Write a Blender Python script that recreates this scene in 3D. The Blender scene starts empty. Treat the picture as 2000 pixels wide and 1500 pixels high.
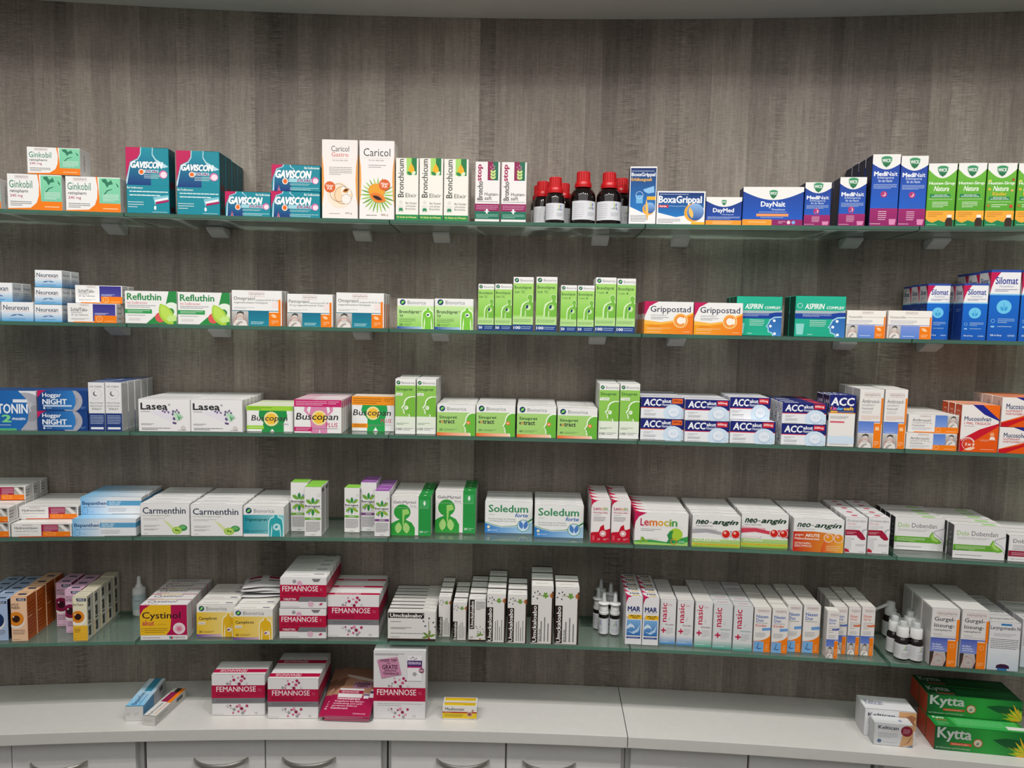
import bpy, bmesh, math, random
from mathutils import Vector, Matrix
from mathutils.geometry import tessellate_polygon
scn = bpy.context.scene
col = scn.collection
random.seed(7)

# ---------------------------------------------------------------- camera, world, lights, exposure
EYE = 1.62
cam = bpy.data.cameras.new('camera')
cam_ob = bpy.data.objects.new('camera', cam)
col.objects.link(cam_ob)
cam.sensor_width = 36.0
cam.lens = 36.0 * 1380.0 / 2000.0
cam.clip_start = 0.02
_r = Vector((0.99925029, 0.03330253, 0.01974355))
_u = Vector((-0.02249584, 0.08440463, 0.99617759))
_f = Vector((-0.03150878, 0.99587489, -0.08509052))
cam_ob.matrix_world = Matrix(((_r.x, _u.x, -_f.x, 0), (_r.y, _u.y, -_f.y, 0), (_r.z, _u.z, -_f.z, EYE), (0, 0, 0, 1)))
scn.camera = cam_ob

scn.view_settings.view_transform = 'Standard'
scn.view_settings.look = 'None'
scn.view_settings.gamma = 1.0
scn.view_settings.use_curve_mapping = False
scn.view_settings.exposure = 0.0
scn.cycles.transparent_max_bounces = 32
scn.cycles.max_bounces = 8

world = bpy.data.worlds.new('room')
scn.world = world
world.use_nodes = True
bg = world.node_tree.nodes['Background']
bg.inputs[0].default_value = (1.0, 0.975, 0.945, 1)
bg.inputs[1].default_value = 0.19

# The wall is a gentle concave curve: everything is placed by angle and radius about its vertical axis.
AX, AY = 0.06085391, -6.96165861
R_FRONT, R_WALL, R_COUNTER = 8.461877, 8.626877, 8.414877
SHELF_Z = [EYE + z for z in (0.212037, -0.015409, -0.242992, -0.470342, -0.701707)]
COUNTER_Z = EYE - 0.877
SOFFIT_Z = EYE + 0.688
JOINTS = [-0.1723, -0.1081, -0.0439, 0.0192, 0.0837, 0.148]
def pol(th, R, z=0.0): return Vector((AX + R * math.sin(th), AY + R * math.cos(th), z))

def area_light(name, loc, target, sx, sy, power, color=(1, .975, .945)):
    l = bpy.data.lights.new(name, 'AREA'); l.shape = 'RECTANGLE'; l.size = sx; l.size_y = sy; l.energy = power; l.color = color
    o = bpy.data.objects.new(name, l); o.location = loc
    o.rotation_euler = (Vector(target) - Vector(loc)).to_track_quat('-Z', 'Y').to_euler(); col.objects.link(o)
area_light('ceiling_lamp', (0.0, -0.5, 2.85), (0.0, 0.6, 1.3), 4.0, 1.2, 21)
for k in range(9):                                    # ceiling spots in a curved row in front of the shelves
    th = -0.176 + k * 0.044
    l = bpy.data.lights.new('ceiling_spot', 'SPOT'); l.energy = 19.2; l.spot_size = math.radians(104); l.spot_blend = 1.0; l.shadow_soft_size = 0.022; l.color = (1, .97, .93)
    o = bpy.data.objects.new('ceiling_spot', l); o.location = pol(th, R_FRONT - (0.72, 0.84)[k % 2], EYE + 0.98); col.objects.link(o)
    o.rotation_euler = (pol(th, R_FRONT, EYE - 0.88) - o.location).to_track_quat('-Z', 'Y').to_euler()

# ---------------------------------------------------------------- materials
def lin(h):
    h = h.lstrip('#'); c = [int(h[i:i + 2], 16) / 255 for i in (0, 2, 4)]
    return tuple(x / 12.92 if x <= .04045 else ((x + .055) / 1.055) ** 2.4 for x in c) + (1.0,)
def new_mat(name):
    m = bpy.data.materials.new(name); m.use_nodes = True
    nt = m.node_tree; return m, nt, nt.nodes['Principled BSDF']
def simple(name, hexc, rough=.5, metal=0.0, bump=0.0, bscale=200, spec=.5, trans=0.0):
    m, nt, p = new_mat(name)
    p.inputs['Roughness'].default_value = rough; p.inputs['Metallic'].default_value = metal
    p.inputs['Specular IOR Level'].default_value = spec; p.inputs['Transmission Weight'].default_value = trans
    n = nt.nodes.new('ShaderNodeTexNoise'); n.inputs['Scale'].default_value = bscale; n.inputs['Detail'].default_value = 3
    tc = nt.nodes.new('ShaderNodeTexCoord'); nt.links.new(tc.outputs['Object'], n.inputs['Vector'])
    mx = nt.nodes.new('ShaderNodeMix'); mx.data_type = 'RGBA'; mx.blend_type = 'MULTIPLY'; mx.inputs[0].default_value = 1
    rmp = nt.nodes.new('ShaderNodeMapRange'); rmp.inputs[3].default_value = .94; rmp.inputs[4].default_value = 1.04
    nt.links.new(n.outputs['Fac'], rmp.inputs[0])
    mx.inputs[6].default_value = lin(hexc); nt.links.new(rmp.outputs[0], mx.inputs[7]); nt.links.new(mx.outputs[2], p.inputs['Base Color'])
    if bump:
        b = nt.nodes.new('ShaderNodeBump'); b.inputs['Strength'].default_value = bump; b.inputs['Distance'].default_value = .001
        nt.links.new(n.outputs['Fac'], b.inputs['Height']); nt.links.new(b.outputs[0], p.inputs['Normal'])
    return m
def print_mat(name, rough):
    m, nt, p = new_mat(name)
    a = nt.nodes.new('ShaderNodeAttribute'); a.attribute_name = 'ink'
    nt.links.new(a.outputs['Color'], p.inputs['Base Color']); p.inputs['Roughness'].default_value = rough; p.inputs['Specular IOR Level'].default_value = .35
    return m
CARD = print_mat('printed_card', .42)
FOIL = print_mat('printed_film', .3)
LABEL = print_mat('printed_label', .5)

def wood_mat():
    m, nt, p = new_mat('grey_oak_laminate'); N = nt.nodes.new; K = nt.links.new
    uv = N('ShaderNodeUVMap'); uv.uv_map = 'arc'
    sp = N('ShaderNodeSeparateXYZ'); K(uv.outputs[0], sp.inputs[0])
    def vor(scale, rnd=1.0):
        v = N('ShaderNodeTexVoronoi'); v.voronoi_dimensions = '1D'; v.inputs['Scale'].default_value = scale; v.inputs['Randomness'].default_value = rnd
        K(sp.outputs[0], v.inputs['W']); return v
    def noise(sx, sy, scale, detail=4, rough=.6, off=None):
        c = N('ShaderNodeCombineXYZ')
        a = N('ShaderNodeMath'); a.operation = 'MULTIPLY'; a.inputs[1].default_value = sx; K(sp.outputs[0], a.inputs[0])
        b = N('ShaderNodeMath'); b.operation = 'MULTIPLY'; b.inputs[1].default_value = sy; K(sp.outputs[1], b.inputs[0])
        K(a.outputs[0], c.inputs[0]); K(b.outputs[0], c.inputs[1])
        if off: K(off, c.inputs[2])
        n = N('ShaderNodeTexNoise'); n.inputs['Scale'].default_value = scale; n.inputs['Detail'].default_value = detail; n.inputs['Roughness'].default_value = rough
        K(c.outputs[0], n.inputs['Vector']); return n.outputs['Fac']
    def mr(x, a, b, c, d, smooth=False):
        r = N('ShaderNodeMapRange'); r.inputs[1].default_value = a; r.inputs[2].default_value = b; r.inputs[3].default_value = c; r.inputs[4].default_value = d
        if smooth: r.interpolation_type = 'SMOOTHSTEP'
        K(x, r.inputs[0]); return r.outputs[0]
    def op(o, x, y):
        q = N('ShaderNodeMath'); q.operation = o
        for i, s in enumerate((x, y)):
            if isinstance(s, (int, float)): q.inputs[i].default_value = s
            else: K(s, q.inputs[i])
        return q.outputs[0]
    v1, v2 = vor(10.0), vor(26.0)
    s1 = N('ShaderNodeSeparateColor'); K(v1.outputs['Color'], s1.inputs[0])
    s2 = N('ShaderNodeSeparateColor'); K(v2.outputs['Color'], s2.inputs[0])
    plank = op('ADD', op('MULTIPLY', s1.outputs[0], .6), op('MULTIPLY', s2.outputs[1], .4))
    offs = op('MULTIPLY', s1.outputs[2], 40)
    offs2 = op('MULTIPLY', s2.outputs[0], 23)
    grain = noise(170, 6, 1, 5, .7, offs)
    fine = noise(620, 60, 1, 2, .5)
    cloud = noise(9, 3.4, 1, 4, .62, offs2)
    saw = noise(34, 420, 1, 3, .65, offs)
    hatch = noise(60, 300, 1, 2, .6)
    sawmask = op('MULTIPLY', mr(s2.outputs[2], .45, .8, .15, 1), mr(noise(14, 4.5, 1, 3, .55, offs), .42, .6, .1, 1))
    streak = mr(noise(60, 5, 1, 6, .75, offs), .60, .72, 0, 1)
    scratch = mr(noise(40, 16, 1, 9, .85, offs2), .64, .70, 0, 1)
    val = op('ADD', mr(plank, .1, .9, -.22, .24), mr(grain, .3, .7, -.13, .13))
    val = op('ADD', val, mr(fine, .3, .7, -.07, .07))
    val = op('ADD', val, mr(hatch, .3, .7, -.085, .085))
    val = op('ADD', val, mr(cloud, .28, .72, -.15, .15))
    val = op('ADD', val, op('MULTIPLY', mr(saw, .36, .6, -.24, .14), sawmask))
    val = op('ADD', val, op('MULTIPLY', streak, -.26))
    val = op('ADD', val, op('MULTIPLY', scratch, .2))
    cr = N('ShaderNodeValToRGB'); e = cr.color_ramp.elements
    e[0].position = .0; e[0].color = lin('#5c544d'); e[1].position = 1.0; e[1].color = lin('#b9b0a4')
    k = e.new(.45); k.color = lin('#897f76'); k = e.new(.62); k.color = lin('#9a9085')
    K(mr(val, -.55, .5, 0, 1), cr.inputs[0]); K(cr.outputs[0], p.inputs['Base Color'])
    p.inputs['Roughness'].default_value = .55; p.inputs['Specular IOR Level'].default_value = .3
    b = N('ShaderNodeBump'); b.inputs['Strength'].default_value = .25; b.inputs['Distance'].default_value = .0008
    K(val, b.inputs['Height']); K(b.outputs[0], p.inputs['Normal'])
    return m
WOOD = wood_mat()
WHITE = simple('white_laminate', '#d0ceca', .32, bscale=60)
GREYW = simple('pale_grey_laminate', '#dcdcda', .4, bscale=60)
SOFF = simple('soffit_paint', '#dedcd6', .7, bscale=30)
DARK = simple('dark_gap', '#26282b', .7)
STEEL = simple('brushed_steel', '#b7b4ae', .32, 1.0, .2, 500)
ALU = simple('satin_aluminium', '#c9c9c7', .5, .15, .1, 400)
FLOORM = simple('grey_vinyl_floor', '#8d8a85', .5, bscale=15)
AMBER = simple('dark_brown_glass', '#120907', .08, spec=.7)
RED = simple('red_plastic', '#c8121a', .38, bscale=40)
PLAST = simple('white_plastic', '#dcdcda', .4)
MILK = simple('milky_plastic', '#eef0ee', .3, trans=.1)
def thin_fresnel(nt, ior):
    """Fresnel weight that is the same from both sides of a pane."""
    ge = nt.nodes.new('ShaderNodeNewGeometry'); m = nt.nodes.new('ShaderNodeMapRange'); m.inputs[3].default_value = ior; m.inputs[4].default_value = 1 / ior
    nt.links.new(ge.outputs['Backfacing'], m.inputs[0]); f = nt.nodes.new('ShaderNodeFresnel'); nt.links.new(m.outputs[0], f.inputs[0]); return f
def clear_mat(name, tint, ior=1.5, diff=0.0, dcol='#ffffff'):
    m = bpy.data.materials.new(name); m.use_nodes = True; nt = m.node_tree; nt.nodes.clear(); N = nt.nodes.new; K = nt.links.new
    out = N('ShaderNodeOutputMaterial'); t = N('ShaderNodeBsdfTransparent'); t.inputs[0].default_value = lin(tint)
    g = N('ShaderNodeBsdfGlossy'); g.inputs['Roughness'].default_value = .02; g.inputs[0].default_value = (1, 1, 1, 1)
    f = thin_fresnel(nt, ior)
    mx = N('ShaderNodeMixShader'); K(f.outputs[0], mx.inputs[0]); K(t.outputs[0], mx.inputs[1]); K(g.outputs[0], mx.inputs[2])
    last = mx.outputs[0]
    if diff:
        d = N('ShaderNodeBsdfDiffuse'); d.inputs[0].default_value = lin(dcol); m2 = N('ShaderNodeMixShader'); m2.inputs[0].default_value = diff
        K(last, m2.inputs[1]); K(d.outputs[0], m2.inputs[2]); last = m2.outputs[0]
    K(last, out.inputs[0]); return m
def satin_glass(name):
    """Float glass with a satin back: a glossy skin over a part clear, part milky green body."""
    m = bpy.data.materials.new(name); m.use_nodes = True; nt = m.node_tree; nt.nodes.clear(); N = nt.nodes.new; K = nt.links.new
    out = N('ShaderNodeOutputMaterial'); t = N('ShaderNodeBsdfTransparent'); t.inputs[0].default_value = lin('#d5e8de')
    d = N('ShaderNodeBsdfDiffuse'); d.inputs[0].default_value = lin('#99a29d'); tr = N('ShaderNodeBsdfTranslucent'); tr.inputs[0].default_value = lin('#e9f3ed')
    a = N('ShaderNodeMixShader'); a.inputs[0].default_value = .6; K(d.outputs[0], a.inputs[1]); K(tr.outputs[0], a.inputs[2])
    b = N('ShaderNodeMixShader'); b.inputs[0].default_value = .84; K(t.outputs[0], b.inputs[1]); K(a.outputs[0], b.inputs[2])
    g = N('ShaderNodeBsdfGlossy'); g.inputs['Roughness'].default_value = .03; f = thin_fresnel(nt, 1.5)
    mx = N('ShaderNodeMixShader'); K(f.outputs[0], mx.inputs[0]); K(b.outputs[0], mx.inputs[1]); K(g.outputs[0], mx.inputs[2]); K(mx.outputs[0], out.inputs[0]); return m
GLASS = satin_glass('satin_shelf_glass')
GEDGE = clear_mat('shelf_glass_edge', '#8cc0aa', 1.5, .5, '#5f8878')
GTOP = clear_mat('clear_shelf_glass', '#e4f1ea')
FILM = clear_mat('shrink_film', '#f6f7f7', 1.35)
CLEARP = clear_mat('clear_plastic', '#f2f4f4', 1.3, .12, '#e8ecec')
ACRYL = clear_mat('grey_acrylic', '#d8dcdc', 1.45, .1, '#c0c4c4')

# ---------------------------------------------------------------- mesh helpers
def tag(o, label=None, cat=None, group=None, kind=None):
    if label: o['label'] = label
    if cat: o['category'] = cat
    if group: o['group'] = group
    if kind: o['kind'] = kind
    return o
def link(name, me, parent=None, loc=None, rz=None):
    o = bpy.data.objects.new(name, me); col.objects.link(o)
    if parent: o.parent = parent
    if loc is not None: o.location = loc
    if rz is not None: o.rotation_euler = (0, 0, rz)
    return o
def empty(name, loc, rz=0): return link(name, None, None, loc, rz)
def from_bm(name, bm, mats, smooth=False):
    bmesh.ops.recalc_face_normals(bm, faces=bm.faces)
    me = bpy.data.meshes.new(name); bm.to_mesh(me); bm.free()
    for m in (mats if isinstance(mats, (list, tuple)) else [mats]): me.materials.append(m)
    if smooth:
        for p in me.polygons: p.use_smooth = True
        try: me.set_sharp_from_angle(angle=math.radians(38))
        except Exception: pass
    return me
def box_bm(bm, x0, x1, y0, y1, z0, z1, bev=0.0):
    m = Matrix.Translation(((x0 + x1) / 2, (y0 + y1) / 2, (z0 + z1) / 2)) @ Matrix.Diagonal((x1 - x0, y1 - y0, z1 - z0, 1))
    g = bmesh.ops.create_cube(bm, size=1, matrix=m)
    if bev:
        es = list({e for v in g['verts'] for e in v.link_edges})
        bmesh.ops.bevel(bm, geom=es, offset=bev, segments=2, affect='EDGES', profile=.6)
def lathe(prof, seg=28, a0=0.0, a1=2 * math.pi, cap=True):
    bm = bmesh.new(); full = abs(a1 - a0 - 2 * math.pi) < 1e-6; rings = []
    for r, z in prof:
        rings.append([bm.verts.new((r * math.sin(a0 + (a1 - a0) * k / seg), -r * math.cos(a0 + (a1 - a0) * k / seg), z)) for k in range(seg if full else seg + 1)])
    for a, b in zip(rings, rings[1:]):
        n = len(a)
        for k in range(n if full else n - 1): bm.faces.new((a[k], a[(k + 1) % n], b[(k + 1) % n], b[k]))
    if cap and full:
        bm.faces.new(list(reversed(rings[0]))); bm.faces.new(rings[-1])
    return bm
def sector(name, t0, t1, r0, r1, z0, z1, mats, n=10, bev=0.0, rim=None):
    """A slab between two angles, two radii and two heights; rim: material index for its narrow sides."""
    bm = bmesh.new(); V = []
    for k in range(n + 1):
        th = t0 + (t1 - t0) * k / n
        V.append([bm.verts.new(pol(th, r, z)) for r, z in ((r0, z0), (r0, z1), (r1, z1), (r1, z0))])
    for a, b in zip(V, V[1:]):
        for j in range(4):
            f = bm.faces.new((a[j], a[(j + 1) % 4], b[(j + 1) % 4], b[j]))
            if rim is not None: f.material_index = (rim, 0, rim, 2)[j]
    for q in (V[0], V[-1]):
        f = bm.faces.new(q)
        if rim is not None: f.material_index = rim
    if bev:
        es = [e for e in bm.edges if len(e.link_faces) == 2 and e.link_faces[0].normal.angle(e.link_faces[1].normal, 0) > .8 or e.calc_length() > 1e9]
        bm.normal_update(); es = [e for e in bm.edges if len(e.link_faces) == 2 and e.calc_face_angle(0) > .8]
        bmesh.ops.bevel(bm, geom=es, offset=bev, segments=2, affect='EDGES', profile=.6)
    return from_bm(name, bm, mats)

# ---------------------------------------------------------------- setting
def wall_mesh():
    bm = bmesh.new(); uvl = bm.loops.layers.uv.new('arc'); n = 48; V = []
    for k in range(n + 1):
        th = -.36 + .72 * k / n; V.append((bm.verts.new(pol(th, R_WALL, 0)), bm.verts.new(pol(th, R_WALL, SOFFIT_Z + .3)), th * R_WALL))
    for a, b in zip(V, V[1:]):
        f = bm.faces.new((a[0], b[0], b[1], a[1]))
        for l, (s, z) in zip(f.loops, ((a[2], 0), (b[2], 0), (b[2], SOFFIT_Z + .3), (a[2], SOFFIT_Z + .3))): l[uvl].uv = (s + 4, z)
    O = []
    for k in range(n + 1):
        th = -.36 + .72 * k / n; O.append((bm.verts.new(pol(th, R_WALL + .06, 0)), bm.verts.new(pol(th, R_WALL + .06, SOFFIT_Z + .3))))
    for a, b in zip(O, O[1:]): bm.faces.new((a[0], a[1], b[1], b[0]))
    for (a, b), (c, d) in zip(zip(V, V[1:]), zip(O, O[1:])):
        bm.faces.new((a[1], b[1], d[1], c[1])); bm.faces.new((b[0], a[0], c[0], d[0]))
    for k in (0, -1): bm.faces.new((V[k][0], V[k][1], O[k][1], O[k][0]))
    me = bpy.data.meshes.new('wall_back'); bm.to_mesh(me); bm.free(); me.materials.append(WOOD); return me
tag(link('wall_back', wall_mesh()), 'curved back wall of vertical grey-brown oak planks', 'wall', kind='structure')
tag(link('ceiling', sector('ceiling', -.36, .36, R_FRONT - .13, R_WALL - .001, SOFFIT_Z, SOFFIT_Z + .05, SOFF, 40)), 'grey soffit above the wooden back wall', 'ceiling', kind='structure')
bm = bmesh.new(); box_bm(bm, -3.2, 3.2, -1.6, 1.75, -.04, 0)
tag(link('floor', from_bm('floor', bm, FLOORM)), 'plain floor below the cabinets', 'floor', kind='structure')

# worktop: two sections that meet in a hairline joint
for t0, t1, lb in ((-.30, .0185, 'white countertop section under the crimson-banded cartons'), (.01865, .30, 'white countertop section under the green tube cartons')):
    tag(link('countertop', sector('countertop', t0, t1, R_COUNTER, R_WALL - .002, COUNTER_Z - .0255, COUNTER_Z, WHITE, 24, .0012)), lb, 'countertop', 'white curved countertop sections')

# base cabinets: a carcass with two doors, each with a bowed steel handle
CAB = [(-.1683, 'mostly beyond the picture edge beside the blue tube carton'), (-.1058, 'below the blue and orange tube cartons'), (-.0435, 'below the small yellow globule carton'), (.0185, 'below the empty stretch of worktop'), (.0812, 'below the green tube cartons')]
def bow_handle(half=.058, out=.03):
    bm = bmesh.new(); n = 18; rings = []
    for k in range(n + 1):
        t = -1 + 2 * k / n; x = half * t; y = -out * (1 - t * t) ** .8 - .001
        wv, wz = .0042, .0075 - .002 * abs(t)
        rings.append([bm.verts.new((x, y + wv * math.cos(a), wz * math.sin(a))) for a in [j * math.pi / 5 for j in range(10)]])
    for a, b in zip(rings, rings[1:]):
        for j in range(10): bm.faces.new((a[j], a[(j + 1) % 10], b[(j + 1) % 10], b[j]))
    bm.faces.new(rings[0]); bm.faces.new(rings[-1])
    return from_bm('handle', bm, STEEL, True)
HANDLE = bow_handle()
for t0, where in CAB:
    t1 = t0 + .0622; zt = COUNTER_Z - .028; tm = (t0 + t1) / 2
    root = tag(empty('base_cabinet', (0, 0, 0)), 'pale grey base cabinet ' + where, 'cabinet', 'pale grey base cabinets under the counter')
    link('carcass', sector('carcass', t0 + .0002, t1 - .0002, R_COUNTER + .042, R_WALL - .002, .08, zt - .001, GREYW, 8), root)
    link('plinth', sector('plinth', t0 + .0002, t1 - .0002, R_COUNTER + .09, R_COUNTER + .11, 0, .079, DARK, 8), root)
    for a, b, side in ((t0 + .0013, tm - .0002, 1), (tm + .0002, t1 - .0013, -1)):
        d = link('door', sector('door', a, b, R_COUNTER + .022, R_COUNTER + .041, .09, zt - .003, GREYW, 6, .0022), root)
        th = tm - side * .0112
        h = link('handle', HANDLE, d, pol(th, R_COUNTER + .0225, COUNTER_Z - .082), -th)

# glass shelves on clamp brackets
TIER = ['top', 'second', 'third', 'fourth', 'lowest']
ON = [['the mint ginkgo cartons', 'the teal and papaya cartons', 'the elixir cartons and red-capped bottles', 'the blue day-night cartons', 'the green herb syrups'],
      ['the small gull cartons', 'the green reflux and photo-strip cartons', 'the slim torso cartons', 'the orange C and emerald cartons', 'the tall lung syrups'],
      ['the moon-printed cartons', 'the lavender and belly cartons', 'the head-profile cartons', 'the navy effervescent cartons', 'the orange sweep cartons'],
      ['the cream and ointment cartons', 'the caraway and leaf-star cartons', 'the lung and cineol cartons', 'the lozenge-ball cartons', 'the green drop cartons'],
      ['the eye-drop cartons', 'the crimson and yellow urinary cartons', 'the black-lettered geranium cartons', 'the nasal spray cartons', 'the gargle cartons']]
PANE = [['ginkgo', 'teal-carton', 'elixir', 'day-night', 'herb-syrup'], ['gull', 'reflux', 'torso', 'emerald', 'lung-syrup'], ['moon', 'lavender', 'head-profile', 'effervescent', 'orange-sweep'], ['cream', 'caraway', 'lung', 'lozenge-ball', 'green-drop'], ['eye-drop', 'urinary', 'geranium', 'nasal-spray', 'gargle']]
def bracket_jaw():
    bm = bmesh.new(); p = [(0, -.021), (-.014, -.021), (-.046, -.007), (-.046, -.0006), (0, -.0006)]; w = .019
    A = [bm.verts.new((-w, y, z)) for y, z in p]; B = [bm.verts.new((w, y, z)) for y, z in p]
    bm.faces.new(A); bm.faces.new(B)
    for k in range(5): bm.faces.new((A[k], A[(k + 1) % 5], B[(k + 1) % 5], B[k]))
    bmesh.ops.bevel(bm, geom=list(bm.edges), offset=.0012, segments=2, affect='EDGES'); return from_bm('lower_jaw', bm, ALU)
JAW = bracket_jaw()
GT_ = .008
for s in range(5):
    for k in range(5):
        t0, t1 = JOINTS[k] + .0001, JOINTS[k + 1] - .0001
        g = link('glass_shelf', sector('glass_shelf', t0, t1, R_FRONT, R_WALL - .0015, SHELF_Z[s] - GT_, SHELF_Z[s], [GTOP, GEDGE, GLASS], 10, .0006, 1))
        tag(g, f'green-edged glass shelf, {TIER[s]} tier, carrying {ON[s][k]}', 'shelf', 'green-edged glass wall shelves')
        for th, e in ((t0 + (.0165 if k == 1 else .0112), k - 1), (t1 - .0096, k + 1)):
            near = f'the {PANE[s][e]} pane' if 0 <= e < 5 else 'the picture edge'
            b = tag(empty('shelf_bracket', pol(th, R_WALL - .0006, SHELF_Z[s] - GT_), -th), f"metal clamp bracket under the {TIER[s]} shelf's {PANE[s][k]} pane, toward {near}", 'bracket', 'clamp brackets under the glass shelves')
            link('lower_jaw', JAW, b)

# ---------------------------------------------------------------- printed cartons
# A print is a list of shapes in the face's own u (across) and v (up) fractions.
def R(u0, v0, u1, v1, c): return ('P', [(u0, v0), (u1, v0), (u1, v1), (u0, v1)], c)
def P(c, *p): return ('P', list(p), c)
def C(u, v, r, c, k=1.0): return ('C', u, v, r, c, k)          # circle, radius in widths (k: height factor)
def T(s, u0, v0, u1, v1, c, b=0, i=0, r=0): return ('T', s, u0, v0, u1, v1, c, b, i, r)
def L(u0, v0, u1, v1, n, c): return ('L', u0, v0, u1, v1, n, c)
def V(a, b): return ('v', a, b)      # vertical colour run, bottom to top
def U(a, b): return ('u', a, b)
def leaf(u, v, l, wd, ang, c, asp=1.0):
    a = math.radians(ang); ca, sa = math.cos(a), math.sin(a); pts = []
    for k in range(13):
        t = k / 12; pts.append((t * l, wd * math.sin(math.pi * t) ** 0.8))
    for k in range(11, 0, -1):
        t = k / 12; pts.append((t * l, -wd * math.sin(math.pi * t) ** 0.8))
    return P(c, *[(u + x * ca - y * sa, v + (x * sa + y * ca) * asp) for x, y in pts])
W, OW, K, G, DG = '#ecebe9', '#e9e5dd', '#2a2a2c', '#8a8a8c', '#55555a'
OR, NB, TE, MG = '#f07d10', '#15256e', '#12899a', '#c01a58'
GRN, LG = '#6fb52e', '#b5dc8a'
def rp(u0, v0, u1, v1): # grey manufacturer wordmark between two thin red rules
    h = v1 - v0
    return [R(u0, v0, u1, v0 + h * .06, '#d08a80'), R(u0, v1 - h * .06, u1, v1, '#d08a80'),
            T('ratiopharm', u0 + .01, v0 + h * .2, u1 - .01, v1 - h * .14, '#8a6f6c')]
def bio(u0, v0, u1, v1, asp): # navy disc with a leaf, then the wordmark
    h = v1 - v0; r = h * asp * .5
    return [C(u0 + r, v0 + h / 2, r, '#123a63'), leaf(u0 + r * .45, v0 + h * .26, r * 1.5, r * .42, 42, '#86d060', 1 / asp),
            T('Bionorica', u0 + r * 2.7, v0 + h * .18, u1, v0 + h * .78, '#85888c')]
def photo(u0, v0, u1, v1, a='#c9c4bf', b='#8d8883'): # small grey photo of a person touching a red-ringed sore spot
    w, h = u1 - u0, v1 - v0; q = lambda x, y: (u0 + w * x, v0 + h * y)
    return [R(u0, v0, u1, v1, V(b, a)), P('#e4dfda', q(.08, 0), q(.14, .3), q(.34, .44), q(.62, .44), q(.86, .3), q(.94, 0)), P('#cfc8c2', q(.36, .36), q(.3, .62), q(.36, .86), q(.5, .94), q(.64, .86), q(.68, .62), q(.62, .36)),
            P('#4c4642', q(.28, .66), q(.32, .9), q(.5, 1), q(.7, .94), q(.74, .66), q(.66, .82), q(.5, .86), q(.36, .82)), P('#a8a09a', q(.2, .04), q(.42, .26), q(.6, .3), q(.66, .22), q(.5, .16), q(.36, 0)),
            ('A', u0 + w * .5, v0 + h * .3, w * .3, w * .035, '#e08a78', 20, 200)]
def torso(u0, u1, vt, c, edge='#f4fbe8', vb=.0): # seen from the front, cut off at the neck, with a white outline
    w = u1 - u0; q = lambda x, y: (u0 + w * x, vt * y)
    o = [q(-.03, 0), q(-.04, .45), q(.0, .72), q(.1, .84), q(.33, .91), q(.34, 1.0), q(.66, 1.0), q(.67, .91), q(.9, .84), q(1.0, .72), q(1.04, .45), q(1.03, 0)]
    n = [q(.04, 0), q(.03, .45), q(.07, .7), q(.15, .8), q(.38, .87), q(.39, .975), q(.61, .975), q(.62, .87), q(.85, .8), q(.93, .7), q(.97, .45), q(.96, 0)]
    return [P(edge, *o), P(c, *n), P(edge, q(.22, .56), q(.25, .3), q(.2, 0), q(.13, 0), q(.17, .3)), P(edge, q(.78, .56), q(.75, .3), q(.8, 0), q(.87, 0), q(.83, .3))]
def headprof(u0, v0, u1, v1, c, edge='#f6fbef'): # head in profile facing left, running off the edge on the right
    w, h = u1 - u0, v1 - v0
    q = [(1, 0), (.62, 0), (.6, .1), (.5, .14), (.3, .13), (.24, .2), (.27, .27), (.2, .31), (.23, .36), (.1, .43), (.27, .6), (.3, .78), (.45, .92), (.7, 1), (1, 1)]
    a = [(u0 + (x - .04 if x < 1 else x) * w, v0 + y * h * 1.02) for x, y in q]
    return [P(edge, *a), P(c, *[(u0 + (x + .03 if x < 1 else x) * w, v0 + y * h * .98) for x, y in q])]
def wick(asp, big=.3, edge=.87, dip=.1, cv=.9): # white top with a smile-shaped lower edge and the green shield
    f = [(0, 1), (1, 1)] + [(1 - k / 12, edge - dip * math.sin(math.pi * k / 12)) for k in range(13)]
    s = lambda k, c: P(c, *[(.5 + x * k, cv + y * k / asp) for x, y in [(-.19, .12), (-.1, .17), (0, .18), (.1, .17), (.19, .12), (.17, -.02), (.1, -.15), (0, -.22), (-.1, -.15), (-.17, -.02)]])
    q = big / .3
    return [P('#eeece8', *f), s(q, '#cfe0d2'), s(.9 * q, V('#1b5f38', '#3f9a68')), T('WICK', .5 - .14 * q, cv - .035 / asp * q, .5 + .14 * q, cv + .075 / asp * q, '#f4f8f4', .03)]
def dots(pts, cs): return [C(u, v, r, cs[k % len(cs)]) for k, (u, v, r) in enumerate(pts)]
FD = [(.42,.07,.03),(.5,.1,.022),(.36,.05,.02),(.56,.06,.032),(.47,.03,.02),(.62,.09,.022),(.58,.12,.03),(.4,.12,.018),(.3,.02,.026),(.35,.015,.016),(.66,.02,.026),(.52,.015,.03)]
FC = ['#b0235c', '#d98aa8', '#9a9a9e', '#c9577f', '#c9c9cc', '#8c1a48']
D = {}
def design(key, desc, front, body=W, top=None, side=None, tops=(), right=(), left=(), name='medicine_carton', cat='medicine box', rough=.42):
    D[key] = dict(desc=desc, front=front, body=body, top=top or body, side=side or body, tops=list(tops), right=list(right), left=list(left), name=name, cat=cat, rough=rough)
GL = [L(.1, .3, .5, .5, 1, '#9a9a9c'), L(.55, .3, .85, .5, 1, '#9a9a9c')]
SL = [L(.15, .15, .85, .9, 12, '#8c8c90')]

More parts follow.
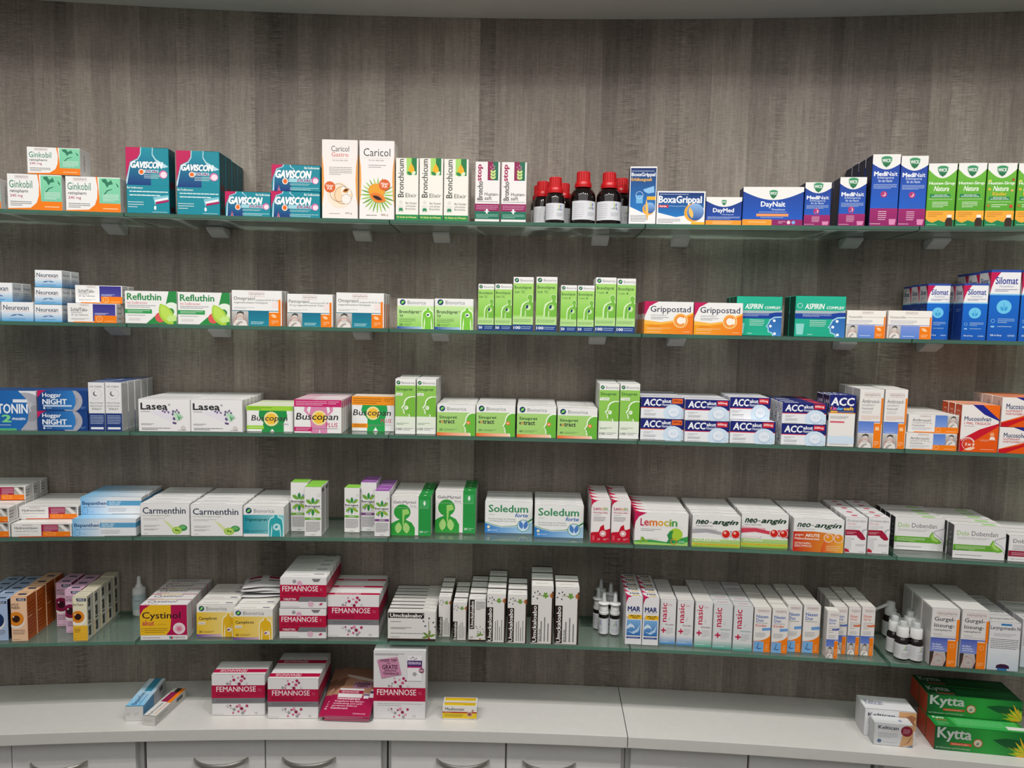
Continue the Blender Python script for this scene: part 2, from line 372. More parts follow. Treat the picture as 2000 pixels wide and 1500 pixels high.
design('ginkgo', 'white-mint carton with ginkgo leaf and orange stripe', [
    P(OR, (0, 0), (1, 0), (1, .3), (.62, .3), (.585, 1), (.555, 1), (.585, .7), (.575, .4), (.53, .2), (.42, .06), (0, .03)),
    R(.615, .25, 1, .97, V('#7cc7a6', '#84d3a8')), P('#2f7a5c', (.66, .93), (.74, .95), (.78, .85), (.84, .92), (.87, .8), (.8, .78), (.76, .7), (.72, .82), (.68, .86)),
    P('#2f7a5c', (.69, .5), (.76, .63), (.85, .67), (.85, .65), (.77, .6), (.72, .5)), P('#2f7a5c', (.92, .85), (.97, .77), (.97, .7), (.94, .76)),
    R(.575, .05, .60, .3, OR), *rp(.14, .87, .4, .95), T('Ginkobil', .04, .61, .46, .82, '#3a8a6c'), T('ratiopharm', .05, .45, .38, .57, '#3a3a40'), T('240 mg', .05, .33, .28, .43, '#b2365c'),
    L(.05, .1, .44, .25, 3, '#77777a'), L(.68, .3, .97, .52, 5, '#e9f6ee'), L(.68, .06, .95, .14, 1, '#fbd9b0')], side='#e3e1de', right=[T('ratiopharm', .3, .2, .5, .8, '#4a4a4e', 0, 0, 1)])
GT = [P('#b8d9e4', (.345, 1), (.335, .9), (.28, .83), (.1, .77), (.05, .62), (0, .5), (0, .45), (.06, .43), (.9, .43), (.9, .70), (1, .72), (.92, .75), (.7, .83), (.63, .9), (.64, 1)),
      P(V('#123a7c', '#1592a4'), (.365, 1), (.355, .89), (.29, .815), (.12, .755), (.075, .62), (.02, .43), (.88, .43), (.82, .7), (.68, .815), (.61, .89), (.62, 1))]
design('teal_tall', 'tall teal-magenta carton with blue torso', [
    P(MG, (0, 1), (.34, 1), (.33, .9), (.26, .83), (.1, .78), (.03, .6), (0, .5)), *GT, R(.58, .43, 1, .7, '#12899a'),
    T('GAVISCON', .12, .69, .86, .785, '#f4f4f4', .07, .25), R(.42, .615, .76, .665, '#a9d4de'), T('DUAL', .46, .62, .75, .66, '#a0286a', .03, .25), C(.36, .63, .07, '#f2e3d6'), C(.36, .63, .048, '#ea6a1e'),
    C(.87, .6, .1, '#c96aa0'), C(.88, .595, .075, '#f1dce8'), L(.42, .53, .8, .6, 3, '#d9edf1'), T('Bei Sodbrennen', .02, .375, .38, .405, '#eef6f7', .02), L(.07, .25, .97, .36, 2, '#d6ecef'),
    P('#7fc3cf', (.62, .25), (.98, .29), (.99, .2), (.66, .14)), P('#f0f0f2', (.66, .21), (.97, .255), (.97, .225), (.67, .18)), P('#b01a5e', (.68, .18), (.99, .22), (.99, .19), (.68, .145)), C(.665, .09, .028, '#e6f4f6', 1.8),
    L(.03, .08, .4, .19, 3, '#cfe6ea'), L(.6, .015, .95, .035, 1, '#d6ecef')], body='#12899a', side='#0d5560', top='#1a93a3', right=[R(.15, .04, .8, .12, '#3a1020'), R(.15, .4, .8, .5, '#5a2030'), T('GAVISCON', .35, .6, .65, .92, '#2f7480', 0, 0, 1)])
design('teal_flat', 'flat teal-magenta carton with blue torso', [
    P(MG, (0, 1), (.24, 1), (.22, .93), (.1, .85), (.02, .5), (0, .3)), P('#b8d9e4', (.24, 1), (.22, .92), (.1, .83), (.04, .5), (.02, 0), (.5, 0), (.5, .7), (.46, .85), (.4, .93), (.4, 1)),
    P(V('#10337a', '#1592a4'), (.26, 1), (.24, .91), (.12, .82), (.06, .5), (.05, 0), (.12, 0), (.15, .2), (.18, 0), (.55, 0), (.5, .7), (.44, .85), (.38, .92), (.38, 1)), P(MG, (.13, 0), (.15, .22), (.17, 0)),
    R(.4, 0, 1, .5, '#12899a'), T('Bei Sodbrennen', .68, .85, .99, .94, '#eef6f7', .02), T('GAVISCON', .09, .5, .82, .78, '#f6f6f6', .07, .25), R(.35, .34, .84, .48, '#9fd0dc'), T('DUAL', .53, .36, .82, .465, '#a0286a', .03, .25),
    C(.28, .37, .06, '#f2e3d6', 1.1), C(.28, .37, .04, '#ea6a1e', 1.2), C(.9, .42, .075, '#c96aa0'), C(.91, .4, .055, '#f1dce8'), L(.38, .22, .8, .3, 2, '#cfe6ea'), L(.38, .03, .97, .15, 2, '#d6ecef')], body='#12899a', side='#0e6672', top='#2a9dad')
SM = [P('#e9a04c', (0, .82), (.045, .66), (.06, .5), (.045, .3), (0, .16)), P('#e9a04c', (1, .82), (.955, .66), (.94, .5), (.955, .3), (1, .16))]
design('papaya_stomach', 'tallest white carton with papaya-stomach drawing', SM + [T('Caricol', .26, .85, .76, .92, '#4a4a4c'), T('Gastro', .27, .785, .74, .84, '#cf5a45'), R(.27, .76, .74, .762, '#c9a8a0'), T('for your daily smile.', .3, .725, .73, .748, '#66605c', 0, .2),
    L(.2, .55, .84, .66, 5, '#8d8783'), C(.5, .3, .36, '#f4e2cd'), C(.55, .3, .25, '#f2d3ae'), ('O', .47, .33, .24, .012, '#8a5a3c'), ('O', .6, .3, .24, .01, '#8a5a3c'), C(.68, .36, .14, '#f3ece4'), leaf(.58, .34, .2, .06, 25, '#d98a2a', .46), leaf(.61, .35, .14, .03, 25, '#3a1c14', .46), C(.68, .25, .14, '#efe9e4'),
    ('O', .68, .25, .13, .012, '#b0a49c'), C(.22, .4, .155, '#d9622b'), T('Natur', .12, .4, .32, .435, '#fbe9dc', .02), T('PUR', .15, .365, .29, .395, '#fbe9dc', .03), T('400 g', .65, .055, .84, .085, '#9a8f8a'), L(.2, .055, .5, .075, 1, '#a89f9a')], body='#f0e9e5', side='#e2dbd6')
design('papaya_fruit', 'tall white carton with halved papaya', SM + [T('Caricol', .12, .80, .88, .9, '#3c3c3e'), R(.12, .775, .88, .777, '#c9a8a0'), T('for your daily smile.', .27, .735, .7, .76, '#66605c', 0, .2), L(.26, .65, .76, .7, 2, '#8d8783')] +
    [leaf(.53 + .12 * math.cos(a), .31 + .055 * math.sin(a), .38, .02, math.degrees(a), ['#8cc152', '#a9d06c', '#6aa63a'][k % 3], .46) for k, a in enumerate([j * .26 for j in range(24)])] +
    [C(.5, .37, .24, '#e9a02e', .8), leaf(.28, .33, .52, .15, -22, '#ec9a34', .46), leaf(.31, .32, .46, .11, -22, '#e4782a', .46), leaf(.38, .3, .3, .05, -22, '#2a1610', .46), C(.72, .44, .16, '#d9622b'), T('Natur', .62, .44, .83, .475, '#fbe9dc', .02), T('PUR', .65, .405, .8, .435, '#fbe9dc', .03), T('400 g', .62, .045, .82, .075, '#b08a7c'), L(.2, .045, .5, .065, 1, '#a89f9a')], body='#f0ebe8', side='#e2ddd8')
design('thyme_elixir', 'narrow white-green carton with yellow drop', [R(.47, .73, .69, 1, '#a6d76c'), R(.69, .73, .92, 1, '#1e7a42'), P('#f3b31c', (.68, .92), (.8, .84), (.82, .79), (.74, .76), (.62, .76), (.55, .79), (.57, .84)),
    leaf(.7, .73, .24, .07, 150, '#2c8a46', .4), leaf(.7, .73, .22, .07, 38, '#d9ecc8', .4), T('Bronchicum', .1, .37, .35, .98, '#4a4a46', .015, 0, 1), T('Elixir', .43, .37, .92, .435, '#55554f'),
    C(.23, .29, .08, '#dcdad2'), R(.1, .13, .36, .245, '#e2e0d8'), leaf(.17, .14, .16, .05, 75, '#2c8a5a', .4), leaf(.29, .14, .16, .05, 105, '#2c8a5a', .4), T('Bei Husten', .44, .26, .92, .295, '#77776f'), T('und akuter', .44, .215, .9, .245, '#77776f'), T('Bronchitis', .44, .17, .88, .2, '#77776f'),
    R(0, 0, 1, .09, '#1f8a48'), T('Für Kinder ab 6 Monaten', .06, .035, .92, .065, '#f0e88a', .02)], body='#efece3', side='#dddad2', right=SL)
design('cough_purple_stop', 'narrow white carton with magenta-green bands', [R(.5, .69, .72, 1, '#8e2050'), R(.72, .69, .93, 1, '#1f6c50')] + [C(.7 + dx, .91 + dy, .03, '#c77a9c') for dx, dy in [(-.08, 0), (.07, .01), (0, .03), (-.02, -.03), (.06, -.025)]] +
    [leaf(.72, v, .16, .045, a, '#c8e08a', .42) for v in (.71, .76, .81) for a in (48, 132)] + [T('Broncho', .09, .36, .31, .67, '#55504f', .015, 0, 1), T('stop', .09, .68, .31, .95, '#a81c54', .03, 0, 1), T('Husten-', .39, .435, .96, .49, '#55504f'), T('saft', .39, .365, .68, .425, '#55504f'),
    L(.08, .325, .95, .345, 1, '#8a8685'), R(0, .175, 1, .3, '#94205a'), R(0, .045, 1, .175, '#1d7058'), L(.06, .2, .94, .28, 3, '#d9a8be'), L(.06, .06, .94, .13, 3, '#a8cfc2'), R(.4, .165, .58, .182, '#f2f2f2'), R(.455, .135, .525, .212, '#f2f2f2')], body='#eeeae8')
ORB = lambda u, v, r: [C(u, v, r, '#f0a830'), C(u + r * .22, v + r * .1, r * .92, V('#1c4f9c', '#8fb8e4')), leaf(u - r * .1, v - r * .9, r * 1.7, r * .22, 100, '#f6c060', 1.0)]
design('cold_syrup_blue', 'upright blue-white carton pouring a measuring cup', [P(V('#1a78c4', '#0d2a66'), (.03, .3), (.5, .2), (.97, .3), (.97, .97), (.03, .97)), L(.06, .905, .9, .93, 1, '#c9d9ee'), T('BoxaGrippal', .06, .81, .93, .89, '#f4f6f8', .03), T('Erkältungssaft', .06, .73, .82, .8, '#f0b440', .03),
    P('#8fc0e8', (.5, .6), (.9, .66), (.92, .55), (.7, .53), (.56, .56)), R(.25, .36, .5, .5, '#6fb0e0'), ('O', .37, .5, .13, .012, '#d6e8f6'), R(.65, .42, .97, .48, '#f0b430'), *ORB(.72, .26, .22), L(.06, .04, .7, .16, 5, '#77777c')], body='#eeeeee', side='#1a2c55')
design('cold_forte_wide', 'wide blue-white carton with golden sphere', [P(V('#1878c4', '#0d2a6c'), (.03, .35), (.4, .22), (.7, .3), (.97, .5), (.97, .95), (.03, .95)), L(.05, .88, .65, .92, 1, '#c9d9ee'), T('BoxaGrippal', .04, .58, .92, .85, '#f4f6f8', .035), R(.03, .5, .24, .58, '#cc2030'), T('forte', .06, .52, .2, .57, '#f6f6f6', .03), T('Erkältungstabletten', .26, .52, .6, .57, '#a8c8e8'),
    *ORB(.76, .36, .19), L(.03, .04, .5, .18, 3, '#77777c'), R(.72, .0, 1, .08, '#f0b430')], body='#eeeeee', side='#dddddd')
design('day_capsules', 'small blue carton with orange strip, white arch', wick(.78, .125, .86, .21, .81) + [T('DayMed', .2, .41, .78, .6, '#f4f6f8', .03), T('Hartkapseln', .45, .34, .78, .4, '#cfdcf0'), L(.05, .2, .95, .31, 3, '#c9d6ee'), R(0, 0, 1, .17, '#ee9a2c'), L(.2, .03, .75, .14, 3, '#f9d8a8')], body=V('#1a4fb0', '#16307c'), side='#1b2f66')
design('daynight_tablets', 'wide blue carton with orange-purple strip, white arch', wick(.64, .12, .88, .22, .82) + [T('DayNait', .3, .45, .7, .62, '#f4f6f8', .03), T('Filmtabletten', .48, .39, .7, .44, '#cfdcf0'), L(.27, .33, .73, .365, 1, '#c9d6ee'), R(.23, .235, .76, .305, '#ee9a5c'), L(.3, .19, .68, .22, 1, '#c9d6ee'), R(0, 0, .49, .155, '#ee9a2c'), R(.49, 0, 1, .155, '#8c1f62'), L(.1, .06, .4, .11, 1, '#f9d8a8'), L(.6, .05, .72, .12, 2, '#e8c8da'), C(.77, .08, .03, '#e8c8da'), C(.85, .08, .03, '#7fa8e0')], body=V('#1a5cc4', '#183a90'), side='#1b2f66')
def med(asp, small):
    k = (.61, .69, .55, .595, .5, .54, .39, .48, .33, .25) if small else (.70, .76, .655, .69, .615, .65, .52, .59, .445, .25)
    return (wick(asp, .32, .87, .12, .89) if small else wick(asp, .34, .87, .08, .905)) + [T('Medi', .08, k[0], .52, k[1], '#f4f6f8', .045), T('Nait', .54, k[0], .92, k[1], '#f4f6f8', .01), T('Erkältungssirup', .2, k[2], .8, k[3], '#d6e2f4', .01), T('für die Nacht', .24, k[4], .74, k[5], '#d6e2f4', .01), L(.08, k[6], .92, k[7], 4, '#bfcfe8'), C(.47, k[8], .12, '#b03070'), C(.47, k[8], .075, '#e9b8cc'), C(.44, k[8] + .008, .06, '#b03070'), R(0, 0, 1, k[9], V('#8a1c60', '#9c2068')), L(.3, .08, .6, .22, 5, '#ecc8dc'), P('#d98ab4', (.72, .02), (.92, .02), (.96, .1), (.7, .1)), L(.02, .02, .4, .045, 1, '#ecc8dc')] + [P('#2f5cb4', (.4 + q * .13, .265), (.45 + q * .13, .265), (.51 + q * .13, .295), (.45 + q * .13, .325), (.4 + q * .13, .325), (.46 + q * .13, .295)) for q in range(4)]
design('night_syrup_small', 'small blue-purple syrup carton with white arch', med(1.75, 1), body=V('#1c62c8', '#1a348c'), side='#20243c', left=[L(.1, .1, .9, .95, 16, '#4a4e68')], right=SL)
design('night_syrup_big', 'tall blue-purple syrup carton with white arch', med(2.65, 0), body=V('#1a66d0', '#1c3894'), side='#1e2238', left=[L(.1, .1, .9, .95, 20, '#44485f')])
def hus(k): 
    o = wick(2.3, .33, .905, .14, .885) + [T('Husten-Sirup', .05, .65, .95, .71, '#f4f8ee', .02), T('Natura', .22, .562, .75, .64, '#f4f8ee', .02, .3), R(.1, .46 if not k else .42, .82, .515 if not k else .47, '#1c8050'), T('REIZHUSTEN UND', .25, .49 if not k else .448, .7, .507 if not k else .465, '#e4f2e8', .02), T('PRODUKTIVER HUSTEN', .16, .466 if not k else .424, .78, .483 if not k else .442, '#e4f2e8', .02), L(.05, .425 if not k else .38, .9, .44 if not k else .4, 1, '#dff0d0'), L(.2, .3, .75, .4 if not k else .36, 4 if not k else 2, '#eef6e4'),
        P('#1c8050', (0, 0), (1, 0), (1, .1), (.85, .12), (.65, .07), (.45, .1), (.25, .05), (.1, .1), (0, .12)), P('#f3a93a', (0, .12), (.1, .08), (.25, .06), (.45, .1), (.65, .07), (.85, .12), (1, .1), (1, .25), (0, .25)), L(.08, .15, .6, .23, 3, '#a87020'),
        R(.7, .0, .95, .1, '#3a2620'), P('#3a2620', (.7, .1), (.76, .14), (.9, .14), (.95, .1)), R(.75, .14, .91, .185, '#eeeeea'), L(.05, .02, .4, .04, 1, '#bfe0cc')]
    if k: o += [T('Kinder', .22, .49, .7, .545, '#f0c040', .02), C(.1, .59, .05, '#d9b83a'), C(.88, .57, .045, '#e8b070'), C(.1, .33, .06, '#a0842c'), C(.88, .32, .06, '#cc4030'), leaf(.02, .71, .14, .03, 20, '#d8e060', .5), C(.9, .74, .05, '#b0502c')]
    return o
design('herb_syrup', 'green-orange syrup carton with brown bottle picture', hus(0), body=V('#4c9c2c', '#6fb83a'), side='#2f5c2c')
design('herb_syrup_kids', 'green-orange syrup carton with childlike fruit print', hus(1), body=V('#4c9c2c', '#6fb83a'), side='#2f5c2c')

design('gull_tablets', 'small white-blue cubical carton with gull outline', [R(0, 0, 1, .55, V('#4aa4d8', '#ebeef0')), T('Neurexan', .07, .58, .86, .83, '#2c3a52', .01), R(.07, .52, .9, .535, '#d9968c'), R(.35, .42, .62, .43, '#b8a8a8'), leaf(.28, .28, .24, .03, 18, '#3c6a9c', 1.0), leaf(.7, .3, .22, .03, 165, '#3c6a9c', 1.0), L(.25, .1, .75, .17, 1, '#3c7cb4')], body='#eceef0', side='#d9dde0', right=[R(0, 0, 1, .5, V('#2f78b0', '#d0d8dc')), T('Neurexan', .15, .65, .85, .8, '#46506a'), L(.15, .2, .7, .5, 3, '#6a7c94')])
design('sleep_tablets', 'flat white-violet-orange tablet carton', [*rp(.25, .84, .45, .95), T('SchlafTabs-', .07, .58, .42, .76, '#44464c', .01), T('ratiopharm', .08, .46, .3, .56, '#5a5c62'), T('25 mg Tabletten', .08, .33, .42, .44, '#44464c'), L(.08, .12, .44, .24, 2, '#8c8c90'), R(.52, .38, .98, .96, V('#4a4a9c', '#3a3488')), L(.56, .4, .84, .52, 2, '#eceef4'), R(.55, .0, 1, .38, OR), R(.12, 0, .6, .05, OR), R(.52, .08, .55, .38, '#3a3488'), ('O', .65, .2, .055, .008, '#fbd9b0'), R(.648, .13, .654, .27, '#fbd9b0'), L(.76, .06, .96, .12, 1, '#fbd9b0')], side='#d4d2d0', right=[L(.2, .1, .8, .9, 3, '#9a9a9a')])
design('reflux_gum', 'white-green carton with cactus-like green slice', [P('#2c8c46', (.85, 1), (1, 1), (1, 0), (.4, 0), (.62, .3), (.78, .55)), T('Refluthin', .05, .72, .7, .92, '#2f8a4c', .03), T('bei Sodbrennen', .05, .6, .43, .68, '#d0506a'), L(.05, .48, .6, .58, 2, '#77777a'), R(.0, .31, .52, .44, '#2f9a50'), L(.05, .335, .48, .42, 2, '#e8f4e8'), L(.05, .23, .4, .28, 1, '#8c8c8c'), R(.07, .09, .3, .17, '#dcd8d4'), C(.68, .2, .1, '#dc5a5a', 1.0), C(.9, .42, .16, '#e6efe0'), C(.88, .38, .07, '#3c8a4c'), leaf(.68, .62, .5, .13, -62, '#a8d044', 1.5), leaf(.7, .58, .4, .09, -62, '#bede5c', 1.5), P('#c4e88a', (.8, .18), (.9, .32), (.9, .26), (.99, .28), (.99, .1), (.84, .08))], side='#dcdad6')
def ome(t, l2): return [*rp(.33, .83, .66, .95), T(t, .04, .69, .46 if t[0] == 'O' else .48, .82, '#3a3a40'), T('-ratiopharm® SK 20 mg' if t[0] == 'O' else '-ratiopharm® SK', .47, .69, .92, .755, '#66666a'), T(l2, .05, .61, .72 if t[0] == 'O' else .88, .68, '#5c5c62'), L(.05, .47, .45, .53, 2, '#a0a0a2'), R(0, .41, .93, .43, '#2a7c90'), R(.93, .0, .975, .75, OR), R(.8, .52, .93, .68, '#efe0dc'), *photo(0, .0, .33, .41), R(.33, 0, .74, .41, V('#1f8a9c', '#1a6f8c')), L(.38, .04, .64, .13, 2, '#e0f0f2'), R(.74, 0, .975, .38, OR), leaf(.78, .32, .13, .035, -25, '#f8c896', 1.3), L(.79, .06, .93, .17, 3, '#fbd9b0')]
design('teal_photo_caps', 'white carton with teal-orange lower photo strip', ome('Omeprazol', 'magensaftresistente Hartkapseln'), side='#d8d6d3', right=[T('ratiopharm', .3, .5, .65, .9, '#77777a', 0, 0, 1), R(0, 0, .35, .7, OR)])
design('teal_photo_tabs', 'lower white carton with pale teal photo strip', ome('Pantoprazol', '20 mg magensaftresistente Tabletten'), side='#d8d6d3')
design('torso_tablets', 'squat white-green carton with headless torso', [R(0, 0, 1, .76, V('#8ed050', '#c8e8a8')), *bio(.07, .78, .78, .97, .82), T('Bronchipret', .06, .48, .6, .62, '#1f3a2c', .02), T('®', .62, .55, .66, .61, '#1f3a2c'), T('TP', .06, .38, .16, .46, '#1f3a2c', .02), L(.06, .21, .5, .35, 4, '#4a7a3c'), T('20', .06, .1, .15, .18, '#1f3a2c', .02), L(.18, .1, .42, .18, 2, '#4a7a3c'), R(0, 0, .68, .08, U('#1f4aa0', '#a8cce0')), *torso(.68, 1, .72, '#7cc840'), C(.85, .47, .06, '#e8f6d8'), leaf(.81, .44, .09, .03, 48, '#123a63', .9)], side='#e0e4dc')
def bronch(sub, num, asp): return [R(0, .12, 1, .88, V('#9cd468', '#a4d66c')), R(0, .3, 1, .62, V('#86c848', '#9cd468')), *bio(.06, .9, .95, .975, asp), T('Bronchipret', .06, .76, .9, .835, '#2c5a34', .01), T(sub, .06, .70, .56 if sub[0] == 'S' else .6, .745, '#3c6a44'), C(.84, .625, .15, '#dff2ca', 1.1), P('#dff2ca', (.36, .12), (.38, .42), (.44, .5), (.6, .545), (.74, .56), (.74, .6), (.94, .6), (.96, .56), (1, .55), (1, .12)), C(.84, .625, .13, '#78ba44', 1.1), P('#78ba44', (.42, .12), (.44, .41), (.5, .48), (.64, .53), (.78, .545), (.78, .6), (.92, .6), (.94, .545), (1, .53), (1, .12)), P('#cfe8b4', (.56, .12), (.6, .38), (.64, .38), (.64, .12)), C(.74, .44, .15, '#b4dc8c'), C(.74, .44, .1, '#d4ecb8'), leaf(.64, .415, .18, .06, 52, '#123a63', .5), R(0, .12, 1, .27, '#b6de90'), L(.05, .16, .9, .22, 3, '#5a8a4c'), R(0, 0, 1, .12, '#1c4080'), T(num, .05, .035, .05 + .11 * len(num), .09, '#eef2f8', .03), L(.42, .03, .92, .095, 2, '#b8cae4')]
design('torso_syrup_short', 'short slim white-green torso syrup carton', bronch('Saft TE', '50', 2.9), side='#dfe4d8', left=SL, right=SL)
design('torso_syrup_tall', 'tall slim white-green torso syrup carton', bronch('Saft TE', '100', 2.8), side='#dfe4d8', left=SL, right=SL)
design('torso_drops_short', 'short slim white-green torso drops carton', bronch('Tropfen ♦', '50', 2.9), side='#dfe4d8', left=SL, right=SL)
design('torso_drops_tall', 'tall slim white-green torso drops carton', bronch('Tropfen ♦', '100', 2.8), side='#dfe4d8', left=SL, right=SL)
design('vitamin_c_orange', 'white-orange carton with magenta corner and C', [P(U('#f0a020', '#ee7a1e'), (0, 0), (1, 0), (1, .68), (.85, .58), (.6, .42), (.35, .36), (0, .42)), P('#f6b848', (0, .42), (.35, .36), (.6, .42), (.85, .58), (1, .68), (1, .62), (.8, .5), (.55, .34), (.3, .28), (0, .3)), P(MG, (0, 1), (.28, 1), (.1, .85), (.02, .6), (0, .5)), T('Grippostad', .12, .62, .94, .86, '#3c3c54', .01), T('HARTKAPSELN', .13, .55, .45, .6, '#a09a9c'), L(.13, .44, .5, .53, 2, '#77777a'), C(.74, .42, .15, '#f8d8a0'), C(.74, .42, .135, '#f0a030'), C(.74, .42, .11, '#f6efe4'), ('A', .74, .42, .075, .032, '#f08a1c', 40, 320), R(.1, .22, .32, .28, '#e88a1c'), L(.05, .12, .55, .2, 2, '#fbe0b4'), L(.05, .04, .35, .08, 1, '#fbe6c8'), L(.8, .05, .94, .1, 1, '#fbd9b0')], side='#e2ddda', left=[R(0, .62, 1, 1, '#b8365c'), R(0, 0, 1, .45, '#f0a040')])
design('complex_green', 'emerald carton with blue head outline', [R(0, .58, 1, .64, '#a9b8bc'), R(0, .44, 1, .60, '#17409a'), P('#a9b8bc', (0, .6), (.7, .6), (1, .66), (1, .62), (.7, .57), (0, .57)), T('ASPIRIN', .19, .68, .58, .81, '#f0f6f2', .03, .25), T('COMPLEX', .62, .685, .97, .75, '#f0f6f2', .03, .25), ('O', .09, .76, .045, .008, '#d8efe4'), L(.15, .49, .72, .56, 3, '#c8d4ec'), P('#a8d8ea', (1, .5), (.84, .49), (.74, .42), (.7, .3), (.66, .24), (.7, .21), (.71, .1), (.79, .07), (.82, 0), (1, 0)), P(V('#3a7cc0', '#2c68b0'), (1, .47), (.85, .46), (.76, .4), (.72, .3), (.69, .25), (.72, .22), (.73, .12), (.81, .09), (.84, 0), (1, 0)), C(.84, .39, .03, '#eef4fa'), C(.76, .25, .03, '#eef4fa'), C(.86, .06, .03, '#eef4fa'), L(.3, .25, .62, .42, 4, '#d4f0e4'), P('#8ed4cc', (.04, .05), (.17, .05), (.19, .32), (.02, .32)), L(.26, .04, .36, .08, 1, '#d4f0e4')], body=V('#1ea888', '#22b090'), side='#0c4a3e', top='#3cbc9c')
design('blue_photo_cough', 'low white-blue-orange carton with photo strip', [*rp(.38, .86, .68, .96), T('Hustenstiller', .05, .72, .42, .8, '#77777a'), L(.44, .73, .94, .78, 1, '#b0b0b2'), L(.05, .52, .66, .66, 3, '#9aa0b8'), R(0, .47, .95, .49, '#6a7cc4'), R(.95, .0, .985, .78, OR), *photo(.02, .02, .3, .46, '#c8c4c2', '#a09a96'), R(.3, 0, .73, .46, V('#5a84d0', '#7a92d8')), L(.35, .06, .62, .12, 1, '#d8e2f4'), R(.73, 0, .985, .44, OR), leaf(.77, .38, .15, .035, -28, '#f8c896', 1.5), L(.77, .06, .93, .17, 2, '#fbd9b0')], body='#eeeae2', side='#dedad4', right=[R(0, 0, .5, .8, OR)])
def silo(num): return [R(0, 0, 1, .655, V('#1458b4', '#1268c8')), R(0, .645, 1, .665, '#8cc8e8'), R(0, .965, 1, 1, '#2c4ca0'), P('#c01450', (0, .965), (.32, .965), (.12, .85), (.04, .75), (0, .66)), T('Silomat', .16, .8, .9, .9, '#2f3f94', .02), T('Hustenlöser', .3, .755, .78, .785, '#9aa0b4'), L(.16, .69, .92, .735, 2, '#66688c'), C(.5, .48, .25, '#6cc4ea'), leaf(.47, .42, .2, .05, 110, '#3a9cd4', .36), leaf(.53, .42, .2, .05, 70, '#3a9cd4', .36), R(.49, .47, .51, .53, '#3a9cd4'), C(.16, .28, .07, '#8cc0ea'), C(.16, .28, .055, '#1660be'), L(.32, .25, .88, .32, 3, '#b4d4f0'), C(.16, .2, .07, '#8cc0ea', .5), L(.32, .19, .8, .215, 1, '#b4d4f0'), T(num, .1, .06, .48, .09, '#e4eefa', .02), C(.8, .075, .13, '#8cb8e4', .45), C(.8, .075, .12, '#1458b4', .45), L(.71, .06, .9, .09, 1, '#d4e4f6')]
SIL = [R(0, 0, 1, .655, '#123c8c'), R(0, .645, 1, .665, '#7cb0cc'), R(0, .965, 1, 1, '#2c4ca0'), P('#b01448', (1, .965), (.7, .965), (.9, .85), (.97, .75), (1, .66)), T('Silomat', .14, .8, .8, .89, '#34406c', .02), L(.2, .7, .7, .78, 3, '#8c90a4'), L(.2, .5, .8, .56, 2, '#7c98cc')]
design('lung_syrup_short', 'shorter blue-white syrup carton with lung disc', silo('100 ml Sirup'), body='#e8e8ea', side='#d0d0d4', left=SIL)
design('lung_syrup_tall', 'taller blue-white syrup carton with lung disc', silo('250 ml Sirup'), body='#e8e8ea', side='#d0d0d4', left=SIL)

moon = lambda u, v, r: [C(u, v, r, '#a8a8b2'), C(u - r * .1, v + r * .2, r * .55, '#b9b8c0'), C(u + r * .3, v - r * .35, r * .25, '#94949e'), C(u + r * .45, v + r * .3, r * .18, '#98989f')]
design('moon_melatonin', 'large white-blue carton with full moon', moon(.83, .45, .31) + [P(U('#1c5a9c', '#1f6ab4'), (0, .0), (.76, 0), (.86, .2), (.89, .5), (.85, .8), (.74, 1), (0, 1)), R(0, 0, .7, .035, '#52b878'), T('MELATONIN', .1, .42, .87, .66, '#eef2f6', .03), R(.66, .7, .87, .78, '#dfe6ee'), T('2', .5, .2, .62, .38, '#7cd48a', .05), T('PHASEN-', .64, .25, .84, .31, '#eef2f6', .03, .3), C(.36, .26, .04, '#d0dcec'), L(.45, .1, .62, .15, 1, '#c0d4ea')], body='#e2e2e8', top='#24508c', side='#d8d8de')
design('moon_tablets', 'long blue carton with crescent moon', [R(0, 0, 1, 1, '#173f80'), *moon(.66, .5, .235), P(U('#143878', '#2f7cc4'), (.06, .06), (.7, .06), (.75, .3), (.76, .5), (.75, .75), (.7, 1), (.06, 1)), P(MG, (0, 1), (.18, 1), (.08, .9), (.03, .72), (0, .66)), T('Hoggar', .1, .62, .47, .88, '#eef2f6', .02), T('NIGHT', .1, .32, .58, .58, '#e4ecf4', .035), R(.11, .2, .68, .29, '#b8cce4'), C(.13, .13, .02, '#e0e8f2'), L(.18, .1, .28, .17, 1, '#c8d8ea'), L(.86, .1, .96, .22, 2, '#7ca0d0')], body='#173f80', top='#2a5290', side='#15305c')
design('spray_moon_ring', 'slim white-navy carton with ringed crescent', [R(0, 0, 1, .365, '#1f3a78'), T('DR.THEISS', .12, .895, .86, .925, '#77797e', .02), ('A', .5, .76, .33, .012, '#9a9aa0', 200, 520), C(.46, .765, .16, '#6a6c72'), C(.53, .775, .14, '#e2e2e2'), T('MELATONIN', .1, .56, .9, .59, '#86888e', .01), T('EINSCHLAF-', .11, .5, .9, .53, '#86888e', .01), T('SPRAY', .2, .43, .82, .475, '#86888e', .01), L(.1, .14, .92, .33, 6, '#c4cfe6'), R(.12, .035, .9, .08, '#dfe4ee')], body='#e2e2e2', top='#2c4a84', side='#c9c9c9', tops=[L(.1, .2, .9, .5, 1, '#c8d2e4')], right=[L(.1, .04, .9, .96, 26, '#9c9c9e')])
LAV = [leaf(.45 + k * .05, .62 - (k % 2) * .05, .05, .018, 20 + 40 * (k % 4), '#6a5a84', 1.6) for k in range(8)] + [leaf(.66 + (k % 2) * .03, .6 - k * .05, .05, .02, -40 + 60 * (k % 3), '#5c4c78', 1.6) for k in range(8)] + [leaf(.68, .6, .22, .03, a, c, 1.4) for a, c in ((-42, '#7cb48c'), (-55, '#5aa86c'), (-30, '#a8d0b0'), (-66, '#c2dcc8'))]
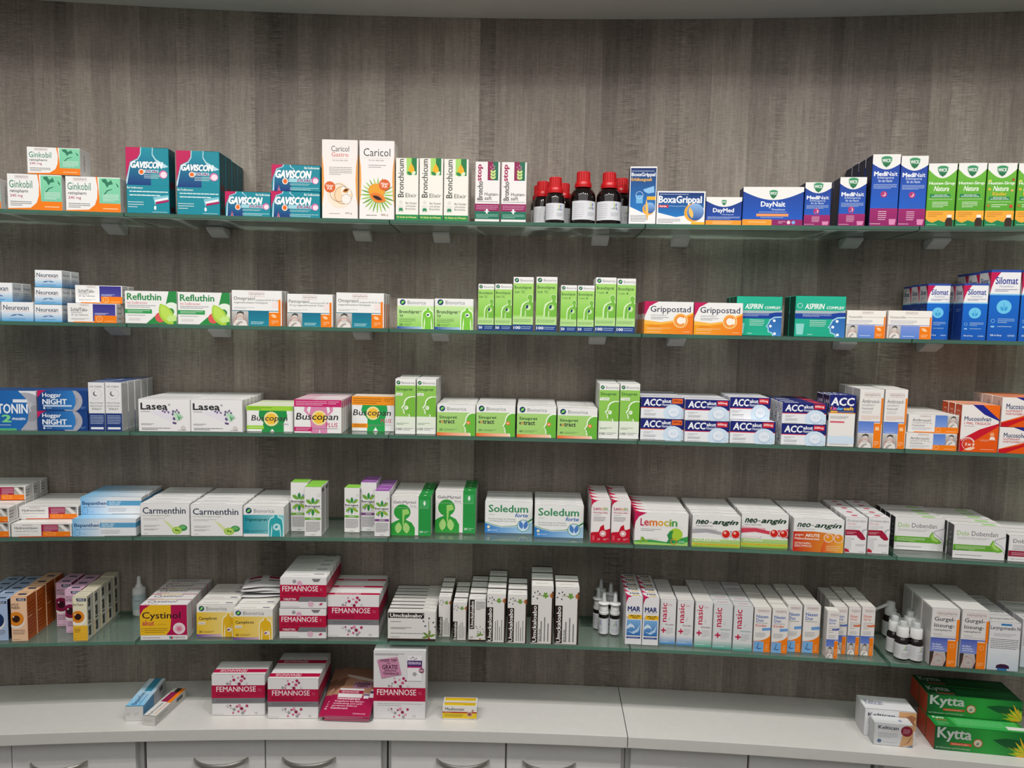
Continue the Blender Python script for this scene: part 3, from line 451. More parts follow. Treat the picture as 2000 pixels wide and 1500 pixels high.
design('lavender_caps', 'white carton with purple lavender sprig', [P('#e3dfe8', (.15, .62), (.7, .66), (.7, .25), (.5, .4)), *LAV, T('Lasea', .05, .68, .56, .88, '#2a2a30', .02), T('®', .58, .8, .62, .86, '#55555a'), L(.05, .6, .22, .64, 1, '#a0a0a2'), L(.05, .2, .3, .26, 2, '#8c8c90'), L(.06, .05, .62, .13, 2, '#77777a'), C(.86, .12, .045, '#cfcac6'), L(.76, .04, .92, .07, 1, '#8c8c90')], body='#e9e7e7', side='#d6d4d4', tops=[L(.2, .35, .8, .6, 1, '#b4b4b6')])
design('belly_green_band', 'white carton with lime bands and green figure', [P('#249048', (.27, .82), (.86, .82), (.88, .6), (.8, .35), (.8, .0), (.6, 0), (.55, .12), (.5, 0), (.32, 0), (.36, .35), (.26, .6)), C(.53, .5, .16, '#f0e0a0'), C(.53, .5, .12, '#f4c23a'), T('Buscopan', .1, .36, .88, .64, '#3c3c3e', .015, .15), T('Dragées', .66, .25, .9, .35, '#77777a'), R(0, .82, 1, 1, '#9cd23c'), L(.04, .85, .55, .96, 2, '#4c7c1c'), R(0, .1, .37, .24, '#9cd23c'), L(.04, .14, .34, .2, 1, '#e8f4c8')], side='#dedcd6', top='#e9ead8')
design('belly_pink', 'white carton with magenta band and pink figure', [P('#d98ab0', (.22, .8), (.3, .8), (.27, .68), (.33, .55), (.36, 0), (.52, 0), (.54, .12), (.56, 0), (.7, 0), (.7, .55), (.76, .66), (.74, .8), (.82, .8), (.82, .66), (.72, .52), (.68, .8), (.36, .8), (.31, .52), (.21, .66)), C(.53, .46, .16, '#f0e0a0'), C(.53, .46, .12, '#f4c23a'), T('Buscopan', .04, .34, .93, .6, '#2a2a2c', .015, .15), T('PLUS', .67, .19, .92, .32, '#c8306c', .01, .15), R(0, .79, 1, 1, '#c4246a'), L(.04, .82, .7, .97, 3, '#f0c8da'), L(.72, .86, .95, .97, 2, '#f0c8da'), R(0, .06, .38, .19, '#c4246a'), L(.04, .08, .34, .17, 2, '#f0c8da'), L(.4, .12, .93, .17, 1, '#8c8c8e')], side='#dcd8d8', top='#e8dfe2', tops=[R(0, .0, .4, .35, '#cf7ca0')], right=[R(.1, .75, .9, .95, '#cf6c94')])
design('belly_orange', 'white carton with orange band and green figure', [P('#24a050', (.26, .78), (.82, .78), (.84, .6), (.78, .35), (.78, .0), (.62, 0), (.56, .12), (.5, 0), (.36, 0), (.37, .35), (.22, .6)), C(.5, .52, .16, '#f0e0a0'), C(.5, .52, .12, '#f4c23a'), T('Buscopan', .03, .4, .92, .62, '#3a3a3c', .015, .15), T('PLUS', .68, .25, .93, .36, '#c8306c', .01, .15), R(0, .75, 1, 1, '#f09420'), L(.04, .78, .7, .96, 3, '#8c5410'), L(.75, .85, .97, .96, 2, '#8c5410'), R(0, .1, .38, .22, '#f09420'), L(.04, .12, .34, .2, 2, '#8c5410'), L(.4, .14, .93, .2, 2, '#8c8c8e')], side='#dedcd6', top='#efe6da')
def sinu(sub): return [R(0, .32, 1, .88, V('#8cc454', '#8fc659')), R(0, .1, 1, .32, '#e4ecdc'), *bio(.06, .895, .95, .965, 2.72), T('Sinupret', .06, .77, .86, .84, '#2c5a34', .01), R(.03, .695, .36 if sub == 'Saft' else .5, .745, '#eef4e6'), T(sub, .06, .7, .32 if sub == 'Saft' else .48, .738, '#6a8a5c'), *headprof(.25, .32, 1.0, .68, '#78b840'), C(.55, .48, .1, '#eef6e2'), leaf(.49, .465, .13, .04, 48, '#b8cfa8', .37), L(.06, .17, .7, .21, 2, '#66885c'), T('100', .06, .075, .34, .115, '#55605a', .01), L(.4, .07, .9, .12, 2, '#8c928c')]
design('profile_syrup', 'slim white-green syrup carton with head profile', sinu('Saft'), body='#ecece8', side='#d4d4d0', right=[L(.1, .1, .9, .97, 22, '#a4a4a2')])
design('profile_drops', 'slim white-green drops carton with head profile', sinu('Tropfen'), body='#ecece8', side='#d4d4d0', left=[L(.1, .1, .9, .97, 22, '#a4a4a2')])
def sinx(num): return [R(0, .08, 1, .75, V('#a4d274', '#a8d47a')), *bio(.06, .78, .76, .96, .83), T('Sinupret', .06, .52, .52, .64, '#1f4a2c', .02), T('e', .06, .4, .105, .48, '#3c3c3e', .03), T('x', .115, .4, .165, .48, '#e86a30', .03), T('tract', .17, .39, .46, .5, '#3c3c3e', .03), T(num, .06, .15, .15, .22, '#1f4a2c', .01), L(.18, .15, .52, .22, 2, '#5a7a4c'), R(0, .0, .88, .09, U('#ee7024', '#f6d0b4')), *headprof(.66, .0, 1.0, .74, '#6ab840'), C(.82, .42, .05, '#e87a3c'), leaf(.79, .4, .07, .022, 40, '#f8d8c0', .85)]
design('profile_extract_few', 'white-green extract carton marked twenty', sinx('20'), body='#ecebe8', side='#d8d8d4', tops=[L(.3, .3, .8, .6, 1, '#b0b0a8'), R(.62, .4, .8, .55, '#e0d8c0')])
design('profile_extract_many', 'white-green extract carton marked forty', sinx('40'), body='#ecebe8', side='#d8d8d4', tops=[L(.3, .3, .8, .6, 1, '#b0b0a8'), R(.62, .4, .8, .55, '#e0d8c0')])
def acc(mg, col): return [R(0, .5, 1, 1, '#1a2470'), R(0, .49, 1, .525, col), T('ACC', .07, .61, .47, .92, '#f2f4f8', .04, .12), T('akut', .49, .76, .7, .92, '#f2f4f8', .03), T('Hustenlöser', .49, .61, .8, .73, '#dfe4f0', .02), R(.72, .73, .96, .96, col), T(mg, .74, .78, .94, .91, '#f8e4dc' if col == '#d02438' else '#7a2c10', .03), L(.07, .3, .3, .42, 2, '#9a9a9e'), L(.07, .14, .36, .26, 2, '#66666c'), C(.76, .27, .24, '#cfe2f2', .85), C(.76, .3, .135, '#b8cbe2', 1.0), C(.76, .33, .125, '#e4ecf6', .9), T('ACC', .7, .27, .84, .38, '#b4c4da'), L(.06, .04, .35, .08, 1, '#9a9a9e'), ('O', .92, .14, .035, .006, '#a8b4c4')]
ACT = [R(0, .0, 1, .3, '#2a3478'), R(.1, .4, .5, .6, '#c9ccd8')]
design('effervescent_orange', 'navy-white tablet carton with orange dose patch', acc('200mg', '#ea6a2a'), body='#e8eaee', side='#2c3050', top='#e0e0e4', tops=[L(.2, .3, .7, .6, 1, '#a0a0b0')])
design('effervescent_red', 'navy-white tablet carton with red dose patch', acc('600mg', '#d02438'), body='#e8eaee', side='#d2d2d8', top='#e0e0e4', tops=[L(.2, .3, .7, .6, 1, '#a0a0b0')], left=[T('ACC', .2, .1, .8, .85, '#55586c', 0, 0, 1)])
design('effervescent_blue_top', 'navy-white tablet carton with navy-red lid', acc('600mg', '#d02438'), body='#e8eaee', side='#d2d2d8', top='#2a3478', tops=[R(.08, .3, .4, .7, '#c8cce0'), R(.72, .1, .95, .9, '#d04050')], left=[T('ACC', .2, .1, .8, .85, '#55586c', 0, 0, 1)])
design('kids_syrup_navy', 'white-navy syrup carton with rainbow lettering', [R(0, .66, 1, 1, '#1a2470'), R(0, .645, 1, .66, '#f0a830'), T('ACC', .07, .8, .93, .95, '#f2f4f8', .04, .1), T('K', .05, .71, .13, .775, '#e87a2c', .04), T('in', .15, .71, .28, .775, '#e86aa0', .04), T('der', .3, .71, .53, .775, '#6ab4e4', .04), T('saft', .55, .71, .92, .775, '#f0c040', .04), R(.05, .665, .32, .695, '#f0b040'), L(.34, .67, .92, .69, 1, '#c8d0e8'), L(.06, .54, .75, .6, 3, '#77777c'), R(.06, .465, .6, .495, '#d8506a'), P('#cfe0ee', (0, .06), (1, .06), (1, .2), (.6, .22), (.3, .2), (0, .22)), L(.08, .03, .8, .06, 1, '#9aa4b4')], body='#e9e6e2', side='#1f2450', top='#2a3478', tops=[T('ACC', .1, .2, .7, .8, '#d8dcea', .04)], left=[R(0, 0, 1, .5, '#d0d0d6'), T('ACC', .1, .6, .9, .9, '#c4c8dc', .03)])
def amb(): return [*rp(.18, .86, .86, .93), T('Ambroxol-', .1, .76, .85, .825, '#66666c'), T('ratiopharm', .1, .7, .62, .745, '#86868c'), T('Hustensaft', .1, .65, .58, .69, '#77777c'), L(.1, .58, .55, .63, 2, '#b4b4b6'), L(.1, .475, .85, .55, 4, '#e0a890'), R(0, .435, 1, .45, '#5a7cc8'), R(0, .25, .65, .435, V('#7c98dc', '#5a7ccc')), L(.1, .265, .5, .28, 1, '#e0e8f6'), *photo(0, .0, .63, .24), R(.65, 0, .96, .42, OR), R(.9, .4, .98, .85, OR), P('#f8c896', (.7, .3), (.88, .3), (.86, .36), (.72, .36)), L(.69, .04, .9, .12, 3, '#fbd9b0')]
design('cough_syrup_blue_orange', 'tall white-blue-orange syrup carton with grey photo', amb(), body='#e6e3df', side='#cbc8c4', top='#e8e5e0')
design('cough_tabs_blue_orange', 'flat white-blue-orange carton with grey photo', [*rp(.22, .84, .45, .94), T('Ambroxol-', .08, .6, .46, .76, '#55555c'), T('ratiopharm® 60 mg', .08, .47, .46, .57, '#86868c'), T('Hustenlöser', .08, .34, .34, .44, '#66666c'), L(.08, .12, .46, .29, 3, '#a8b0c4'), R(.53, .3, .77, .97, V('#7c9cdc', '#5a80cc')), *photo(.77, .32, .99, .95), R(.53, .05, .99, .32, OR), R(.12, .0, .99, .05, OR), ('O', .6, .18, .04, .007, '#f8c896'), L(.76, .07, .96, .13, 1, '#fbd9b0')], body='#e8e5e1', side='#d0cdc9')
def muc(tall): return [P('#e4560c', (0, 0), (1, 0), (1, .59), (.48, .4), (0, .15)), P('#c8142c', (0, 0), (.06, .0), (.35, .22), (1, .56), (1, .62), (.5, .48), (0, .25)) if tall else P('#c8101e', (0, 0), (.15, 0), (.35, .15), (1, .6), (1, .68), (.4, .3), (0, .12)), P('#1f2488', (.28, 1), (.55, 1), (1, .7), (1, .67), (.6, .8)), P('#ee6a10', (.55, 1), (1, 1), (1, .7))]
design('mucus_capsules', 'orange-white carton with 1x arrow dial', muc(1) + [T('Mucosolvan', .08, .66, .78, .75, '#34406c', .015), T('1 MAL TÄGLICH', .08, .58, .77, .645, '#c83a44', .01), L(.08, .53, .36, .56, 1, '#a0a0a2'), ('O', .22, .16, .15, .012, '#f4d4c0'), C(.22, .16, .13, '#d84a28'), T('1x', .16, .13, .3, .19, '#f8e8dc', .03), P('#f4dccc', (.33, .17), (.4, .17), (.36, .11)), ('A', .2, .16, .18, .02, '#f8ece4', 20, 150), leaf(.14, .04, .28, .04, 12, '#f4d0b8', .8), C(.84, .38, .06, '#f0a070'), P('#f6e8de', (.77, .27), (.93, .27), (.9, .33), (.8, .33)), L(.52, .23, .96, .27, 2, '#f8d0b4'), L(.55, .04, .92, .07, 1, '#f8d0b4')], body='#ebe6e2', side='#c84a24', top='#f0a888', left=[L(.3, .1, .7, .9, 9, '#e8a888')])
design('mucus_sachets', 'wide orange-white carton with red sweep', muc(0) + [T('Mucosolvan', .09, .6, .62, .78, '#34406c', .015), T('HUSTENSAFT-', .09, .5, .45, .57, '#c83a44', .01), T('PORTIONSBEUTEL', .09, .4, .56, .47, '#c83a44', .01)], body='#ebe6e2', side='#d8c4be', top='#e88a60', left=[T('Mucosolvan', .5, .35, .75, .85, '#66586c', 0, 0, 1)])

design('cream_orange', 'flat white-crimson-orange cream carton', [*rp(.18, .83, .36, .95), T('Hydrocortison-', .06, .55, .45, .78, '#44464c', .015), T('ratiopharm® 0,5 % Creme', .06, .38, .44, .5, '#66686c'), L(.06, .16, .3, .22, 1, '#a0a0a2'), R(.5, .06, .8, .95, '#9c1f48'), L(.54, .4, .77, .88, 5, '#e4b8c8'), R(.78, .35, .98, .95, V('#b8b4b0', '#8c8884')), P('#e4e0dc', (.78, .9), (.86, .9), (.97, .4), (.9, .4)), P('#55504c', (.86, .95), (.95, .95), (.96, .7), (.9, .8)), R(.52, .05, .98, .4, OR), R(.12, 0, .98, .06, '#d8602c'), P('#f8b070', (.55, .22), (.6, .32), (.73, .32), (.73, .12), (.6, .12)), P(OR, (.565, .22), (.605, .29), (.72, .29), (.72, .15), (.605, .15)), L(.88, .1, .96, .16, 1, '#fbd9b0')], body='#e8e6e3', side='#c9c7c4', tops=[L(.1, .2, .9, .5, 1, '#b0b0b0')], right=[L(.1, .2, .6, .8, 3, '#55555a')])
design('ointment_blue', 'flat white-skyblue ointment carton', [R(0, 0, .5, 1, U('#7cbce4', '#e4e8ec')), T('Bepanthen', .03, .48, .42, .74, '#2c4a78', .03), R(.03, .41, .41, .43, '#3a70b0'), R(.43, .5, 1, .78, '#5aa0c8'), T('WUND- UND', .46, .65, .66, .74, '#d8eaf4', .02), T('HEILSALBE', .46, .54, .64, .63, '#d8eaf4', .02), ('O', .07, .2, .045, .006, '#4a84c0'), R(.03, .195, .11, .205, '#4a84c0'), L(.45, .13, .75, .38, 3, '#a8acb0'), T('20 g', .15, .1, .21, .17, '#6a94c0')], body='#e4e6e8', side='#d0d2d4', top=U('#7cbce4', '#e4e6e8'), right=[R(0, .5, 1, .78, '#4c8cb4')])
design('caraway_caps', 'white carton with halved green fruit', [T('Carmenthin', .05, .68, .92, .88, '#2c3850', .015), T('bei Verdauungsstörungen', .05, .59, .6, .65, '#8ca06c'), L(.06, .47, .5, .55, 2, '#a0a0a2'), P('#d4e0a8', (.45, .5), (.56, .42), (.72, .2), (.66, .12)), C(.86, .24, .09, '#3c8c4c', .75), C(.86, .26, .06, '#6ab46c', .6), C(.74, .16, .1, '#9cc440', .8), C(.74, .16, .075, '#c8e080', .75), C(.72, .17, .03, '#6a9c2c'), C(.77, .15, .025, '#6a9c2c'), L(.07, .26, .4, .34, 2, '#a0a0a2'), L(.07, .16, .36, .22, 2, '#77777c'), L(.07, .05, .15, .08, 1, '#8c8c90')], body='#e8e7e6', side='#d0cfce', tops=[L(.15, .3, .65, .55, 1, '#8c8c90')])
design('digest_teal', 'white-teal carton with turquoise torso', [R(0, .09, 1, .72, U('#1590a0', '#8cd0d4')), *bio(.06, .76, .76, .96, .74), T('Digestopret', .05, .49, .58, .62, '#14504c', .02), T('®', .6, .55, .64, .61, '#14504c'), T('15', .05, .14, .13, .22, '#14504c', .02), L(.16, .14, .6, .22, 2, '#1a6c70'), R(.0, .0, 1, .09, '#e8e8e6'), *torso(.62, .98, .74, '#2ca4ac', '#c8ecec'), C(.82, .32, .09, '#bfe6e8'), leaf(.78, .28, .1, .03, 50, '#2c9ca4', 1.2)], body='#e8e7e5', side='#d2d1cf', tops=[L(.15, .3, .8, .5, 1, '#a8a8a8')])
def ibe(c, sub, alt): return [leaf(.5, .655, .4, .09, 90, '#2f8a3c', .35), leaf(.54, .65, .46, .1, 38, '#7cac3c', .34), leaf(.46, .65, .46, .1, 142, '#6ca43c', .34), leaf(.5, .555, .4, .09, 270, '#2f8a3c', .35), leaf(.54, .56, .46, .1, 322, '#8cb43c', .34), leaf(.46, .56, .46, .1, 218, '#7cac3c', .34), leaf(.66, .7, .22, .035, 62, alt, .35), leaf(.34, .5, .22, .035, 242, alt, .35)] + [leaf(.5 + .42 * math.cos(a), .6 + .17 * math.sin(a), .06, .012, math.degrees(a), ['#55586c', '#8a6c90', '#4c7ca8'][k % 3], .35) for k, a in enumerate([.5 + j * .52 for j in range(12)])] + [R(.0, .568, 1, .648, '#e6e4e2'), T('Iberogast', .04, .575, .93, .64, '#2f2f34', .03), ('O', .86, .84, .07, .012, '#b4b4ba'), R(.03, .34, .95, .385, c), T(sub, .32, .348, .68, .376, '#e8f0e0', .02), L(.08, .1, .92, .31, 8, '#8c8c90'), L(.38, .03, .64, .05, 1, '#77777c')]
design('leafstar_green', 'slim white carton with leaf star, lime top', ibe('#6cac3c', 'Classic', '#6c94c8'), body='#e6e4e2', side='#c4c2c0', top='#8ccc4c', right=[L(.1, .05, .9, .95, 20, '#8c8c8e'), R(.2, .88, .7, .95, '#44444a')], left=SL)
design('leafstar_purple', 'slim white carton with leaf star, purple top', ibe('#7c4484', 'ADVANCE', '#7c6c9c'), body='#e4e2e2', side='#c4c2c4', top='#9c5cac', tops=[L(.15, .4, .85, .7, 1, '#d8bce0')], right=SL, left=SL)
LUN = [C(.28, .6, .21, '#2f9a3c', .95), P('#2f9a3c', (.2, .56), (.24, .42), (.1, .36), (.0, .3), (0, 0), (.6, 0), (.6, .2), (.52, .33), (.38, .4), (.36, .5), (.44, .5), (.46, .56), (.5, .58), (.46, .62), (.45, .68), (.3, .74)), P('#9cd06c', (.28, .66), (.42, .68), (.45, .62), (.46, .56), (.4, .54), (.34, .52), (.32, .26), (.29, .26)), leaf(.17, .05, .3, .085, 84, '#a8d47c', .95), leaf(.4, .05, .3, .085, 96, '#a8d47c', .95)]
design('lungs_bust', 'white-green carton with bust showing pale lungs', LUN + [R(.69, 0, 1, 1, '#279444'), T('GeloMyrtol', .06, .8, .62, .89, '#66686c', .01), T('forte', .48, .735, .63, .785, '#9a9c9e'), R(.02, .71, .95, .715, '#c8ccc8'), R(.72, .72, .96, .92, '#3ca458'), leaf(.84, .77, .1, .03, 90, '#e4f2e4', 1.3), T('20', .72, .075, .8, .125, '#eaf6ea', .02), L(.82, .06, .96, .13, 2, '#b4dcbc')], body='#e9e5e3', side='#2a6c3a', top='#e6e3e0', tops=[R(.69, 0, 1, 1, '#279444'), L(.1, .3, .6, .6, 1, '#b8b4b0'), C(.84, .5, .03, '#d4ecd4')], right=[R(.0, 0, 1, 1, '#d0ccc8'), R(0, 0, .15, 1, '#279444')])
design('cineol_caps', 'white-blue carton with round lung emblem', [P(U('#1f78c4', '#a8cce4'), (0, 0), (1, 0), (1, .38), (.9, .3), (.62, .2), (.35, .18), (.15, .24), (0, .32)), P('#2f8a54', (0, .34), (.15, .26), (.35, .2), (.62, .22), (.9, .34), (1, .44), (1, .5), (.9, .4), (.62, .24), (.35, .215), (.15, .28), (0, .36)), T('Soledum', .08, .67, .9, .9, '#3c8c5c', .025), T('forte', .64, .52, .9, .64, '#3c6cb4', .03, .2), L(.08, .57, .2, .61, 1, '#a0a0a2'), T('Bei Erkrankungen der Atemwege', .08, .42, .64, .475, '#77797e'), T('wie Erkältung, Bronchitis, Sinusitis', .08, .35, .66, .405, '#77797e'), C(.81, .25, .13, '#3c8c5c'), C(.81, .25, .118, '#cfe0f0'), leaf(.78, .14, .22, .045, 100, '#4a7cc0', 1.2), leaf(.84, .14, .22, .045, 80, '#4a7cc0', 1.2), C(.08, .19, .03, '#f0e0b8'), T('20', .06, .06, .12, .11, '#e4eef8', .02), T('Kapseln', .14, .06, .26, .11, '#e4eef8')], body='#e8e8e6', side='#d0d0ce', tops=[L(.1, .3, .5, .55, 1, '#a8aaac'), L(.62, .3, .85, .55, 1, '#a8aaac')])
design('throat_spray_red', 'slim white-red spray carton with red face', [P('#c0102c', (0, 0), (1, 0), (1, .34), (.85, .31), (.72, .3), (.66, .43), (.5, .38), (.4, .25), (.1, .24), (0, .22)), C(.63, .21, .16, '#f0e4e2'), C(.63, .21, .13, '#c0102c'), C(.63, .21, .1, '#f0e4e2'), P('#c41444', (0, 1), (.3, 1), (.12, .95), (.04, .9), (0, .82)), T('Lem', .12, .78, .47, .85, '#b81c50', .02), T('oc', .48, .78, .66, .83, '#d8a030', .02), T('in', .67, .78, .84, .85, '#6ca43c', .02), R(.12, .758, .92, .763, '#d09aa8'), T('Flurbiprofen', .12, .69, .85, .73, '#b03058', .02), L(.12, .64, .5, .67, 1, '#a0a0a2'), L(.12, .5, .75, .62, 4, '#77777c'), L(.35, .04, .5, .1, 2, '#f0c0c4'), L(.65, .04, .92, .1, 2, '#f0c0c4'), R(.08, .04, .2, .16, '#d85060')], body='#e9e4e3', side='#c9c4c4', top='#e8e2e1', tops=[P('#c41444', (0, 0), (.45, 0), (.15, .3), (0, .9)), L(.35, .4, .85, .6, 1, '#c8a8ac')], left=SL)
design('lemon_lozenges', 'white carton with rainbow lettering and green throat', [P('#3c9c4c', (0, .12), (.3, .16), (.6, .1), (.8, .2), (1, .3), (1, 0), (0, 0)), P('#a4d470', (0, .08), (.35, .08), (.7, .05), (1, .12), (1, 0), (0, 0)), P(MG, (0, 1), (.22, 1), (.08, .88), (.02, .72), (0, .55)), T('L', .11, .6, .17, .82, '#b81c54', .03), T('e', .18, .6, .26, .76, '#c83c4c', .03), T('m', .28, .6, .42, .76, '#dc7a30', .03), T('o', .44, .6, .53, .76, '#e0a030', .03), T('c', .55, .6, .63, .76, '#c8b43c', .03), T('i', .65, .6, .68, .81, '#8cac3c', .03), T('n', .7, .6, .79, .76, '#4c9c44', .03), R(.11, .56, .9, .565, '#d0b0b4'), L(.12, .42, .5, .52, 2, '#86868a'), C(.77, .35, .13, '#a8cc3c', .9), P('#2f8a48', (.6, .05), (.64, .2), (.61, .32), (.66, .44), (.73, .48), (.7, .3), (.74, .1)), ('O', .74, .12, .05, .012, '#e07830')] + [C(.12 + x, .1 + y, .03, '#7cac3c') for x, y in ((0, 0), (.05, .06), (.1, .02), (.03, .1))] + [L(.24, .17, .45, .2, 1, '#a0a0a2'), leaf(.8, .12, .17, .035, 0, '#3ca45c', 1.5), T('STARK', .83, .1, .94, .14, '#d8ecd0', .02)], body='#e9e7e5', side='#dcd0d0', tops=[P('#c41444', (0, 0), (.25, 0), (.1, .3), (0, 1)), L(.3, .4, .8, .6, 1, '#b8b4b2')], left=[R(0, .45, 1, 1, '#c0305c')])
def neo(band, low, t1, t2, ball, c1): return [*band, T('neo', .07, .74, .33, .86, '#20402c', .034, .35), T('angin', .42, .7, .94, .88, '#20402c', .034, .35), R(.35, .79, .4, .805, '#20402c'), T(c1, .07, .66, .42, .705, '#a8a8a8')] + [C(.70, .44, .095, '#e8dcd8'), C(.70, .44, .082, ball), C(.9, .44, .095, '#e8dcd8'), C(.9, .44, .082, ball), C(.68, .48, .03, '#f0b0a0'), C(.88, .48, .03, '#f0b0a0')] + low
NST = lambda c: [P(c, (.0, .42), (.3, .46), (.6, .4), (1, .3), (1, .58), (.6, .5), (.3, .58), (0, .56))] + [R(.02 + k * .028, .5, .03 + k * .028, .62 - .002 * k, c) for k in range(18)]
NLO = [R(0, 0, 1, .26, V('#8cbc3c', '#b4d08c')), R(0, .06, 1, .12, '#d8c840'), L(.05, .07, .95, .11, 1, '#a85c1c')]
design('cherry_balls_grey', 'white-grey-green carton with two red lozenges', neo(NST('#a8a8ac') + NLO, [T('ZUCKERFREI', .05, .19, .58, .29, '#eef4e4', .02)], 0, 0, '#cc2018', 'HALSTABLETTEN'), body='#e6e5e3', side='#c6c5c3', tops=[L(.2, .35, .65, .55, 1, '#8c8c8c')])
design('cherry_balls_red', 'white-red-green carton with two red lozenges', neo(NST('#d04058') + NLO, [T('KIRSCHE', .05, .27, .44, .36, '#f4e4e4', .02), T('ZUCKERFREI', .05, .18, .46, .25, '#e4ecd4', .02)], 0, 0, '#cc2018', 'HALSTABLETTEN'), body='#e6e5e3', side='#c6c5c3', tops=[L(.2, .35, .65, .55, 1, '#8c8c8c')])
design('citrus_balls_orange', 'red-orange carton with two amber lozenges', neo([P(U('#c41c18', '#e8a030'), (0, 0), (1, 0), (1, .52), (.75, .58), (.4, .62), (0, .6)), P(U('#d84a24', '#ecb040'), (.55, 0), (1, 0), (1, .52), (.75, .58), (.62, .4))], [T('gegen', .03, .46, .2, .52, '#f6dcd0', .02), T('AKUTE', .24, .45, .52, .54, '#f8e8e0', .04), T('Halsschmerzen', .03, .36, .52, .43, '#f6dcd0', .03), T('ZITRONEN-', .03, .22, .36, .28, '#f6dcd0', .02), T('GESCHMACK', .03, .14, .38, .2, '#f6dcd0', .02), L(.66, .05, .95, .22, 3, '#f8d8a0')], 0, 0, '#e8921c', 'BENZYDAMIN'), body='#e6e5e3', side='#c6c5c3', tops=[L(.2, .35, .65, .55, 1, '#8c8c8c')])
design('spray_crimson_tongue', 'slim white spray carton with crimson drop', [T('Dobendan', .08, .87, .92, .93, '#77787e', .0), T('Direkt', .08, .79, .48, .845, '#dc8494'), L(.08, .67, .7, .76, 3, '#b0b0b4'), C(.95, .62, .2, '#b4b4b8', .6), C(.98, .6, .16, '#e4e2e2', .6), P('#a01838', (0, .49), (0, .65), (.62, .65), (.72, .6), (.82, .54), (.95, .42), (.9, .38), (.75, .38), (.6, .44), (.52, .5)), L(.05, .53, .5, .6, 2, '#e4c0c8'), R(.04, .1, .3, .44, '#d4d2d4'), L(.3, .36, .42, .44, 1, '#b4b4b6'), L(.5, .2, .95, .27, 2, '#9c9ca0'), P('#b82838', (0, .03), (.24, .03), (.2, .09), (.05, .14), (0, .12)), T('30 ml', .7, .03, .9, .06, '#77777c')], body='#e6e4e4', side='#c4c2c2', tops=[C(.5, .5, .16, '#c83c58', .7)], left=SL)
design('lozenge_green_drop', 'white carton with green drop and stripe', [T('Dolo', .06, .69, .29, .83, '#8cbc4c', .0), T('Dobendan', .34, .69, .84, .83, '#66686e', .0), L(.07, .57, .7, .65, 2, '#a0a0a4'), P('#b8b8bc', (.96, .7), (.8, .62), (.76, .55), (.9, .42), (.98, .3), (.96, .2), (1, .2), (1, .72)), P('#e4e2e4', (.97, .66), (.83, .6), (.8, .55), (.93, .42), (1, .3), (1, .68)), R(0, .24, .82, .42, '#68a838'), R(0, .24, .3, .28, '#4a8a28'), L(.05, .27, .62, .39, 3, '#dcecc8'), P('#74b43c', (.76, .6), (.7, .45), (.74, .3), (.85, .22), (.96, .26), (.92, .34), (.8, .45)), P('#a8d46c', (.77, .55), (.73, .43), (.78, .33), (.86, .28), (.9, .32), (.8, .42)), L(.05, .09, .55, .13, 1, '#77777c')], body='#e6e4e3', side='#35353a', top='#e2e0de', tops=[R(.58, .2, .84, .7, '#a8d48c'), L(.1, .3, .5, .5, 1, '#b4b4b4')], left=[L(.4, .2, .6, .8, 4, '#8c8c90')])
design('lozenge_crimson_stripe', 'white carton with dark crimson stripe', [T('Dobendan', .08, .72, .62, .86, '#55565c', .0), L(.08, .44, .55, .65, 4, '#8c8c90'), R(0, .2, .85, .42, '#98203c'), L(.06, .24, .6, .37, 2, '#e4c0c8'), T('24', .06, .08, .12, .12, '#66666a'), L(.15, .08, .5, .12, 1, '#8c8c90')], body='#e6e4e3', side='#35353a', top='#e0dedc', left=[L(.4, .2, .6, .8, 4, '#8c8c90')])

def eye(asp, v, c, pup): return [C(.32, v - .04, .52, '#e8e0dc'), C(.32, v, .48, c), C(.32, v, .24, pup), C(.17, v + .05, .05, '#e8e0d8')]
def hylo(t1, t2, c, pup, body): return [*eye(2.7, .5, c, pup), P('#1a2c50', (.4, .9), (.95, .9), (.95, .96), (.36, .96)), T('HYLO', .48, .908, .86, .95, '#dfe4ee', .03), T(t1, .07, .79, .5, .85, '#3c3430', .01)] + ([T(t2, .07, .72, .55, .78, '#3c3430', .01)] if t2 else []) + [L(.1, .15, .85, .27, 3, '#66585a'), L(.1, .03, .55, .05, 1, '#66585a')]
HT = [P('#2c3a58', (.3, .25), (.8, .25), (.8, .5), (.26, .5)), L(.3, .6, .8, .8, 1, '#77706c')]
design('eyedrops_blue', 'pale blue eye-drop carton with navy side', hylo('HYLO', 'GEL', '#14305c', '#0e2244', '#a8bcdc'), body='#a8bcdc', side='#0c1a34', top='#a4b8d4', tops=HT)
design('eyedrops_orange', 'peach eye-drop carton with rust side', hylo('HYLO', 'PARIN', '#dc8420', '#33180c', '#eec4a0'), body='#eec4a0', side='#b4581c', top='#e8bc94', tops=HT, right=[L(.1, .1, .85, .85, 9, '#8c3c10'), R(.1, .5, .5, .54, '#d8905c')])
design('eyedrops_plum', 'pink eye-drop carton with plum iris', hylo('HYLO', 'INTENSE', '#7c1440', '#2c0a18', '#dcb4cc'), body='#dcb4cc', side='#8c3c5c', top='#d4acc4', tops=HT)
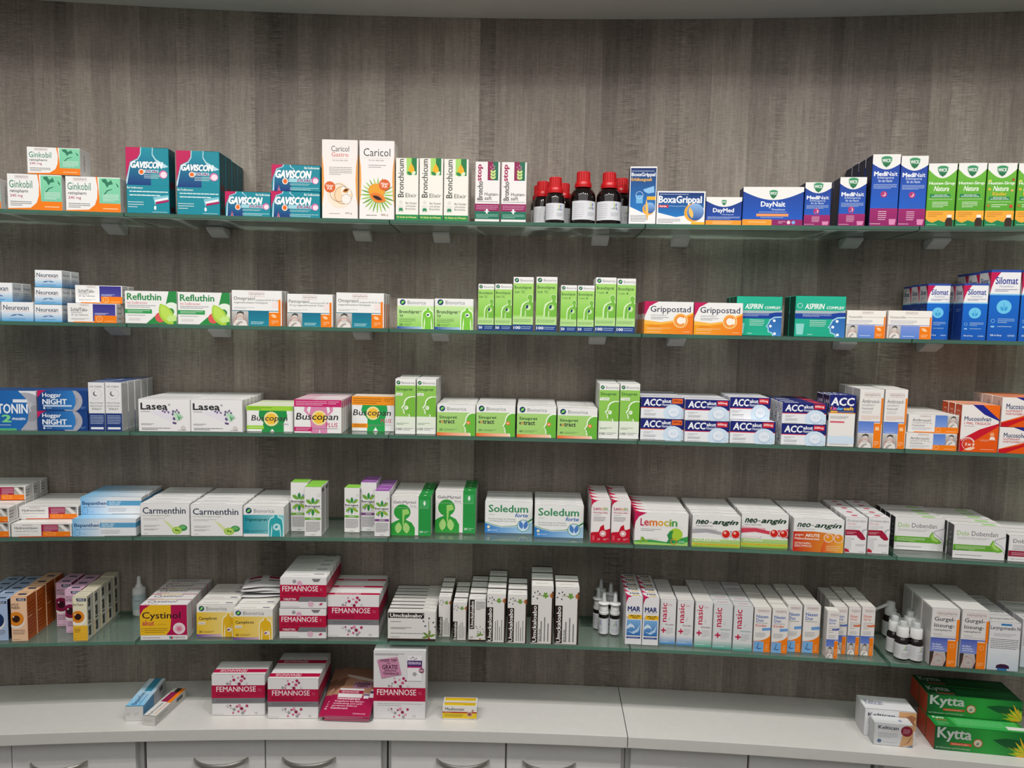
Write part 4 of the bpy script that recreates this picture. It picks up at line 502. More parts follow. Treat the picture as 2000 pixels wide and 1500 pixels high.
design('eyedrops_yellow', 'cream-yellow eye-drop carton with orange iris', [C(.36, .5, .56, '#f2ecdc'), R(0, 0, 1, .34, '#e8b430'), C(.34, .52, .52, '#f0e8d4', .9), R(0, .0, 1, .3, '#e8b430'), C(.36, .54, .45, '#dc8420'), C(.36, .54, .24, '#2c1408'), C(.18, .59, .05, '#f0e8dc'), P('#1a2c50', (.33, .89), (.95, .89), (.95, .955), (.27, .955)), T('HYLO', .4, .9, .86, .945, '#dfe4ee', .03), T('EvoTears', .06, .79, .76, .845, '#44403a'), L(.08, .18, .5, .28, 3, '#77581c'), L(.08, .03, .2, .05, 1, '#77581c')], body='#e4dcc0', side='#c4c0b4', top='#dcd4bc', tops=[L(.2, .4, .85, .6, 1, '#a8a494')], right=[L(.15, .06, .5, .95, 7, '#33332f'), R(.2, .08, .5, .3, '#3a3a36'), R(.2, .42, .5, .62, '#44443f'), R(.2, .74, .5, .93, '#44443f')])
design('cystitis_yellow_pink', 'yellow-crimson carton with white pelvis disc', [R(0, .14, 1, 1, '#b0104c'), P('#e8b820', (0, .14), (.55, .14), (.64, .3), (.66, .55), (.66, 1), (.22, 1), (.08, .88), (0, .7)), T('Cystinol', .05, .56, .86, .8, '#2c1a20', .015), T('akut', .05, .42, .3, .56, '#c0304c', .02), L(.36, .43, .55, .47, 1, '#a87c1c'), L(.1, .2, .58, .36, 3, '#8c6c1c'), ('O', .06, .3, .03, .006, '#8c6c1c'), C(.83, .33, .13, '#e8d8dc'), P('#e4b4c0', (.77, .42), (.89, .42), (.93, .3), (.86, .22), (.8, .22), (.73, .3)), C(.83, .32, .05, '#d87c94'), L(.05, .05, .42, .09, 1, '#77777c'), P('#2f8a8c', (.62, .05), (.66, .03), (.66, .1), (.62, .11)), P('#c04c54', (.66, .03), (.7, .05), (.7, .1), (.66, .1)), T('MEDICE', .72, .05, .95, .1, '#9a9c9e', .02)], body='#e6e3e2', side='#d0cdcc', top='#e2dfde', tops=[T('Cystinol', .1, .35, .72, .85, '#44383c', .01, .2), T('akut', .08, .08, .36, .3, '#c87484')])
design('urinary_yellow', 'yellow-white carton with golden torso', [R(0, 0, 1, .76, U('#e8be28', '#efd88c')), R(0, 0, .72, .08, U('#6c4494', '#d8b8c0')), *bio(.06, .78, .78, .97, .75), T('Canephron', .06, .5, .52, .62, '#44382c', .02), R(.04, .38, .22, .47, '#efe6d8'), T('Uno', .06, .39, .2, .46, '#77686c'), T('30', .06, .12, .14, .19, '#3c3428', .02), L(.17, .12, .45, .19, 2, '#8c6c1c'), *torso(.66, .98, .74, '#e4b41c', '#f4ecd0'), C(.84, .22, .06, '#f0e8dc'), leaf(.79, .19, .09, .03, 45, '#7c3c7c', .85)], body='#e8e5df', side='#cfccc6', tops=[L(.15, .25, .55, .45, 1, '#a09c98'), R(.72, .25, .9, .4, '#66607c')])
HEX = lambda u, v, r, c: P(c, *[(u + r * math.cos(math.pi / 3 * k), v + 1.5 * r * math.sin(math.pi / 3 * k)) for k in range(6)])
design('mannose_tablets', 'white carton with crimson band and grey hexagon', [R(0, .38, 1, .77, '#b8103c'), R(0, .24, .45, .38, '#a01038'), P('#77777a', (.38, .22), (1, .22), (1, .38), (.43, .38)), T('FEMANNOSE', .05, .56, .82, .73, '#f2e4e8', .01), T('E', .87, .58, .91, .66, '#d87c94'), T('MIT PREISELBEER-EXTRAKT', .06, .43, .92, .51, '#8a0c34', .015), T('TABLETTEN', .07, .27, .34, .335, '#ecd4dc', .03), HEX(.31, .88, .045, '#9a9a9e'), HEX(.42, .82, .06, '#d8a4bc'), P('#77777a', (.68, .97), (.88, .97), (.83, .87), (.73, .87)), HEX(.66, .15, .07, '#dcb4c4'), leaf(.84, .12, .09, .025, 25, '#b83c64', 1.4), L(.03, .04, .42, .07, 1, '#8c8c90')], body='#e6e3e3', side='#cfcccc', top='#e2dfde', tops=[L(.25, .4, .6, .6, 1, '#b8acb0'), R(.68, .75, .9, .9, '#77777a')], right=[R(0, .38, 1, .77, '#a81440')])
design('mannose_dots', 'white carton with crimson-grey bands and dots', [R(0, .43, 1, .74, '#b01040'), R(0, .3, 1, .43, '#7c7c80'), L(.08, .33, .9, .4, 2, '#5c5c60'), T('FEMANNOSE', .09, .585, .83, .71, '#f2e4e8', .01), T('N', .88, .59, .93, .66, '#c86484'), T('D-MANNOSE', .09, .465, .52, .54, '#8a0c34', .015)] + [C(u, .75 + v * 1.7 if .75 + v * 1.7 < 1 else .93, r, FC[k % 6]) for k, (u, v, r) in enumerate(FD)] + [C(u, .28 - v * 1.7, r, FC[(k + 2) % 6]) for k, (u, v, r) in enumerate(FD)] + [L(.02, .04, .22, .06, 1, '#a0a0a2'), T('30', .8, .05, .86, .1, '#b0b0b2')], body='#e4e1e1', side='#cac7c7', top='#dedbda', tops=[R(0, .15, 1, .4, '#b01040'), T('FEMANNOSE', .62, .36, .12, .2, '#e8d0d8', .01)], right=[R(0, .43, 1, .74, '#941038'), R(0, .3, 1, .43, '#66666a')])
PLT = lambda u, v, s, asp: [leaf(u, v + .1 * s, .3 * s, .05 * s, a, '#6a8c3c', asp) for a in (20, 80, 140, 190)] + [P('#a86c4c', (u - .06 * s, v - .02), (u + .06 * s, v - .02), (u + .03 * s, v + .06 * s * asp), (u - .03 * s, v + .06 * s * asp)), R(u - .006, v + .1 * s, u + .006, v + .75 * s * asp, '#7c7c5c')] + [leaf(u + dx * s, v + dy * s * asp, .1 * s, .03 * s, a, '#44445a', asp) for dx, dy, a in ((-.2, .7, 120), (.15, .66, 40), (0, .82, 80), (-.1, .55, 200), (.22, .52, -20), (-.25, .85, 160))]
PLS = lambda u0, v, s, asp: [leaf(u0 + .62 * s, v, .16 * s, .05 * s, a, '#6a9c3c', asp) for a in (60, 120, 200, 270, 330)] + [R(u0 + .2 * s, v - .004, u0 + .9 * s, v + .004, '#8c8c5c'), P('#b8703c', (u0 + .85 * s, v - .03), (u0 + s, v - .05), (u0 + s, v + .05), (u0 + .85 * s, v + .03))] + [leaf(u0 + dx * s, v + dy, .1 * s, .03 * s, a, '#44485c', asp) for dx, dy, a in ((.1, .03, 120), (.2, .05, 60), (.05, -.02, 200), (.18, -.04, -60), (.28, .02, 20))]
design('geranium_tablets', 'wide white-black carton with root plant drawing', [R(0, .0, 1, .075, '#33241f'), R(.01, .77, .76, .95, '#2a1c18'), T('Umckaloabo', .05, .8, .71, .92, '#ecebe8', .03), T('®', .72, .87, .75, .92, '#ecebe8'), *PLT(.86, .1, .5, 1.55), L(.06, .63, .28, .68, 1, '#8c8c8c'), L(.06, .4, .5, .47, 2, '#66666a'), L(.06, .24, .78, .28, 1, '#66666a'), L(.06, .12, .25, .15, 1, '#66666a')], body='#dfdcd8', side='#cbc8c4', top='#d8d5d1', tops=[R(.0, .78, .72, 1, '#2a2420'), L(.2, .2, .85, .5, 1, '#b0aca8')])
def umk(h0, h1, wd, kids=0): return [R(.0, .02, wd, h0, '#2a1c18'), T('Umckaloabo', wd * .22, .035, wd * .8, h0 - .02, '#ecebe8', .025, 0, 1), *PLS(.08, h1, .9, .4), R(.93, 0, 1, .92, '#33241f'), R(.93, h1 - .05, 1, h1 + .05, '#7c4c2c'), ('LV', wd + .08, .05, .86, .5, 3 if kids else 4, '#77777a')] + ([T('Saft für Kinder', wd + .04, .04, wd + .12, .27, '#55555a', 0, 0, 1)] if kids else [])
UT = [R(0, .85, 1, 1, '#33241f'), L(.2, .35, .75, .55, 1, '#b0aca8')]
design('geranium_drops_small', 'smallest narrow white-black carton with plant', umk(.5, .86, .32), body='#dfdcd8', side='#55453c', top='#dedbd7', tops=UT)
design('geranium_upright_plant', 'white-black carton with plant at its foot', [R(.06, .29, .34, .99, '#2a1c18'), T('Umckaloabo', .12, .32, .29, .95, '#ecebe8', .025, 0, 1), *PLT(.68, .06, .8, .42), L(.42, .75, .95, .95, 6, '#77777a'), R(0, 0, 1, .04, '#33241f'), L(.08, .07, .3, .12, 2, '#77777a')], body='#dfdcd8', side='#44362e', top='#dedbd7', tops=UT)
design('geranium_drops_big', 'medium tall white-black carton with plant', umk(.73, .87, .34), body='#dfdcd8', side='#44362e', top='#dedbd7', tops=UT)
design('geranium_syrup_kids', 'tallest white-black syrup carton with plant', umk(.68, .85, .31, 1), body='#dfdcd8', side='#44362e', top='#dedbd7', tops=UT)
design('wave_nasal', 'white nasal carton with blue wave', [P(MG, (0, 1), (.38, 1), (.14, .97), (.05, .9), (0, .84)), T('MAR', .12, .69, .86, .79, '#1a2c68', .04), T('Nasenspray', .16, .65, .84, .675, '#77777c'), R(.15, .53, .97, .62, '#ecb820'), T('PLUS', .3, .58, .85, .61, '#2a2a1c', .04), T('Pflege', .4, .54, .74, .57, '#3c3c24', .03), ('O', .1, .555, .05, .015, '#3c3c44'), R(.08, .19, .92, .515, V('#2c6cb0', '#7caedc')), P('#cfe2f2', (.1, .38), (.3, .44), (.5, .4), (.58, .33), (.45, .36), (.3, .36), (.1, .32)), P('#b4d0ea', (.12, .28), (.4, .26), (.7, .32), (.88, .42), (.8, .28), (.5, .22)), R(.08, .13, .92, .165, '#1a3c88'), L(.2, .14, .8, .157, 1, '#c0cce4')], body='#e4e2e4', side='#c2c0c2', top='#dedcde', tops=[P('#c41450', (0, 0), (.35, 0), (.1, .35), (0, .8)), T('MAR', .28, .45, .85, .8, '#2c2c44', .03), R(.4, .15, .85, .3, '#d8b030')])
def nas(c, kids): return [R(0, 0, 1, .2, V(c, '#dfdede')), T('nasic', .1, .5, .42, .92, '#c0204c', .02, 0, 1), R(.1, .29, .4, .325, '#c0204c'), R(.21, .25, .29, .365, '#c0204c'), leaf(.55, .52, .25, .03, 70, '#c8c4c4', .45), T('Nasenspray' if not kids else 'Kinder', .36, .42, .9, .46, '#6a9c8c' if not kids else '#8a6c78', .01), L(.4, .22, .85, .38, 5, '#b0b0b4'), L(.08, .04, .6, .07, 1, '#d8ecec')] + ([T('O.K.', .5, .86, .78, .9, '#c86484')] if kids else [])
design('plus_nasal_blue', 'white nasal carton with red cross, blue foot', nas('#2c84c4', 1), body='#e0dfdf', side='#c4c3c3', top='#d8d6d2', tops=[L(.2, .3, .8, .5, 1, '#d0b0b4')])
design('plus_nasal_mint', 'white nasal carton with red cross, mint foot', nas('#3ca48c', 1), body='#e0dfdf', side='#c4c3c3', top='#d8d6d2', tops=[L(.2, .3, .8, .5, 1, '#c0b8bc')])
design('plus_nasal_teal', 'wider white nasal carton with red cross, teal foot', nas('#2c9c8c', 0), body='#d8d9da', side='#bfc0c0', top='#c8c8c8', tops=[T('nasic', .25, .4, .8, .7, '#c08a9c', .01)])
def duo(kids): return [P(OR, (1, .4), (1, 0), (.0, 0), (.0, .24), (.35, .25), (.7, .29), (.9, .34)), R(.02, .0, .62, .235, '#78acdc'), P('#2c4c84', (.3, .06), (.18, .08), (.28, .14), (.3, .2), (.34, .2), (.31, .13), (.24, .085), (.45, .075), (.55, .09), (.45, .06)), *rp(.18, .9, .88, .96), T('Nasen', .12, .77, .82, .84, '#3c68b4', .015), T('Duo', .12, .685, .55, .755, '#3c68b4', .015), T('Nasenspray', .12, .64, .8, .67, '#66707c')] + ([T('Kinder', .1, .57, .76, .63, '#c8504c', .01)] if kids else []) + [P('#6c9cd4', (.5, .48), (1, .5), (1, .56), (.48, .54)), L(.1, .33, .7, .44, 4, '#a0a0a2'), L(.72, .04, .9, .18, 3, '#f8c896')]
design('nose_duo_kids', 'white-orange nasal carton, nose icon, red word', duo(1), body='#e4e0dc', side='#c6c2be', top='#dcd9d2')
design('nose_duo', 'white-orange nasal carton with blue nose icon', duo(0), body='#e4e0dc', side='#c6c2be', top='#dcd9d2')
def nsp(c, strip, photo_b): return [*rp(.2, .88, .9, .95), T('Nasen', .14, .78, .74, .84, c, .01), T('Spray', .14, .71, .7, .77, c, .01), L(.14, .53, .85, .69, 4, '#b4a8a4'), P(strip, (.45, .58), (1, .6), (1, .645), (.43, .63)), L(.14, .42, .75, .5, 3, '#a0a0a2'), R(0, .38, 1, .4, '#5a74c0'), R(0, .24, .66, .38, V('#6c84cc', '#5470bc')), *photo(0, .0, .66, .24), R(.66, 0, .95, .37, OR), L(.72, .05, .88, .2, 4, '#f8c896')]
design('nose_spray_kids', 'white-blue-orange nasal carton standing forward alone', nsp('#4c6cb8', '#4a60b4', 0), body='#e4e0dd', side='#d0ccc9', top='#e4e1db', left=[L(.1, .1, .9, .95, 14, '#a8a4a2')])
design('nose_spray_blue', 'slim nasal carton with blue lettering', nsp('#5874bc', '#4a70c0', 0), body='#e4e0dc', side='#c6c2be', top='#dcd9d2')
design('nose_spray_red', 'slim nasal carton with salmon lettering', nsp('#dc6c5c', '#e06c3c', 0), body='#e4e0dc', side='#c6c2be', top='#dcd9d2')
design('gargle', 'large white-blue-orange gargle carton with face photo', [*rp(.16, .87, .9, .94), T('Gurgel-', .1, .76, .84, .85, '#44464c', .015), T('lösung-', .1, .655, .83, .735, '#44464c', .015), T('ratiopharm', .1, .6, .72, .645, '#55575c', .01), T('Wirkstoff', .1, .54, .4, .565, '#a0a0a4'), L(.1, .505, .95, .53, 1, '#a8a8ac'), R(0, .47, 1, .49, '#4a5cac'), R(0, .25, .62, .47, V('#7c8ccc', '#5464b4')), T('Bei Mund-', .08, .36, .4, .39, '#dfe4f2', .02), T('und Rachen-', .08, .32, .48, .35, '#dfe4f2', .02), T('entzündungen', .08, .28, .52, .31, '#dfe4f2', .02), R(0, .0, .62, .25, '#3c302e'), P('#b8b0ac', (.05, .0), (.12, .12), (.15, .25), (.55, .25), (.6, .12), (.5, .0)), P('#8a7e7a', (.18, .2), (.3, .21), (.28, .19)), P('#8c6c68', (.25, .09), (.4, .1), (.38, .085)), ('O', .32, .1, .2, .015, '#d07c6c'), R(.62, 0, .96, .45, OR), R(.9, .45, 1, .82, OR), ('O', .79, .36, .07, .012, '#f8c896'), L(.66, .04, .9, .11, 3, '#f8c896')], body='#dedad8', side='#c9c6c4', top='#dcdad6', left=[L(.1, .55, .9, .95, 18, '#8c8a88')])
design('larynx_spray', 'white-pale blue carton with blue patch', [R(0, 0, 1, .45, V('#c4d0da', '#dfe2e4')), R(.36, .93, .7, .97, '#2c78b4'), T('Laryngomedin N', .03, .82, .97, .915, '#33383f', .01), L(.15, .7, .85, .77, 2, '#9ca0a4'), L(.05, .44, .95, .66, 6, '#66707c'), R(.42, .12, .66, .35, '#d4dae0'), P('#3c1c3c', (.28, .04), (.72, .04), (.7, .1), (.58, .13), (.42, .13), (.3, .1)), R(.33, .0, .64, .04, '#2c78b4')], body='#dddcdd', side='#c4c4c6', top='#c9c8c6', tops=[T('Laryngomedin N', .1, .35, .9, .65, '#44484c', .01)])
design('homeo_drops', 'small white-yellow carton with brown globule', [R(0, .1, 1, .5, '#e0c020'), R(0, .5, 1, .6, '#a8321c'), T('Meditonsin', .07, .68, .63, .9, '#3c3c3e', .015, .15), L(.06, .52, .25, .58, 1, '#e8c8b8'), L(.06, .2, .6, .44, 3, '#5c6430'), C(.79, .42, .085, '#d0b0a0', .85), C(.79, .42, .06, '#94503c', .85), C(.88, .7, .035, '#b08a80'), L(.76, .04, .94, .09, 1, '#66666a')], body='#e4e0da', side='#d0ccc6', top='#e2ded8', tops=[R(.04, .2, .96, .75, '#d8b820'), R(.04, .75, .96, .85, '#a8541c'), L(.62, .3, .96, .5, 1, '#77682c')])
design('mannose_tall_note', 'tall white-crimson carton with pink sticky note', [R(0, .265, 1, .465, '#b0103c'), T('FEMANNOSE', .07, .355, .82, .44, '#f2e4e8', .01), T('N', .87, .36, .92, .41, '#c86484'), T('D-MANNOSE', .07, .285, .5, .335, '#8a0c34', .015), L(.08, .19, .95, .24, 2, '#a8a4a8'), R(0, .0, 1, .012, '#c8c4c4')] + [C(u, .47 + v * 1.1, r * .95, FC[k % 6]) for k, (u, v, r) in enumerate(FD)] + [C(u, .17 - v * 1.1, r * .95, FC[(k + 2) % 6]) for k, (u, v, r) in enumerate(FD)] +
    [L(.03, .94, .6, .975, 2, '#8c8c90'), P('#c88aa8', (.07, .87), (.46, .92), (.54, .66), (.16, .6)), T('UNSER TIPP', .12, .845, .45, .885, '#44182c', .02, .0), T('MIT', .26, .81, .33, .83, '#44182c', .02), T('GRATIS', .17, .74, .46, .8, '#44182c', .03), T('FEMAVIVA', .21, .7, .44, .73, '#44182c', .02), T('TRINKBRAUSE', .18, .655, .49, .69, '#44182c', .02),
     R(.65, .57, .93, .94, '#e9e7e8'), R(.65, .77, .93, .87, '#4c2c6c'), T('FEMAVIVA', .67, .81, .91, .85, '#e0d8ea', .02), R(.65, .765, .93, .785, '#b01c64'), C(.79, .67, .04, '#a8a4a8'), C(.92, .725, .05, '#7c2850'), T('NEU', .885, .71, .955, .74, '#ecdce4', .03)] + [C(.77 + dx, .9 + dy, .012, '#9a7c94') for dx, dy in ((-.05, 0), (0, .012), (.05, 0), (.02, -.012), (-.02, .02))] + [T('14', .76, .04, .81, .07, '#b0b0b2')], body='#dddbdc', side='#c4c2c3', top='#cfcdce')
design('nerve_big', 'larger white carton with tan neuron picture', [T('Keltican', .06, .74, .58, .86, '#2c3448', .02), L(.06, .44, .5, .64, 3, '#a8aab0'), R(.66, .3, 1, .98, '#d0a070'), P('#a8704c', (.8, .8), (.9, .88), (1, .8), (.95, .65), (1, .5), (.85, .62), (.72, .55), (.78, .68)), C(.14, .2, .05, '#5c6c94'), L(.06, .06, .5, .1, 1, '#a8aab0')], body='#dfdfe1', side='#cfcfd2', top='#e0e0e2', tops=[T('Keltican', .08, .35, .42, .7, '#77809c', .02)])
design('nerve_small', 'small film-wrapped white carton, crimson badge', [T('Keltican', .1, .74, .62, .9, '#232c44', .02), T('FORTE', .42, .66, .6, .72, '#d0a890'), L(.1, .35, .6, .6, 5, '#9a9ca4'), P('#d8a878', (.66, 0), (1, .1), (1, 1), (.8, .95), (.72, .5)), P('#b07850', (.7, .05), (.85, .2), (.95, .5), (.97, .5), (.9, .2)), P('#77849c', (.82, .0), (1, 0), (1, .12)), C(.83, .72, .15, '#8c2038'), L(.74, .6, .92, .82, 4, '#d8a8b0'), C(.14, .2, .055, '#5c7094'), L(.24, .14, .6, .18, 1, '#a8aab0')], body='#dedee0', side='#cdcdd0', top='#e4e4e6', tops=[C(.72, .5, .05, '#8c9cc4')])
KY = [C(.97, .12, .13, '#4c9a30', .8)] + [leaf(.99, .06, .12 + .11 * ((k * 7) % 5) / 4, .011, 95 + k * 9, ['#d8c828', '#a8b828', '#e0b020', '#7ca828'][k % 4], 3.6) for k in range(11)]
design('salve_green', 'long dark-green tube carton with rust-red end', [P(U('#0c5028', '#2c9c3c'), (0, 0), (.6, 0), (.55, .5), (.6, 1), (0, 1)), P(U('#2c9c3c', '#146c30'), (.6, 1), (.55, .5), (.6, 0), (1, 0), (1, 1)), P('#0f5428', (.62, .62), (.75, .72), (.95, .7), (1, .62), (1, .35), (.8, .3), (.7, .45)), *KY, T('Kytta', .03, .38, .39, .96, '#b4bcb4', .035), R(.17, .25, .4, .36, '#c04c2c'), T('Schmerzsalbe', .19, .27, .37, .34, '#ecb8a0'), C(.465, .42, .05, '#c0482c'), C(.465, .42, .042, '#c4c0a8'), leaf(.45, .32, .05, .014, 60, '#77806c', 3), T('bei Schmerzen und Schwellungen', .02, .06, .39, .16, '#a8c4a8', .01)], body='#135c2c', side='#a83c20', top='#0d4a22', tops=[T('Kytta', .05, .35, .28, .9, '#a8b4a8', .03), R(.12, .2, .3, .28, '#c04c2c'), L(.35, .3, .95, .8, 5, '#2c8c44'), L(.05, .06, .3, .13, 1, '#8ca88c')])
design('salve_green_barred', 'long bright-green tube carton with rust-red end', D['salve_green']['front'], body='#135c2c', side='#a83c20', top='#1f8a38', tops=[T('Kytta', .05, .72, .17, .95, '#dfe8df', .03), R(.06, .6, .18, .66, '#c04c2c'), L(.05, .15, .18, .5, 4, '#7cb48c'), P('#3cac54', (.22, .95), (.95, .95), (.95, .1), (.25, .1)), L(.27, .3, .8, .85, 5, '#7cd08c'), R(.8, .2, 1, .5, '#e0e0dc')])
design('tube_blue', 'slanting white-skyblue ointment tube carton', [L(.05, .35, .3, .6, 2, '#a8a8aa'), L(.5, .35, .75, .6, 2, '#a8a8aa')], body='#d4d3d1', side='#b9bcc0', top=V('#7cc4ec', '#d4dade'), tops=[('TV', 'Bepanthen', .25, .06, .62, .48, '#2c4a74'), R(.68, .05, .72, .42, '#3a70b0'), R(.35, .52, .78, 1, '#3a8cac')], right=[R(0, 0, .45, 1, V('#4c94c4', '#5ca0cc')), R(.7, .55, .85, .85, '#55555a')])
design('tube_orange', 'slanting white-crimson-orange cream tube carton', [L(.15, .3, .8, .65, 3, '#b0aea8')], body='#d2d0cb', side='#bfbdb8', top='#dcdad6', tops=[('TV', 'Hydrocortison', .3, .04, .58, .45, '#44464c'), R(.15, .5, .7, .85, '#94204c'), R(.3, .85, .75, 1, '#33302e'), R(.7, .48, 1, 1, OR), R(.75, .08, .8, .48, '#e07848')], right=[L(.1, .3, .4, .8, 3, '#77777a'), R(.68, .4, .88, .8, '#55555a')])
KINDS = {'teal_tall': 'sachet_carton', 'teal_flat': 'sachet_carton', 'papaya_stomach': 'sachet_carton', 'papaya_fruit': 'sachet_carton', 'thyme_elixir': 'syrup_carton', 'cough_purple_stop': 'syrup_carton', 'cold_syrup_blue': 'syrup_carton', 'night_syrup_small': 'syrup_carton', 'night_syrup_big': 'syrup_carton', 'herb_syrup': 'syrup_carton', 'herb_syrup_kids': 'syrup_carton', 'torso_syrup_short': 'syrup_carton', 'torso_syrup_tall': 'syrup_carton', 'torso_drops_short': 'drops_carton', 'torso_drops_tall': 'drops_carton', 'lung_syrup_short': 'syrup_carton', 'lung_syrup_tall': 'syrup_carton', 'spray_moon_ring': 'spray_carton', 'profile_syrup': 'syrup_carton', 'profile_drops': 'drops_carton', 'kids_syrup_navy': 'syrup_carton', 'cough_syrup_blue_orange': 'syrup_carton', 'mucus_sachets': 'sachet_carton', 'complex_green': 'sachet_carton', 'cream_orange': 'ointment_carton', 'ointment_blue': 'ointment_carton', 'leafstar_green': 'drops_carton', 'leafstar_purple': 'drops_carton', 'throat_spray_red': 'spray_carton', 'spray_crimson_tongue': 'spray_carton', 'larynx_spray': 'spray_carton', 'geranium_drops_small': 'drops_carton', 'geranium_drops_big': 'drops_carton', 'geranium_upright_plant': 'drops_carton', 'geranium_syrup_kids': 'syrup_carton', 'gargle': 'syrup_carton', 'salve_green': 'ointment_carton', 'salve_green_barred': 'ointment_carton', 'mannose_dots': 'sachet_carton', 'mannose_tall_note': 'sachet_carton'}
for _k, _d in D.items():
    _d['name'] = ('eye_drop_carton' if _k.startswith('eyedrops') else 'nasal_spray_carton' if _k in ('wave_nasal', 'plus_nasal_blue', 'plus_nasal_mint', 'plus_nasal_teal', 'nose_duo_kids', 'nose_duo', 'nose_spray_kids', 'nose_spray_blue', 'nose_spray_red') else 'lozenge_carton' if 'balls' in _k or 'lozenge' in _k else KINDS.get(_k, 'tablet_carton'))

